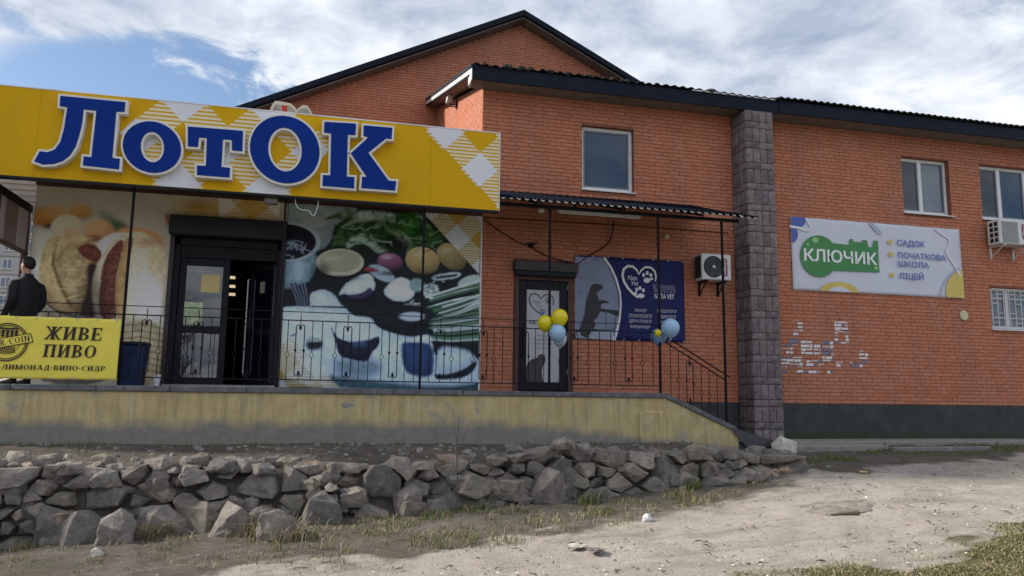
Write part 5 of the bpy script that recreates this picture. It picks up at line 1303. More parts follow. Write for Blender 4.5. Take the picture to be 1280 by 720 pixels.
def scroll_frame(parent, c, y, zb, z2, zt, sl=0.0):
    e = sub('scroll_panel', parent, (c, y, zb))
    w = .062; zl, zh = zb+.09, z2-.10; rr = .008
    f = lambda x, z: (x, y, z+sl*(x-c))
    for s in (-1, 1):
        top = [f(c+s*w, zh-.04), f(c+s*w, zh), f(c+s*w*.85, zh+.025), f(c+s*w*.5, zh+.034), f(c+s*w*.18, zh+.012), f(c+s*w*.2, zh-.018), f(c+s*w*.42, zh-.02)]
        bot = [f(c+s*w, zl+.04), f(c+s*w, zl), f(c+s*w*.85, zl-.025), f(c+s*w*.5, zl-.034), f(c+s*w*.18, zl-.012), f(c+s*w*.2, zl+.018), f(c+s*w*.42, zl+.02)]
        obj('scroll', MB().tube(bot[::-1]+top, rr, 5), iron_m, e)
        zc = (zl+zh)/2; obj('knob', MB().lathe([(.005, -.026), (.017, -.012), (.02, 0), (.017, .012), (.005, .026)], f(c+s*w, zc), 8), iron_m, e)
    obj('spike', MB().tube([f(c, zh-.05), f(c, zh+.02)], .011, 5).tube([f(c, zh+.02), f(c, zt-.02)], .006, 5), iron_m, e)
    obj('spike', MB().tube([f(c, zl-.09), f(c, zl-.02)], .006, 5).tube([f(c, zl-.02), f(c, zl+.05)], .011, 5), iron_m, e)
rail_l = railing('porch_railing', [(-7.1, -2.78), (-2.74, -.62), (-.58, 1.535)], 'black wrought iron railing before the shop door and vegetable panel')
rail_r = railing('porch_railing', [(1.575, 3.655), (3.695, 5.62)], 'black wrought iron railing before the vet door and vet banner')
rs = thing('stair_railing', (6.3, 12.1, -.1), 'sloping black iron handrail beside the porch steps', 'railing')
ry = 12.1
A1, B1 = onY(828, 418, ry), onY(913, 472, ry); A2, B2 = onY(828, 424, ry), onY(905, 474, ry)
obj('handrail', MB().tube([(A1[0], ry, A1[1]), (B1[0], ry, B1[1])], .013, 6), iron_m, rs)
obj('handrail', MB().tube([(A2[0], ry-.001, A2[1]-.02), (B2[0], ry-.001, B2[1])], .012, 6), iron_m, rs)
capz = lambda x: PT+SLOPE*(x-PX1)
hz_ = lambda x: A2[1]-.02+(B2[1]-A2[1]+.02)*(x-A2[0])/(B2[0]-A2[0])
for x, dia in ((5.83, True), (5.98, True), (6.40, True), (6.55, True), (6.70, False)):
    if dia: baluster(rs, x, ry, capz(x)-.005, hz_(x), True)
    else: baluster(rs, x, ry, capz(x)-.005, hz_(x), False)
scroll_frame(rs, 6.19, ry, capz(6.19)+.0, hz_(6.19)-.0, hz_(6.19)+.06, SLOPE)

# ================================================================== CANOPY FRAME CARRYING THE SIGN
fr_ = thing('sign_frame', (-1.7, 12.1, PT), 'slim dark steel posts and beam carrying the yellow sign board', 'frame')
def post(parent, x, z0, z1, w=.017, y=12.1): return obj('post', MB().box(x-w, x+w, y-w, y+w, z0, z1), iron_m, parent)
for x in (-6.2, -2.757, -.60, 1.555): post(fr_, x, PT, 3.05 if x < 2 else 3.05)
obj('beam', MB().box(-6.3, 2.7, 12.02, 12.14, 3.05, 3.11), iron_m, fr_)
for x in (-6.2, -2.757, -.60, 1.555, 2.6): obj('bracket', MB().box(x-.02, x+.02, 12.14, fy-.12, 3.52, 3.56).box(x-.02, x+.02, 12.06, 12.1, 3.11, 3.56), iron_m, fr_)
obj('ceiling_sheet', MB().box(-6.3, 2.7, 12.02, fy-.12, 3.565, 3.58), mat('ceiling_sheet', (.3, .27, .24), .7, .2, 4), fr_)
jb = thing('junction_box', (-.85, 12.5, 3.05), 'grey junction box under the yellow sign', 'box')
X, Z = onY(339, 251, 12.05)
obj('box_body', MB().box(X-.1, X+.1, 12.0, 12.08, Z-.06, Z+.05), mat('grey_box', (.14, .135, .13), .6, .2, 8), jb, bevel=.008)
obj('box_lid', MB().box(X-.085, X+.085, 11.99, 11.998, Z-.045, Z+.035), mat('grey_box2', (.18, .175, .17), .6, .2, 8), jb)
def cable(pts, Y, r, m, label, nm='cable'):
    P = [(*onY(x, y, Y)[:1], Y, onY(x, y, Y)[1]) if len((x, y)) == 2 else 0 for x, y in pts]
    P = [Vector(p) for p in P]; out = []
    for k in range(len(P)-1):
        a, b, c, d = P[max(k-1, 0)], P[k], P[k+1], P[min(k+2, len(P)-1)]
        for i in range(5):
            t = i/5; out.append(.5*((2*b)+(c-a)*t+(2*a-5*b+4*c-d)*t*t+(3*b-a-3*c+d)*t**3))
    out.append(P[-1]); o = obj(nm, MB().tube(out, r, 5), m, None, smooth=True); return tag(o, label, 'cable')
cable([(369, 243), (370, 256), (376, 262), (385, 263), (392, 270), (397, 258), (398, 248)], 11.97, .008, white_metal, 'white cable looping under the yellow sign')
cable([(602, 272), (700, 277), (800, 283), (910, 291)], fy-.03, .008, iron_m, 'long black cable running level across the brick under the canopy')
cable([(604, 274), (630, 292), (652, 305), (662, 305), (672, 314), (690, 322), (718, 330)], fy-.035, .011, iron_m, 'black cable sagging from the sign to the vet door shutter')
cable([(768, 276), (763, 300), (750, 312), (735, 320), (720, 332)], fy-.042, .012, iron_m, 'black cable dropping from the canopy to the vet banner corner')
cable([(900, 352), (904, 366), (906, 392)], fy-.03, .009, white_metal, 'pale hose hanging under the smaller air conditioner')
tl = thing('wire_knot', (3.37, fy-.06, 2.85), 'dark bundle of wire hooked to the brick left of the vet door', 'wire')
X, Z = onY(664, 307, fy-.05)
obj('coil', MB().tube([(X-.06, fy-.05, Z+.02), (X, fy-.07, Z-.06), (X+.06, fy-.05, Z+.03), (X-.02, fy-.08, Z+.05), (X-.05, fy-.06, Z-.03)], .016, 6), iron_m, tl)
obj('hook', MB().tube([(X, fy-.012, Z), (X, fy-.06, Z), (X+.12, fy-.06, Z+.07)], .011, 5), iron_m, tl)

# ================================================================== VET CANOPY
can = thing('entrance_canopy', (5.0, 12.8, PT), 'dark corrugated canopy on slim posts over the vet entrance', 'canopy')
can_m = mat('canopy_sheet', (.010, .012, .018), .95, .3, 4, spec=.0)
edge_l = mat('sheet_edge_lit', (.55, .56, .55), .5, .2, 12)  # bare sheet edge, pale in the wave troughs only: light there put into colour
obj('roof_sheet', corrugated(2.76, 7.15, 11.86, 3.232, fy-.02, 3.84, .135, .016, .016, edge_mi=1), [can_m, edge_l], can)
obj('roof_sheet', corrugated(7.1, 7.46, 11.84, 3.205, 12.75, 3.50, .135, .014, .014, edge_mi=1), [can_m, edge_l], can)
obj('front_beam', MB().box(2.75, 7.2, 12.07, 12.12, 3.15, 3.20), iron_m, can)
for x in (3.4, 4.9, 6.4): obj('rafter', MB().add([(x-.02, 11.9, 3.16), (x+.02, 11.9, 3.16), (x+.02, fy-.03, 3.72), (x-.02, fy-.03, 3.72), (x-.02, 11.9, 3.2), (x+.02, 11.9, 3.2), (x+.02, fy-.03, 3.765), (x-.02, fy-.03, 3.765)], [(0, 1, 5, 4), (1, 2, 6, 5), (2, 3, 7, 6), (3, 0, 4, 7), (4, 5, 6, 7), (3, 2, 1, 0)]), iron_m, can)
post(can, 3.672, PT, 3.15); post(can, 5.64, PT-.0, 3.15); post(can, 6.865, capz(6.865)-.01, 3.15)
tubl = thing('tube_lamp', (4.5, 12.2, 3.1), 'long white tube lamp under the canopy beam', 'lamp')
xa, za = onY(697, 262, 12.3); xb, zb_ = onY(801, 270, 12.3)
obj('housing', MB().box(xa, xb, 12.27, 12.33, za-.03, za+.02), white_metal, tubl, bevel=.008)
obj('diffuser', MB().tube([(xa+.02, 12.3, za-.045), (xb-.02, 12.3, za-.045)], .018, 8), mat('diffuser', (.6, .6, .58), .5, .05, 5), tubl)
for q_ in (xa+.3, xb-.33): obj('hanger', MB().box(q_, q_+.03, 12.28, 12.32, za+.02, 3.33), iron_m, tubl)
X, Z = onY(676.5, 263, 12.3)
sb_ = thing('sensor_box', (X, 12.3, Z), 'small grey white box hanging under the canopy left of the tube lamp', 'sensor')
obj('case', MB().box(X-.045, X+.045, 12.26, 12.34, Z-.04, Z+.03), white_metal, sb_, bevel=.008); obj('stem', MB().box(X-.01, X+.01, 12.29, 12.31, Z+.03, 3.32), iron_m, sb_)
X, Z = onY(832.5, 296, fy-.05)
bl_ = thing('globe_lamp', (X, fy-.05, Z-.06), 'small round cream lamp on the brick above the vet banner', 'lamp')
obj('globe', MB().lathe([(.005, -.055), (.035, -.04), (.05, -.01), (.05, .012), (.03, .042), (.005, .05)], (X, fy-.075, Z), 14), mat('globe_cream', (.62, .58, .46), .4, .05, 5), bl_, smooth=True)
obj('socket', MB().lathe([(.03, -.035), (.03, .0)], (X, fy-.012, Z), 10, 'Y'), white_metal, bl_)

# ================================================================== AIR CONDITIONERS
def ac(x0, x1, yfr, z0, z1, label, disc, logo, fanx=.40, side=False, grille_grey=False):
    t = thing('air_conditioner', ((x0+x1)/2, fy-.2, z0), label, 'air conditioner')
    yb_ = fy-.09; wm = mat('ac_white', (.66, .67, .68), .45, .06, 4, dirt=((.45, .43, .4), 5, .4))
    obj('casing', MB().box(x0, x1, yfr, yb_, z0, z1), wm, t, bevel=.018)
    w, h = x1-x0, z1-z0
    cx_, cz_ = x0+w*fanx, (z0+z1)/2; r = h*.41
    if not grille_grey:
        obj('fan_grille', MB().lathe([(r*.25, -.0), (r, .0), (r*1.03, .008)], (cx_, yfr-.008, cz_), 36, 'Y'), mat('ac_fan_dark', (.035, .045, .05), .6, .2, 9), t)
        rg_ = MB()
        for k in range(1, 9): rg_.ring([(cx_+(r*k/9+.004)*math.cos(2*math.pi*i/32), cz_+(r*k/9+.004)*math.sin(2*math.pi*i/32)) for i in range(32)], [(cx_+(r*k/9)*math.cos(2*math.pi*i/32), cz_+(r*k/9)*math.sin(2*math.pi*i/32)) for i in range(32)], yfr-.016, yfr-.0085)
        obj('grille_rings', rg_, mat('ac_ring', (.12, .14, .14), .5, .1, 9), t, fix=True)
        obj('hub', MB().lathe([(.03, 0), (.032, .01), (.01, .012)], (cx_, yfr-.022, cz_), 16, 'Y'), white_m, t)
    else:
        sl = MB(); xa, xb = x0+w*.07, x0+w*.58
        nsl = 16
        for k in range(nsl):
            z = z0+h*.06+(h*.86)*k/nsl; sl.box(xa, xb, yfr-.012, yfr-.002, z, z+h*.86/nsl*.62)
        obj('front_louvre', sl, mat('ac_grey', (.3, .31, .33), .5, .1, 5), t)
    if side:
        sg_ = MB()
        for j in range(4):
            for i in range(2):
                y0 = yfr+.05+i*.12; z = z0+.05+j*(h-.08)/4
                sg_.box(x0-.004, x0+.002, y0, y0+.085, z, z+(h-.08)/4-.03)
        obj('side_vent', sg_, mat('ac_vent_dark', (.015, .015, .017), .8, .1, 5), t)
    else:
        obj('side_grille', MB().box(x0-.006, x0-.001, yfr+.03, yb_-.02, z0+.04, z1-.04), mat('ac_side_dark', (.03, .03, .033), .8, .3, 30), t)
    if logo:
        lx0, lx1, lz0, lz1 = logo
        c = ((lx0+lx1)/2); pts = []
        rr_ = (lx1-lx0)/2
        for i in range(12): pts.append((c+rr_*math.cos(math.pi*i/11), lz1-rr_+rr_*math.sin(math.pi*i/11)))
        for i in range(12): pts.append((c+rr_*math.cos(math.pi+math.pi*i/11), lz0+rr_+rr_*math.sin(math.pi+math.pi*i/11)))
        lg = obj('logo_plate', MB().prism(pts, yfr-.004, yfr-.001), mat('logo_maroon', (.24, .02, .05), .5, .1, 5), t)
        v, f = text_mb('chigo', .012, 0); lo, hi = v.min(0), v.max(0)
        mb = MB().add([(c-(rr_*.62)+(rr_*1.24)*(q[1]-lo[1])/(hi[1]-lo[1]), yfr-.006, lz1-rr_*.5-(lz1-lz0-rr_)*(q[0]-lo[0])/(hi[0]-lo[0])) for q in v], f)
        obj('lettering', mb, white_p, lg)
    for x in (x0+.12, x1-.12): obj('bracket', MB().box(x-.018, x+.018, yfr+.0, fy-.014, z0-.035, z0-.002).box(x-.018, x+.018, fy-.05, fy-.014, z0-.28, z0-.035).tube([(x, yfr+.05, z0-.03), (x, fy-.03, z0-.26)], .012, 5), white_metal if side else iron_m, t)
    return t
ac(7.115, 7.755, 13.33, 2.30, 2.81, 'white air conditioner with round dark fan beside the vet banner', None, (7.565, 7.665, 2.37, 2.73))
ac(14.235, 15.08, 13.28, 3.43, 3.98, 'white air conditioner with slotted side under the far right window', None, (14.83, 14.93, 3.55, 3.9), side=True, grille_grey=True)
# floodlight under the eave of the bay
fY, fz = onX(563, 128, 2.66)
fl = thing('floodlight', (2.7, fY, fz), 'white floodlight under the eave on the sunlit side wall', 'lamp')
h_ = .15
obj('lamp_body', MB().add([(2.56, fY-.1, fz), (2.68, fY-.1, fz-.04), (2.68, fY+.1, fz-.04), (2.56, fY+.1, fz), (2.58, fY-.1, fz+h_), (2.71, fY-.1, fz+h_-.02), (2.71, fY+.1, fz+h_-.02), (2.58, fY+.1, fz+h_)], [(0, 1, 5, 4), (1, 2, 6, 5), (2, 3, 7, 6), (3, 0, 4, 7), (4, 5, 6, 7), (3, 2, 1, 0)]), white_metal, fl, bevel=.012)
obj('arm', MB().box(2.66, 2.79, fY-.07, fY-.05, fz-.08, fz-.06).box(2.66, 2.79, fY+.05, fY+.07, fz-.08, fz-.06).box(2.64, 2.66, fY-.07, fY+.07, fz-.08, fz-.04).box(2.79, 2.808, fY-.08, fY+.08, fz-.1, fz+.05), iron_m, fl)

# ================================================================== LEFT END: hanging screen, corrugated wall, block of flats
scn = thing('side_screen', (-4.62, 13, PT), 'pinkish grey hanging wind screen in a dark frame at the left porch end', 'screen')
sxx = -4.63
obj('top_beam', MB().box(sxx-.04, sxx+.04, 11.6, fy-.02, 2.86, 2.97), iron_m, scn)
pm = mat('screen_panel', (.42, .38, .40), .6, .12, 2); pm2 = mat('screen_panel_brown', (.22, .15, .15), .6, .2, 2)
for k in range(4): 
    y0 = 11.65+k*.52; obj('panel', MB().box(sxx-.012, sxx+.012, y0, y0+.5, 2.22, 2.85), [pm, pm, pm2, pm][k] if k != 3 else pm, scn)
obj('bottom_rail', MB().box(sxx-.03, sxx+.03, 11.6, fy-.02, 2.16, 2.215), brown_m, scn)
for y in (12.30, 12.43, 13.62): obj('upright', MB().box(sxx-.025, sxx+.025, y-.02, y+.02, 2.216 if y < 13 else PT, 2.858), brown_m, scn)
obj('upright', MB().box(sxx-.025, sxx+.025, 11.6, 11.64, 2.216, 2.858), brown_m, scn)
cw = thing('corrugated_fence', (-7, 14.6, -.8), 'beige corrugated metal wall behind the left end of the shop', 'wall')
cmm = MB(); n_ = 120
for i in range(n_+1):
    x = -9.0+(-4.72+9.0)*1.0
for k in range(26):
    z = 2.9+k*.05; cmm.box(-9.5, -4.72, 14.6+(.0 if k % 2 else .018), 14.66, z, z+.05)
obj('sheet', cmm, mat('beige_sheet', (.40, .36, .33), .6, .12, 3), cw)
for x in (-9.3, -7.2, -5.0): obj('post', MB().box(x-.04, x+.04, 14.67, 14.75, -.9, 4.1), brown_m, cw)
# block of flats
FY_ = 131.0
fb = thing('apartment_block', (-45, FY_, -1), 'distant pale grey panel block of flats behind the man', 'building')
flat_m = mat('panel_concrete', (.42, .40, .385), .9, .1, .25, dirt=((.3, .28, .26), .4, .5)); joint_m = mat('panel_joint', (.2, .19, .18), .9, .1, 1)
bxa, bxb, bh = -78.0, -20.0, 27.2
obj('wall', MB().box(bxa, bxb, FY_, FY_+13, -1, bh), flat_m, fb)
obj('roof', MB().box(bxa-.3, bxb+.3, FY_-.3, FY_+13.3, bh, bh+.5), joint_m, fb)
wz0 = onY(16, 313, FY_)[1]; SH = 2.82
xa_ = onY(12, 302, FY_)[0]
jm = MB()
z = wz0-.95-8*SH
lev = [wz0-.95+k*SH for k in range(-7, 3)]
for z in lev:
    if -1 < z < bh: jm.box(bxa, bxb, FY_-.02, FY_-.001, z-.09, z+.09)
xj = [xa_+1.7+k*3.3 for k in range(-12, 9)]
for x in xj:
    if bxa < x < bxb: jm.box(x-.07, x+.07, FY_-.025, FY_-.021, -1, bh)
obj('panel_joints', jm, joint_m, fb)
WM = mesh_of('pane', MB().box(-.62, .62, -.05, 0, 0, 1.35), glass_l, (0, 0, 0))
FM = mesh_of('frame', MB().box(-.72, -.62, -.09, 0, -.1, 1.45).box(.62, .72, -.09, 0, -.1, 1.45).box(-.62, .62, -.09, 0, 1.35, 1.45).box(-.62, .62, -.09, 0, -.1, 0).box(-.05, .05, -.09, -.05, 0, 1.35).box(-.85, .85, -.2, 0, -.16, -.1), white_metal, (0, 0, 0))
for x in xj[:-1]:
    xc = x+1.65
    for z in lev[:-1]:
        if not (bxa+1 < xc < bxb-1) or z+2.5 > bh or z < -.5: continue
        w = bpy.data.objects.new('window', FM); link(w, fb, (xc, FY_-.003, z+.95))
        p_ = bpy.data.objects.new('pane', WM); link(p_, w, (xc, FY_-.004, z+.95))

# ================================================================== SIDEWALK
for nm, x0, x1, y0, y1, zt, lab in (('sidewalk', 7.78, 18.2, 12.72, fy-.04, -.752, 'narrow concrete walk along the right wing'),):
    sw_ = bpy.data.objects.new(nm, None); link(sw_, None, (x0, y0, zt)); struct(sw_); tag(sw_, lab, 'sidewalk')
    x = x0
    while x < x1:
        w = random.uniform(1.1, 1.6)
        obj('slab', MB().box(x+.005, min(x+w, x1)-.005, y0+random.uniform(-.02, .02), y1, zt-.25, zt+random.uniform(-.008, .004)), pave_m, sw_, bevel=.012); x += w
P_ = [ghit(*q) for q in [(985, 556.5), (1030, 556), (1112, 562.5), (1040, 564.5), (988, 564)]]
mbp = MB(); 
top_ = [(x, y, -.80+.0*i) for i, (x, y) in enumerate(P_)]
n = len(top_); mbp.v = [(x, y, -.775) for x, y, z in top_]+[(x, y, -1.0) for x, y, z in top_]
mbp.f = [tuple(range(n))[::-1], tuple(range(n, 2*n))]+[(i, (i+1) % n, n+(i+1) % n, n+i) for i in range(n)]; mbp.m = [0]*len(mbp.f)
tag(obj('paving_slab', mbp, pave_m, None, bevel=.01, fix=True), 'loose pale concrete slab at the foot of the stone pillar', 'slab')
a_, b_ = ghit(1115, 564.5), ghit(1235, 563)
tag(obj('kerb', MB().add([(a_[0], a_[1]-.06, -1.0), (b_[0], b_[1]-.06, -1.0), (b_[0], b_[1]+.06, -1.0), (a_[0], a_[1]+.06, -1.0), (a_[0], a_[1]-.06, -.79), (b_[0], b_[1]-.06, -.79), (b_[0], b_[1]+.06, -.79), (a_[0], a_[1]+.06, -.79)], [(0, 1, 5, 4), (1, 2, 6, 5), (2, 3, 7, 6), (3, 0, 4, 7), (4, 5, 6, 7), (3, 2, 1, 0)]), concrete_m, None, bevel=.01), 'low weathered kerb stone in the weeds before the right wing', 'kerb')

# ================================================================== DRY STONE WALL
stone_m = bpy.data.materials.new('granite')
def _sm():
    t, b = nodes_of(stone_m); p = pos_of(t); oi = t.nodes.new('ShaderNodeObjectInfo').outputs['Random']
    base = ramp(t, oi, [(0, (.21, .195, .18)), (.2, (.27, .235, .215)), (.4, (.33, .295, .262)), (.55, (.185, .178, .172)), (.7, (.37, .325, .28)), (.85, (.28, .25, .2)), (1, (.24, .215, .195))])
    f = noise_node(t, 7, 9, .72, p, .6)
    c = mixc(t, 1.0, base, ramp(t, f, [(.25, (.5, .5, .52)), (.5, (1, 1, 1)), (.75, (1.7, 1.62, 1.55))]), 'MULTIPLY')
    c = mixc(t, ramp(t, noise_node(t, 45, 5, .7, p), [(.56, (0, 0, 0)), (.7, (.5,)*3)]), c, (.33, .3, .28))
    c = mixc(t, ramp(t, noise_node(t, 3.1, 8, .7, p, .8), [(.57, (0, 0, 0)), (.7, (.55,)*3)]), c, (.1, .085, .068))
    t.links.new(c, b.inputs['Base Color']); b.inputs['Roughness'].default_value = .88; b.inputs['Specular IOR Level'].default_value = .3
    h = tmath(t, 'ADD', noise_node(t, 11, 10, .75, p, .7), tmath(t, 'MULTIPLY', noise_node(t, 55, 6, .75, p), .4))
    bump(t, b, h, 1.0, .07)
_sm()
ochre_m = mat('ochre_stone', (.27, .2, .158), .9, .4, 9, .8, 14)
pale_m = mat('pale_stone', (.5, .47, .42), .9, .25, 14, .6, 30)
CHIP = bpy.data.textures.new('chips', 'CLOUDS'); CHIP.noise_scale = .07; CHIP.noise_depth = 3; CHIP.cloud_type = 'GRAYSCALE'
def hull(pts, name, m, parent, bev=.012):
    bm = bmesh.new()
    for p in pts: bm.verts.new(p)
    r = bmesh.ops.convex_hull(bm, input=bm.verts)
    junk = [g for g in r['geom_interior'] if isinstance(g, bmesh.types.BMVert)]+[g for g in r['geom_unused'] if isinstance(g, bmesh.types.BMVert)]
    bmesh.ops.delete(bm, geom=list(set(junk)), context='VERTS')
    bmesh.ops.dissolve_limit(bm, angle_limit=.2, verts=bm.verts, edges=bm.edges)
    lo, hi = bbox([v.co[:] for v in bm.verts]); org = ((lo[0]+hi[0])/2, (lo[1]+hi[1])/2, lo[2])
    for v in bm.verts: v.co -= Vector(org)
    me = bpy.data.meshes.new(name); bm.to_mesh(me); bm.free(); me.materials.append(m)
    o = bpy.data.objects.new(name, me); link(o, parent, org)
    b = o.modifiers.new('edge', 'BEVEL'); b.width = bev; b.segments = 1; b.limit_method = 'ANGLE'; b.angle_limit = .35
    u = o.modifiers.new('split', 'SUBSURF'); u.subdivision_type = 'SIMPLE'; u.levels = 1; u.render_levels = 2
    d = o.modifiers.new('chips', 'DISPLACE'); d.texture = CHIP; d.strength = .035; d.mid_level = .5; d.texture_coords = 'GLOBAL'
    return o
def rock(c, size, rz=0.0, seed=0, m=None, parent=None, name='stone', flat=.75, bev=.012):
    r = random.Random(seed); P = []
    for sx in (-1, 1):
        for sy in (-1, 1):
            for sz in (0, 1):
                k = r.uniform(.55, 1.0) if sz else r.uniform(.75, 1.05)
                P.append((sx*.5*k*r.uniform(.75, 1.1), sy*.5*k*r.uniform(.75, 1.1), sz*r.uniform(flat, 1.0)-(0 if sz else r.uniform(0, .1))))
    for k in range(5):
        a = r.uniform(0, 6.28); P.append((.56*math.cos(a), .56*math.sin(a), r.uniform(.15, .7)))
    P.append((r.uniform(-.2, .2), r.uniform(-.2, .2), 1.05))
    ca, sa = math.cos(rz), math.sin(rz)
    Q = [(c[0]+(x*ca*size[0]-y*sa*size[1]), c[1]+(x*sa*size[0]+y*ca*size[1]), c[2]+z*size[2]) for x, y, z in P]
    return hull(Q, name, m or stone_m, parent, bev)
dsw = thing('stone_wall', (.4, 9.3, -1.3), 'low dry wall of stacked grey granite stones before the porch', 'wall')
rw = random.Random(23)
crest = lambda X: float(np.interp(X, [-7, -3.3, -1, 0, 2, 2.9, 3.4, 4, 5, 6, 7], [-.80, -.81, -.84, -.86, -.82, -.64, -.66, -.68, -.72, -.80, -.90]))
basez = lambda X: float(Gz(X, 9.0, False))-.06
AX, AH = .30, .205
sites = []
for k in range(12000):
    X = rw.uniform(-6.6, 5.95); b0, c0 = basez(X), crest(X)
    h = rw.uniform(b0, c0); r_ = (rw.choice([.55, .75, .9, 1.1, 1.35]) if k < 900 else rw.choice([.5, .6, .75])) if k < 4000 else .42
    if all(((X-s[0])/AX)**2+((h-s[1])/AH)**2 > (max(r_, s[2])*.9)**2 for s in sites): sites.append((X, h, r_))
for i, (X, h, r_) in enumerate(sites):
    cell = [(X-.6, h-.5), (X+.6, h-.5), (X+.6, h+.5), (X-.6, h+.5)]
    cell = clip(cell, [(X-.6, basez(X)-.05), (X+.6, basez(X)-.05), (X+.6, crest(X)+rw.uniform(-.02, .075)), (X-.6, crest(X)+rw.uniform(-.02, .075))])
    for j, (x2, h2, r2) in enumerate(sites):
        if j == i or abs(x2-X) > 1.3 or not cell: continue
        # bisector in the stretched metric
        ux, uh = (x2-X)/AX**2, (h2-h)/AH**2; mx, mh = (X+x2)/2, (h+h2)/2
        if abs(ux)+abs(uh) < 1e-9: continue
        wgt = .16*(r_-r2); mx += (x2-X)*wgt; mh += (h2-h)*wgt
        out = []
        for k in range(len(cell)):
            p, q = cell[k-1], cell[k]; d1 = (p[0]-mx)*ux+(p[1]-mh)*uh; d2 = (q[0]-mx)*ux+(q[1]-mh)*uh
            if (d1 <= 0) != (d2 <= 0): t = d1/(d1-d2); out.append((p[0]+(q[0]-p[0])*t, p[1]+(q[1]-p[1])*t))
            if d2 <= 0: out.append(q)
        cell = out
    if len(cell) < 3: continue
    cxx = sum(p[0] for p in cell)/len(cell); cyy = sum(p[1] for p in cell)/len(cell)
    H = max(crest(X)-basez(X), .1); frac = (cyy-basez(X))/H
    yF = 9.10+.30*frac+rw.uniform(-.08, .08)
    prt = rw.uniform(.04, .13)
    P = []
    ax_, az_ = rw.uniform(-.55, .55), rw.uniform(-.25, .65)      # a cleft face, tilted its own way
    fx_, fz_ = rw.uniform(-.03, .03), rw.uniform(-.02, .03)
    sh_ = rw.uniform(.88, 1.0)
    for x, z in cell:
        dx_, dz_ = (x-cxx)*sh_, (z-cyy)*sh_
        j_ = lambda: rw.uniform(-.018, .018)
        P.append((cxx+dx_*rw.uniform(.9, 1.02)+j_(), yF+rw.uniform(-.02, .06), cyy+dz_*rw.uniform(.9, 1.02)+j_())); P.append((cxx+dx_*.85, yF+rw.uniform(.25, .38), cyy+dz_*.85))
        k = rw.uniform(.68, .96)
        if rw.random() < .8: P.append((cxx+fx_+dx_*k, yF-prt+ax_*dx_*k+az_*dz_*k+rw.uniform(-.008, .008), cyy+fz_+dz_*k))
    if rw.random() < .5: P.append((cxx+rw.uniform(-.06, .06), yF-prt-rw.uniform(.0, .05), cyy+rw.uniform(-.04, .04)))
    ra = rw.uniform(-.2, .2); kk = rw.uniform(.86, 1.1)
    P = [(cxx+((x-cxx)*math.cos(ra)-(z-cyy)*math.sin(ra))*kk, y, cyy+((x-cxx)*math.sin(ra)+(z-cyy)*math.cos(ra))*kk) for x, y, z in P]
    hull(P, 'stone', ochre_m if rw.random() < .035 else stone_m, dsw, .007)
# cap stones lying on the crest
x = -6.4
while x < 5.7:
    w = rw.uniform(.14, .38); 
    if rw.random() < .78:
        y = 9.42+rw.uniform(-.08, .28)
        rock((x+w/2, y, crest(x)-.05+rw.uniform(-.02, .02)), (w, rw.uniform(.2, .36), rw.uniform(.08, .19)), rw.uniform(-.5, .5), rw.randrange(9999), None if rw.random() > .06 else ochre_m, dsw, flat=.6)
    x += w*rw.uniform(.7, 1.3)
for k in range(60):                               # stones jutting from the face
    X = rw.uniform(-6.3, 5.6); f_ = rw.random(); b0, c0 = basez(X), crest(X); s_ = rw.uniform(.13, .32)*(1 if X < 2.5 else .8)
    rock((X, 9.12+.3*f_-rw.uniform(-.02, .08), b0+(c0-b0)*f_*.8), (s_, s_*.9, s_*rw.uniform(.45, .8)), rw.uniform(-.8, .8), rw.randrange(9999), None, dsw, flat=.5, bev=.007)
for k in range(60):                               # more flat pieces along the top
    X = rw.uniform(-6.4, 5.8); s_ = rw.uniform(.1, .3)
    rock((X, 9.35+rw.uniform(-.1, .45), crest(X)-.03+rw.uniform(-.02, .05)), (s_, s_*.8, s_*rw.uniform(.3, .6)), rw.uniform(-1, 1), rw.randrange(9999), None if rw.random() > .05 else ochre_m, dsw, flat=.5, bev=.007)
# the pile where the wall peters out to the right
for k in range(26):
    X = rw.uniform(5.6, 7.15); y = rw.uniform(max(9.3, X/.665), max(9.3, X/.665)+.9)
    s_ = rw.uniform(.14, .34); rock((X, y, float(Gz(X, y))-.04), (s_, s_*rw.uniform(.7, 1.1), s_*rw.uniform(.45, .75)), rw.uniform(0, 3), rw.randrange(9999), None, dsw)
x0_, y0_ = ghit(965, 562)
# stones lying or leaning in the front row, left to right (pixel of foot, size across, height)
front = [(27, 672, 30, 46), (56, 682, 36, 40), (97, 680, 46, 32), (136, 683, 40, 36), (172, 668, 34, 30), (205, 668, 52, 30), (250, 664, 44, 30), (287, 670, 46, 34), (347, 676, 44, 32),
         (622, 625, 42, 26), (655, 628, 36, 26), (688, 629, 38, 36), (716, 622, 30, 36), (838, 605, 44, 30), (862, 609, 26, 22), (900, 602, 36, 16), (928, 597, 30, 14)]
for k, (px_, py_, w_, h_) in enumerate(front):
    X, Y = ghit(px_, py_); s = math.hypot(X, Y)*math.cos(math.atan2(px_-640, FPX))/FPX
    rock((X, Y+.12, float(Gz(X, Y))-.05), (w_*s*1.15, w_*s*.95, h_*s*1.1+.05), rw.uniform(-.6, .6), 300+k, None, dsw, flat=.5, bev=.008)
loose = [(402, 655, 52, 36, stone_m, 'reddish rounded boulder fallen before the middle of the stone wall'),
         (512, 642, 38, 34, pale_m if False else stone_m, 'pointed grey stone standing alone in the grass before the wall'),
         (566, 637, 42, 20, stone_m, 'flat mossy stone lying right of the pointed stone'),
         (984, 566, 26, 20, pale_m, 'pale squarish stone at the corner of the concrete slab'),
         (119, 698, 16, 10, pale_m, 'small whitish stone on the soil at the lower left')]
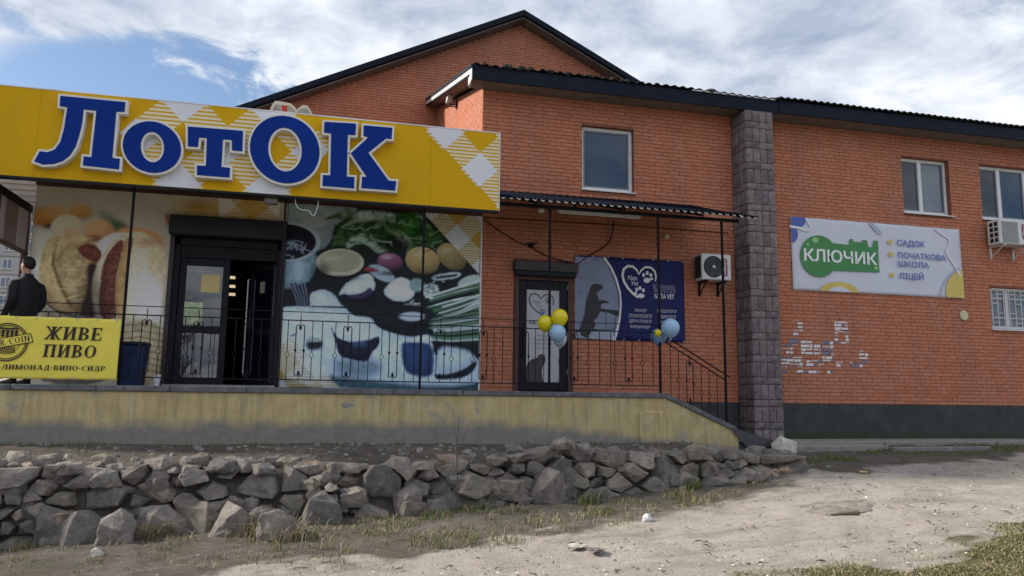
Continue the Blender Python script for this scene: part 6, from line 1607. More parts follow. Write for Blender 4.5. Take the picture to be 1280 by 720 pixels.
for k, (px_, py_, w_, h_, m_, lab) in enumerate(loose):
    X, Y = ghit(px_, py_); s = math.hypot(X, Y)*math.cos(math.atan2(px_-640, FPX))/FPX
    tag(rock((X, Y+.1, float(Gz(X, Y))-.04), (w_*s*1.05, w_*s*.8, h_*s+.04), rw.uniform(-.4, .4), 900+k, m_, None, 'loose_stone', .6), lab, 'stone')
hp = thing('rubble_heap', (*ghit(965, 594), float(Gz(*ghit(965, 594)))), 'small heap of flat tan rubble at the right end of the stone wall', 'rubble')
for k in range(11):
    X, Y = ghit(rw.uniform(945, 985), rw.uniform(586, 598)); s_ = rw.uniform(.08, .17)
    rock((X, Y, float(Gz(X, Y))-.025), (s_, s_*.8, s_*.5), rw.uniform(0, 3), 1200+k, mat('tan_rubble', (.3, .22, .16), .95, .4, 9, .7, 20), hp, 'chip', .5, .006)
# flat stone bedded in the track, and the stick beside it
X, Y = ghit(1046, 631); mb = MB(); rr3 = random.Random(6); nn = 18
rad_ = [rr3.uniform(.8, 1.08) for k in range(nn)]
for q, h in ((1.0, -.06), (.97, .004), (.8, .02), (.45, .028)):
    for k in range(nn):
        w = 2*math.pi*k/nn; x_, y_ = X+.42*q*rad_[k]*math.cos(w), Y+.36*q*rad_[k]*math.sin(w); mb.v.append((x_, y_, float(Gz(x_, y_))-.035+h+rr3.uniform(-.006, .006)))
for r_ in range(3):
    for k in range(nn): mb.f.append((r_*nn+k, r_*nn+(k+1) % nn, (r_+1)*nn+(k+1) % nn, (r_+1)*nn+k)); mb.m.append(0)
mb.f.append(tuple(range(3*nn, 4*nn))); mb.m.append(0)
tag(obj('flat_stone', mb, mat('track_stone', (.2, .178, .155), .95, .45, 8, .9, 20)), 'low round grey stone bedded flat in the dirt track', 'stone')
a_, b_ = ghit(1038, 643), ghit(1074, 641)
tag(obj('stick', MB().tube([(a_[0], a_[1], float(Gz(*a_))-.015), ((a_[0]+b_[0])/2, (a_[1]+b_[1])/2+.02, float(Gz((a_[0]+b_[0])/2, (a_[1]+b_[1])/2))-.01), (b_[0], b_[1], float(Gz(*b_))+.005)], [.012, .016, .028], 6), mat('wood_stick', (.12, .09, .07), .9, .3, 20), None), 'short dark stick on the track beside the flat stone', 'stick')

# ================================================================== LITTER
def crumple(px_, py_, w, h, m, label, name, cat, seed):
    X, Y = ghit(px_, py_); r = random.Random(seed); bm = bmesh.new(); bmesh.ops.create_icosphere(bm, subdivisions=3, radius=1)
    for v in bm.verts:
        n = float(fbm(np.array(v.co.x*2.3+seed), np.array(v.co.y*2.3+v.co.z*1.7), 3, seed)); k = .55+.9*n
        v.co = Vector((v.co.x*w*k, v.co.y*w*.7*k, (v.co.z*.5+.42)*h*k*1.2))
    me = bpy.data.meshes.new(name); bm.to_mesh(me); bm.free(); me.materials.append(m)
    o = bpy.data.objects.new(name, me); link(o, None, (X, Y, float(Gz(X, Y))-.01)); return tag(o, label, cat)
bag_m = mat('plastic_bag', (.62, .63, .64), .35, .1, 20, .3, 25)
crumple(809, 653, .062, .075, bag_m, 'crumpled white plastic bag at the edge of the dirt track', 'plastic_bag', 'bag', 3)
crumple(722, 684, .10, .022, mat('pale_rubbish', (.45, .42, .37), .8, .3, 20, .4), 'pale crumpled rag on the dirt track', 'rag', 'rubbish', 9)
crumple(745, 689, .085, .022, mat('grey_rubbish', (.17, .155, .14), .9, .3, 20, .4), 'grey clod lying beside the pale rag', 'clod', 'rubbish', 12)
crumple(1079, 592, .06, .03, mat('orange_rubbish', (.5, .34, .16), .8, .2, 20), 'tan scrap lying below the concrete slab', 'scrap', 'rubbish', 15)
def scatter_rocks(name, pts, smin, smax, m, label, seed, cat):
    r = random.Random(seed); mb = MB()
    for X, Y in pts:
        s = smin*(smax/smin)**r.random(); z = float(Gz(X, Y))-(.035 if False else 0)
        tr = 0
        P = [(r.uniform(.6, 1)*math.cos(w), r.uniform(.6, 1)*math.sin(w)) for w in [k*2*math.pi/5+r.random()*.6 for k in range(5)]]
        hh = r.uniform(.4, .8)*s
        mb.add([(X+a*s, Y+b*s, z-s*.4) for a, b in P]+[(X+a*s*.55+r.uniform(-.2, .2)*s, Y+b*s*.55, z+hh-.015) for a, b in P],
               [(k, (k+1) % 5, 5+(k+1) % 5, 5+k) for k in range(5)]+[(5, 6, 7, 8, 9)])
    o = obj(name, mb, m); stuff(o); return tag(o, label, cat)
rp = random.Random(77); pts = []
while len(pts) < 6500:
    X, Y = rp.uniform(-7, 13), rp.uniform(4.8, 12.3)
    if X < 7.3 and 9.0 < Y < 9.5: continue
    if Y > PF-.05 and X < 7.2: continue
    pts.append((X, Y))
scatter_rocks('gravel', pts, .004, .026, mat('gravel_mix', (.26, .232, .2), .95, .3, 30, island=.75), 'small grey stones strewn over soil and track', 5, 'gravel')
pts = []
while len(pts) < 900:
    X, Y = rp.uniform(-7, 7.2), 9.7+2.2*rp.random()**1.1
    pts.append((X, min(Y, PF-.06)))
scatter_rocks('rubble', pts, .02, .085, mat('rubble_mix', (.2, .18, .165), .95, .3, 20, .6, 30, island=.45), 'dark rubble and clods on the terrace between stone wall and porch', 6, 'rubble')
pts = []
while len(pts) < 240:
    px_ = rp.uniform(420, 1279); py_ = rp.uniform(570, 719)
    if py_ < 640-(px_-640)*.06: 
        if px_ < 960: continue
    pts.append(ghit(px_, py_))
scatter_rocks('litter', pts, .006, .02, mat('white_litter', (.6, .58, .54), .8, .2, 30, island=.4), 'pale scraps and chips of litter on the ground', 8, 'litter')

tw = MB(); rt = random.Random(99)
for k in range(230):
    px_, py_ = rt.uniform(380, 1279), rt.uniform(575, 719)
    if py_ < 660-(px_-400)*.11: continue
    X, Y = ghit(px_, py_); a = rt.uniform(0, 3.14); l_ = rt.uniform(.01, .055)*(1 if rt.random() < .9 else 2.2); z = float(Gz(X, Y))-.018
    tw.tube([(X-l_*math.cos(a), Y-l_*math.sin(a), z), (X, Y+rt.uniform(-.01, .01), z+rt.uniform(.006, .02)), (X+l_*math.cos(a), Y+l_*math.sin(a), z+.004)], [.002, rt.uniform(.003, .008), .002], 4)
tag(stuff(obj('twigs', tw, mat('twig_litter', (.07, .055, .042), .95, .4, 20, island=.5))), 'dark twigs and leaf bits strewn over the dirt track', 'twigs')

# ================================================================== GRASS AND WEEDS
grass_m = bpy.data.materials.new('grass_blade')
def _gm():
    t, b = nodes_of(grass_m); g = t.nodes.new('ShaderNodeNewGeometry').outputs['Random Per Island']
    a = t.nodes.new('ShaderNodeAttribute'); a.attribute_name = 'dry'
    gc = ramp(t, g, [(0, (.05, .085, .016)), (.5, (.09, .135, .028)), (1, (.15, .18, .05))])
    dc = ramp(t, g, [(0, (.16, .12, .07)), (.5, (.27, .215, .13)), (1, (.38, .32, .21))])
    t.links.new(mixc(t, a.outputs['Fac'], gc, dc), b.inputs['Base Color']); b.inputs['Roughness'].default_value = .8; b.inputs['Specular IOR Level'].default_value = .2
_gm()
def blades(name, spots, label, seed, cat='grass'):
    """spots: (x, y, n, radius, height, dryness, lean)"""
    r = np.random.default_rng(seed); V = []; F = []; D = []; o = 0
    for x, y, n, rad, h, dry, lean in spots:
        a = r.uniform(0, 6.283, n); d = rad*np.sqrt(r.random(n)); X = x+d*np.cos(a); Y = y+d*np.sin(a); Z = Gz(X, Y)-.012
        hh = h*r.uniform(.45, 1.15, n); w = r.uniform(.002, .0045, n)*(1+h); th = r.uniform(0, 6.283, n); ln = lean*r.uniform(.2, 1.3, n)*hh
        dx, dy = np.cos(th), np.sin(th); wx, wy = -dy*w, dx*w
        P = np.stack([np.stack([X-wx, Y-wy, Z], -1), np.stack([X+wx, Y+wy, Z], -1), np.stack([X+dx*ln*.35+wx*.7, Y+dy*ln*.35+wy*.7, Z+hh*.6], -1), np.stack([X+dx*ln*.35-wx*.7, Y+dy*ln*.35-wy*.7, Z+hh*.6], -1), np.stack([X+dx*ln, Y+dy*ln, Z+hh*(1-.25*min(lean, 1))], -1)], 1)
        V.append(P.reshape(-1, 3)); k = o+5*np.arange(n)
        F += [tuple(q) for q in np.stack([k, k+1, k+2, k+3], -1).tolist()]+[tuple(q) for q in np.stack([k+3, k+2, k+4], -1).tolist()]
        D.append(np.repeat((r.random(n) < dry).astype(np.float32), 5)); o += 5*n
    V = np.concatenate(V); D = np.concatenate(D)
    me = bpy.data.meshes.new(name); me.from_pydata(V.tolist(), [], F); me.materials.append(grass_m)
    at = me.attributes.new('dry', 'FLOAT', 'POINT'); at.data.foreach_set('value', D)
    ob = bpy.data.objects.new(name, me); link(ob, None, (0, 0, 0)); stuff(ob); return tag(ob, label, cat)
rg2 = random.Random(31)
sp = []
gpx = np.array(grass_poly)
while len(sp) < 800:                              # lower right lawn edge
    px_, py_ = rg2.uniform(880, 1279), rg2.uniform(640, 719)
    X, Y = ghit(px_, py_)
    d = float(-sdf(np.array([X]), np.array([Y]), grass_poly)[0])+.9*(float(fbm(np.array(X*1.1), np.array(Y*1.1), 4, 21))-.5)
    if d < -.1 or rg2.random() > .25+d*1.6: continue
    dens = float(fbm(np.array(X*2.3), np.array(Y*2.3), 3, 61))
    if dens < .50: continue
    sp.append((X, Y, 15, .13, rg2.uniform(.015, .04), .62, 1.2))
for k in range(500):                              # the same lawn, out of frame to the right and towards the camera
    X, Y = rg2.uniform(3, 12), rg2.uniform(1.5, 6.4)
    if float(sdf(np.array([X]), np.array([Y]), grass_poly)[0]) < -.1: sp.append((X, Y, 18, .15, rg2.uniform(.02, .045), .5, 1.0))
blades('grass', sp, 'short green and yellow grass at the lower right', 3)
sp = []
for px_, py_, n, rad, h, dry in [(168, 664, 110, .10, .12, .1), (346, 676, 120, .10, .12, .15), (330, 668, 90, .1, .15, .5), (160, 672, 60, .12, .1, .4), (40, 684, 90, .14, .1, .7), (22, 690, 70, .1, .09, .5), (130, 700, 60, .16, .06, .3), (205, 690, 60, .25, .06, .6),
                                 (470, 650, 140, .26, .1, .55), (500, 655, 140, .22, .08, .5), (545, 645, 130, .2, .12, .3), (590, 640, 150, .22, .13, .45), (610, 632, 90, .12, .15, .5), (640, 640, 110, .2, .1, .6), (560, 665, 120, .3, .07, .7), (430, 665, 120, .3, .06, .8),
                                 (735, 628, 150, .16, .16, .25), (748, 640, 120, .18, .12, .5), (770, 655, 130, .25, .07, .5), (700, 648, 120, .28, .08, .7), (660, 655, 100, .3, .06, .8), (780, 628, 90, .2, .07, .7),
                                 (865, 612, 160, .1, .15, .1), (850, 622, 180, .2, .14, .65), (872, 628, 140, .2, .1, .8), (905, 618, 120, .25, .07, .8), (940, 605, 120, .2, .08, .6), (820, 615, 80, .2, .06, .8),
                                 (945, 580, 140, .16, .13, .1), (965, 578, 110, .14, .12, .12), (985, 582, 110, .2, .1, .2), (1010, 578, 150, .25, .1, .25), (1040, 575, 160, .25, .12, .1), (1065, 577, 120, .2, .1, .15), (1020, 590, 120, .3, .07, .5), (1060, 590, 90, .3, .06, .6)]:
    X, Y = ghit(px_, py_); sp.append((X, Y, n, rad, h, dry, .7))
# dry straw tangles over the stones
for px_, py_ in ((205, 600), (200, 612), (335, 630), (350, 636), (318, 640), (362, 646)):
    X, Y = ghit(px_, py_+30); sp.append((X, min(Y, 8.95), 130, .16, .22, .92, 1.3))
for k in range(220):                              # trampled straw lying flat
    px_, py_ = rg2.uniform(0, 1010), rg2.uniform(605, 717); X, Y = ghit(px_, py_)
    if Y > 8.95 or float(-sdf(np.array([X]), np.array([Y]), track_poly)[0]) > .15: continue
    sp.append((X, Y, rg2.randrange(10, 40), rg2.uniform(.1, .3), rg2.uniform(.025, .06), rg2.uniform(.7, 1.0), 2.2))
for k in range(60):                              # standing dry stalks
    px_, py_ = rg2.uniform(0, 980), rg2.uniform(612, 700); X, Y = ghit(px_, py_)
    if Y > 8.97 or float(-sdf(np.array([X]), np.array([Y]), track_poly)[0]) > -.05: continue
    sp.append((X, Y, rg2.randrange(6, 30), rg2.uniform(.04, .14), rg2.uniform(.1, .2), rg2.uniform(.6, 1), .9))
for k in range(320):                              # sparse weeds on the soil strip before the wall
    px_, py_ = rg2.uniform(0, 960), rg2.uniform(615, 715); X, Y = ghit(px_, py_)
    if Y > 8.95 or float(-sdf(np.array([X]), np.array([Y]), track_poly)[0]) > .1: continue
    sp.append((X, Y, rg2.randrange(8, 40), rg2.uniform(.08, .25), rg2.uniform(.03, .09), rg2.uniform(.2, .8), 1.0))
blades('weeds', sp, 'tufts of green weeds and dry straw along the foot of the stone wall', 4, 'weeds')
sp = []
for k in range(80):                              # weeds at the foot of the porch wall
    X = rg2.choice([rg2.uniform(-6, 7), rg2.gauss(-1.3, .7), rg2.gauss(-3.0, .5)]); sp.append((X, rg2.uniform(11.6, 11.95), rg2.randrange(4, 16), .12, rg2.uniform(.04, .11), .3, .6))
for k in range(60): sp.append((rg2.uniform(-6, 7), rg2.uniform(9.7, 11.6), rg2.randrange(4, 18), .12, rg2.uniform(.04, .1), .5, .8))
blades('weeds', sp, 'dark weeds growing at the foot of the yellow porch wall', 5, 'weeds')
sp = []
for k in range(260):                              # strip between walk and kerb on the right
    px_, py_ = rg2.uniform(1075, 1279), rg2.uniform(556.5, 568); X, Y = ghit(px_, py_)
    if Y > 12.68: continue
    sp.append((X, Y, rg2.randrange(12, 40), .16, rg2.uniform(.03, .08), .25, .7))
for k in range(60): X = rg2.uniform(8.8, 17); sp.append((X, fy-.06, rg2.randrange(4, 16), .04, rg2.uniform(.03, .07), .1, .5))
sp = [(x, min(y, 12.66) if y < 13 else y, *q) for x, y, *q in sp]
blades('weeds', [s_ for s_ in sp if s_[1] < 13], 'green weed strip between the walk and the dirt track', 6, 'weeds')
# thin bare sapling before the porch
X, Y = ghit(563, 628); Y = 8.85; X = X
st_ = thing('sapling', (X, Y, float(Gz(X, Y))), 'thin bare sapling growing up before the stone wall', 'sapling')
twig = mat('twig', (.07, .055, .045), .9, .3, 30); z0 = float(Gz(X, Y))-.03
obj('stem', MB().tube([(X, Y, z0), (X+.015, Y, z0+.35), (X-.005, Y+.02, z0+.75), (X+.02, Y+.03, z0+1.12)], [.009, .007, .005, .002], 5), twig, st_)
for a, b, c in ((.3, .10, .35), (.45, -.07, .3), (.62, .09, .32), (.8, -.05, .22), (.2, -.1, .3)):
    obj('twig', MB().tube([(X+.01, Y+.01, z0+a), (X+b*.6, Y, z0+a+c*.5), (X+b, Y-.02, z0+a+c)], [.004, .003, .0015], 4), twig, st_)

# ================================================================== PORCH THINGS: balloons, bin, cup
def balloon(px_, py_, rp_, Y, col, nm, label, tie):
    X, Z = onY(px_, py_, Y); s = math.sqrt(X*X+Y*Y+Z*Z)/FPX/(1+((px_-640)/FPX)**2)**.5; r = rp_*s*1.02
    t = thing('balloon', (X, Y, Z-r), label, 'balloon', 'balloons tied to the canopy posts')
    prof = [(.004, -1.38*r), (.022, -1.32*r), (.009, -1.24*r)]+[(max(r*math.cos(a)*(1 if a > 0 else (1-.20*math.sin(-a)**2)), .003), r*math.sin(a)*(1.0 if a > 0 else 1.2)) for a in [RAD(-84+k*14) for k in range(13)]]
    obj('skin', MB().lathe(prof, (X, Y, Z), 24), mat('balloon_'+nm, col, .18, .04, 3, spec=.6), t, smooth=True)
    obj('string', MB().tube([(X, Y, Z-1.2*r), ((X+tie[0])/2, (Y+tie[1])/2, (Z-1.25*r+tie[2])/2-.01), tie], .0025, 4), mat('string', (.5, .5, .5), .8), t)
Yb = (.72, .60, .01); Bb = (.30, .48, .70)
t1 = (3.672, 12.075, 1.10); t2 = (5.64, 12.075, 1.12)
balloon(681.5, 403.5, 9.5, 12.02, Yb, 'yellow', 'smaller yellow balloon behind the left canopy post', t1)
balloon(699.5, 396.5, 10.3, 11.90, Yb, 'yellow', 'rounder yellow balloon above the light blue one at the left post', t1)
balloon(697, 416, 10.4, 11.80, Bb, 'blue', 'light blue balloon in front at the left canopy post', t1)
balloon(700, 424, 8.5, 12.0, (.42, .52, .6), 'pale', 'pale balloon half hidden behind the light blue one', t1)
balloon(838, 409.5, 11.3, 11.88, Bb, 'blue', 'large light blue balloon at the right canopy post', t2)
balloon(823.5, 420.5, 10.0, 12.18, (.2, .32, .52), 'dimblue', 'dimmer blue balloon behind the right canopy post', t2)
balloon(822.5, 416, 4.2, 11.93, Yb, 'yellow', 'tiny yellow balloon on the right canopy post', t2)
X, Z = onY(165, 462, 12.9)
bn = thing('storage_bin', (X, 12.9, PT), 'dark blue bin standing behind the railing left of the shop door', 'bin')
bx_, bw, bh_ = X, .19, .62
binm = mat('bin_blue', (.008, .022, .085), .45, .2, 6)
obj('body', MB().add([(bx_-bw*.85, 12.75, PT), (bx_+bw*.85, 12.75, PT), (bx_+bw*.85, 13.05, PT), (bx_-bw*.85, 13.05, PT), (bx_-bw, 12.72, PT+bh_), (bx_+bw, 12.72, PT+bh_), (bx_+bw, 13.08, PT+bh_), (bx_-bw, 13.08, PT+bh_)], [(0, 1, 5, 4), (1, 2, 6, 5), (2, 3, 7, 6), (3, 0, 4, 7), (3, 2, 1, 0), (4, 5, 6, 7)]), binm, bn, bevel=.012)
obj('lid', MB().box(bx_-bw-.02, bx_+bw+.02, 12.70, 13.10, PT+bh_, PT+bh_+.05), mat('bin_lid', (.008, .012, .03), .4, .2, 6), bn, bevel=.012)
obj('handle', MB().tube([(bx_-.08, 12.72, PT+.5), (bx_-.08, 12.68, PT+.5), (bx_+.08, 12.68, PT+.5), (bx_+.08, 12.72, PT+.5)], .01, 6), binm, bn)
X, Z = onY(196, 470, 12.9)
cup_ = obj('paper_cup', MB().lathe([(.045, 0), (.062, .17), (.066, .172), (.066, .182), (.058, .182), (.042, .01)], (X, 12.9, PT), 18), white_p, None, smooth=False); tag(cup_, 'white cup standing between the blue bin and the shop door', 'cup')

# ================================================================== TORN POSTERS ON THE WING WALL
def torn(rects, label, seed):
    r = random.Random(seed); mbs = [MB(), MB(), MB()]
    for (a, b, c, d, dens, hue) in rects:
        x0, z1 = onY(970+a/8, 390+b/8, fy-.014); x1, z0 = onY(970+c/8, 390+d/8, fy-.014)
        x0 = max(x0, 8.69)
        k0, k1 = math.floor((z0+.05)/CO), math.ceil((z1+.05)/CO)
        for k in range(k0, k1):
            zz0, zz1 = max(-.05+k*CO+.004, z0), min(-.05+k*CO+BR_H-.003, z1)
            if zz1-zz0 < .012: continue
            x = x0
            while x < x1-.01:
                w = r.uniform(.05, .2); e = min(x+w, x1)
                if r.random() < dens*1.15+.08:
                    zt, zb = zz1-r.uniform(0, .008), zz0+(r.uniform(0, .01) if r.random() > dens-.25 else -.0105)
                    pts = [(x+r.uniform(0, .012), zb), ((x+e)/2, zb+r.uniform(-.004, .012)), (e-r.uniform(0, .012), zb+r.uniform(0, .008)), (e-r.uniform(0, .01), zt), ((x+e)/2, zt-r.uniform(0, .014)), (x+r.uniform(0, .01), zt-r.uniform(0, .008))]
                    i = 1 if r.random() < hue else (2 if r.random() < .15 else 0)
                    y = fy-.0148-r.uniform(0, .0008); mbs[i].add([(p, y, q) for p, q in pts], [tuple(range(6))])
                x = e+r.uniform(0, .012)
    m = MB(); 
    for i in range(3):
        o = len(m.v); m.v += mbs[i].v; m.f += [tuple(q+o for q in f) for f in mbs[i].f]; m.m += [i]*len(mbs[i].f)
    ob = obj('torn_poster', m, [mat('paper_white', (.72, .72, .74), .9, .2, 25), mat('paper_blue', (.17, .21, .32), .9, .4, 20), mat('paper_pink', (.5, .36, .34), .9, .2, 20)])
    s_ = ob.modifiers.new('thickness', 'SOLIDIFY'); s_.thickness = .0015; s_.offset = 0
    return tag(ob, label, 'poster')
torn([(580, 90, 725, 200, .85, .2), (580, 200, 625, 310, .75, .1), (690, 200, 730, 310, .8, .1), (625, 285, 700, 312, .8, .1), (625, 210, 690, 280, .25, .4)], 'square torn notice with white outline, topmost right of the scraps', 1)
torn([(455, 285, 580, 490, .98, .4)], 'dense bluish torn notice in the middle of the scraps', 2)
torn([(245, 270, 370, 440, .85, .2)], 'ragged white notice left of the dense bluish one', 3)
torn([(376, 310, 450, 430, .75, .2)], 'narrow torn scrap between the ragged notice and the bluish one', 13)
torn([(125, 255, 230, 330, .9, .5)], 'small blue and white torn notice near the stone pillar', 4)
torn([(50, 440, 270, 550, .8, .12), (50, 300, 175, 430, .35, .1), (60, 560, 580, 630, .45, .1)], 'low white paper scraps next to the stone pillar', 5)
torn([(300, 480, 480, 540, .8, .15)], 'torn white strip below the ragged notice', 6)
torn([(600, 495, 870, 550, .75, .1)], 'long low torn white strip right of the bluish notice', 7)
torn([(828, 365, 925, 520, .5, .05)], 'faint square of paper scraps, rightmost on the wing wall', 8)
torn([(165, 80, 270, 240, .33, .05)], 'thin paper shreds above the small blue notice', 9)

# ================================================================== THE MAN ON THE PORCH
def skin_mesh(name, nodes, edges, m, parent, org, frame, root=0, sub_=2):
    """nodes: (right, forward, up, rx, ry) in the person's own frame"""
    bm = bmesh.new(); lay_ = bm.verts.layers.skin.verify(); vv = []
    for i, (a, b, c, rx, ry_) in enumerate(nodes):
        v = bm.verts.new(frame(a, b, c)-Vector(org)); v[lay_].radius = (rx, ry_); v[lay_].use_root = (i == root); vv.append(v)
    for a, b in edges: bm.edges.new((vv[a], vv[b]))
    me = bpy.data.meshes.new(name); bm.to_mesh(me); bm.free(); me.materials.append(m)
    o = bpy.data.objects.new(name, me); link(o, parent, org)
    s = o.modifiers.new('skin', 'SKIN'); s.use_smooth_shade = True; s.branch_smoothing = .6
    u = o.modifiers.new('smooth', 'SUBSURF'); u.levels = sub_; u.render_levels = sub_
    return o
mx, my, mz = -4.14, 12.38, PT
yaw = RAD(62)                                  # turned to the left and a little away
fwd = Vector((-math.sin(yaw), math.cos(yaw), 0)); rgt = Vector((fwd.y, -fwd.x, 0))
FR = lambda a, b, c: Vector((mx, my, mz))+rgt*a+fwd*b+Vector((0, 0, c))
man = thing('person', (mx, my, mz), 'man with short dark hair in black jacket standing on the porch behind the yellow banner', 'person')
skin_m = mat('skin', (.42, .24, .17), .55, .08, 20); cloth_m = mat('black_jacket', (.008, .009, .012), .8, .4, 9, .3, 60); jeans_m = mat('dark_trousers', (.012, .014, .022), .85, .3, 9); hair_m = mat('dark_hair', (.012, .009, .008), .7, .4, 60, .5, 120); shoe_m = mat('shoe_black', (.01, .01, .01), .5, .2, 9)
nodes = [(0, 0, .98, .11, .09), (0, .0, 1.15, .10, .08), (0, .0, 1.36, .10, .08), (0, 0, 1.52, .06, .06), (0, .015, 1.585, .055, .055), (0, .03, 1.655, .07, .075), (0, .025, 1.735, .078, .088), (0, .02, 1.80, .06, .07), (0, .115, 1.675, .014, .014)]
edges = [(0, 1), (1, 2), (2, 3), (3, 4), (4, 5), (5, 6), (6, 7), (5, 8)]
def limb(pts, start):
    k = start
    for p in pts: nodes.append(p); edges.append((k, len(nodes)-1)); k = len(nodes)-1
    return k
for s in (-1, 1):
    kn = limb([(s*.10, 0, .90, .085, .085), (s*.105, .03, .50, .055, .06), (s*.11, 0, .10, .04, .042)], 0); limb([(s*.12, .1, .045, .038, .03), (s*.125, .18, .03, .03, .02)], kn)
    w_ = limb([(s*.165, 0, 1.45, .055, .055), (s*.225, -.03, 1.17, .045, .045), (s*.205, .12, .96, .03, .03), (s*.20, .17, .92, .032, .018), (s*.198, .215, .895, .036, .014)], 2)
    for q, (da, ln) in enumerate(((-.026, .070), (-.009, .082), (.009, .078), (.025, .062))):
        limb([(s*.198+da, .245, .875, .009, .009), (s*.198+da*1.1, .245+ln*.5, .85, .0085, .0085), (s*.198+da*1.1, .24+ln*.6, .82, .0075, .0075)], w_)
    limb([(s*.165, .205, .91, .010, .010), (s*.148, .235, .89, .0095, .0095), (s*.145, .262, .87, .008, .008)], w_-1)
body = skin_mesh('body', nodes, edges, skin_m, man, (mx, my, mz), FR)
for s in (-1, 1):
    c = FR(s*.078, .005, 1.69)
    obj('ear', MB().lathe([(.004, -.03), (.013, -.02), (.016, .005), (.013, .022), (.004, .032)], tuple(c), 8), skin_m, man, smooth=True)
    e_ = FR(s*.032, .098, 1.72); obj('eye', MB().lathe([(.003, -.008), (.01, -.004), (.011, .003), (.003, .008)], tuple(e_), 8), mat('eye_dark', (.03, .02, .02), .3), man, smooth=True)
m_ = FR(0, .098, 1.632); obj('mouth', MB().lathe([(.004, -.006), (.02, -.002), (.02, .002), (.004, .006)], tuple(m_), 10), mat('lips', (.3, .12, .1), .5), man, smooth=True)
# hair: a cap over crown, sides and back of the head
hb = bmesh.new(); bmesh.ops.create_uvsphere(hb, u_segments=28, v_segments=18, radius=1)
dl = [v for v in hb.verts if v.co.z < -.78+1.25*max(0, v.co.y+.35)]
bmesh.ops.delete(hb, geom=dl, context='VERTS')
ho = FR(0, .010, 1.738)
for v in hb.verts:
    k = 1+.025*math.sin(v.co.x*19)*math.sin(v.co.y*17+v.co.z*11)
    v.co = (rgt*v.co.x*.089+fwd*v.co.y*.107+Vector((0, 0, v.co.z*.108)))*k
hm = bpy.data.meshes.new('hair'); hb.to_mesh(hm); hb.free(); hm.materials.append(hair_m)
hm.polygons.foreach_set('use_smooth', [True]*len(hm.polygons))
hair = bpy.data.objects.new('hair', hm); link(hair, man, ho); s_ = hair.modifiers.new('thick', 'SOLIDIFY'); s_.thickness = .012; s_.offset = -1
jk = MB()
def loft(mb, rings, n=16):
    """rings: (right, forward, up, half width, half depth)"""
    o = len(mb.v)
    for a, b, c, rx, ry_ in rings:
        for i in range(n):
            w = 2*math.pi*i/n; mb.v.append(tuple(FR(a+rx*math.cos(w), b+ry_*math.sin(w)*(1.0 if math.sin(w) > 0 else .9), c)))
    for k in range(len(rings)-1):
        for i in range(n):
            j = (i+1) % n; mb.f.append((o+k*n+i, o+k*n+j, o+(k+1)*n+j, o+(k+1)*n+i)); mb.m.append(0)
    mb.f.append(tuple(o+i for i in range(n))[::-1]); mb.m.append(0); e = o+(len(rings)-1)*n; mb.f.append(tuple(e+i for i in range(n))); mb.m.append(0)
loft(jk, [(0, 0, .84, .195, .15), (0, 0, .88, .2, .155), (0, -.005, 1.02, .198, .15), (0, 0, 1.18, .21, .155), (0, .0, 1.32, .225, .155), (0, -.01, 1.42, .225, .14), (0, -.015, 1.475, .19, .12), (0, -.015, 1.515, .125, .1), (0, -.005, 1.545, .085, .085), (0, .005, 1.585, .078, .08)])
for s in (-1, 1):
    loft(jk, [(s*.16, -.01, 1.475, .06, .06), (s*.205, -.012, 1.45, .08, .078), (s*.235, -.02, 1.36, .078, .08), (s*.25, -.035, 1.25, .068, .072), (s*.252, -.03, 1.15, .062, .07), (s*.24, .03, 1.07, .055, .065), (s*.218, .1, .99, .048, .055), (s*.21, .13, .955, .046, .048)], 12)
obj('jacket', jk, cloth_m, man, smooth=True, fix=True)
tn = [(0, 0, .97, .145, .112)]; te = []
for s in (-1, 1):
    k = 0
    for p in [(s*.10, 0, .86, .1, .1), (s*.107, .03, .5, .075, .078), (s*.112, 0, .09, .062, .066)]:
        tn.append(p); te.append((k, len(tn)-1)); k = len(tn)-1
skin_mesh('trousers', tn, te, jeans_m, man, (mx, my, mz), FR)
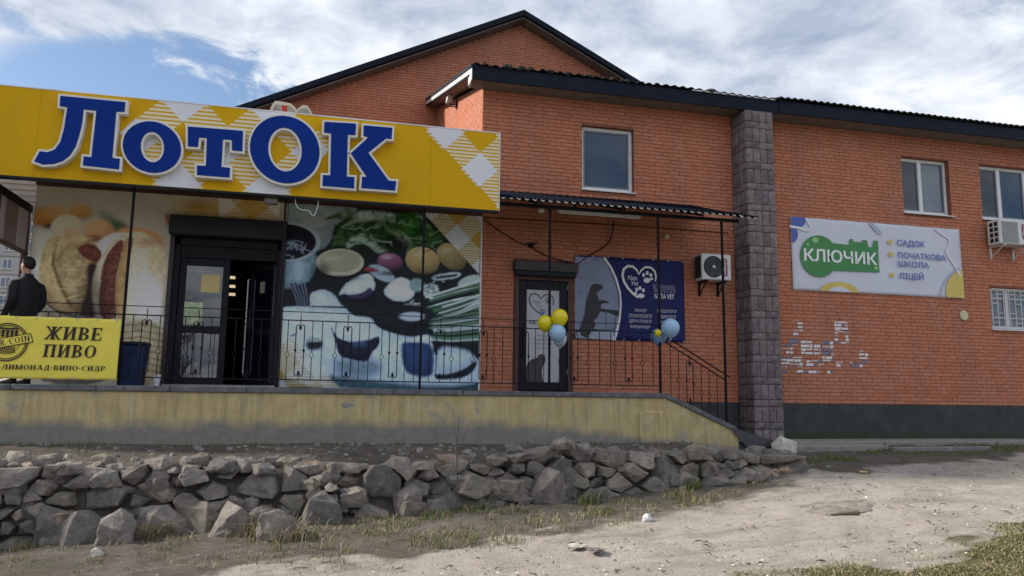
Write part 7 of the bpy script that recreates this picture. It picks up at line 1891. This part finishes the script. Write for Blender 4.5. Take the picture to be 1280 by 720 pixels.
for s in (-1, 1):
    a = FR(s*.115, -.06, .0); 
    mb = MB()
    pr = [(-.075, .042, .085), (-.03, .048, .1), (.05, .047, .085), (.12, .05, .06), (.185, .04, .045), (.205, .015, .03)]
    vs2 = []
    for b, w, h in pr:
        for q in ((-1, 0), (-1, .7), (-.5, 1), (.5, 1), (1, .7), (1, 0)): vs2.append(tuple(FR(s*.118+q[0]*w, b, q[1]*h+.003)))
    fs = [(i*6+j, i*6+(j+1) % 6, (i+1)*6+(j+1) % 6, (i+1)*6+j) for i in range(len(pr)-1) for j in range(6)]+[tuple(range(6)), tuple(range((len(pr)-1)*6, len(pr)*6))[::-1]]
    obj('shoe', mb.add(vs2, fs), shoe_m, man, smooth=True, fix=True)

# ================================================================== BARE TREES ACROSS THE ROAD (mirrored in the shop doors)
bark_m = mat('bark', (.06, .05, .042), .95, .35, 12, .6, 30)
def bare_tree(x, y, h, seed, label):
    r = random.Random(seed); z = float(Gz(x, y))-.05
    t = thing('bare_tree', (x, y, z), label, 'tree', 'bare trees across the track')
    tr, br = MB(), MB()
    def grow(p, d, ln, rad, lev):
        pts = [p]; rs_ = [rad]; q = Vector(p); d = Vector(d)
        for k in range(4):
            d = (d+Vector((r.uniform(-.16, .16), r.uniform(-.16, .16), r.uniform(-.03, .14)))).normalized(); q = q+d*ln/4; pts.append(tuple(q)); rs_.append(rad*(1-.5*(k+1)/4))
        (tr if lev == 0 else br).tube(pts, rs_, 7 if lev == 0 else (5 if lev < 3 else 3), cap=lev < 2)
        if lev < 4:
            for k in range(r.randint(4, 5) if lev < 2 else 3):
                i = r.randint(2 if lev == 0 else 1, 4); w = r.uniform(0, 6.28); e = r.uniform(.5, 1.0)
                side = Vector((math.cos(w), math.sin(w), r.uniform(.0, .5)))
                grow(pts[i], (d*(1-e*.5)+side*e).normalized(), ln*r.uniform(.5, .72), rs_[i]*.62, lev+1)
    grow((x, y, z), (0, 0, 1), h*.42, h*.022, 0)
    obj('trunk', tr, bark_m, t); obj('branches', br, bark_m, t)
bare_tree(-6.5, -9.5, 9, 2, 'bare winter tree nearest the track, mirrored in the shop doors')
bare_tree(-9.5, -15, 10, 5, 'bare winter tree farthest left across the track')
bare_tree(-3.0, -17, 10, 8, 'bare winter tree farthest right across the track')

# ------------------------------------------------------------------ lift everything from eye level to the ground datum
for o in list(scene.objects):
    if o.parent is None and o.type in {'MESH', 'EMPTY'}:
        o.location.z += EYE
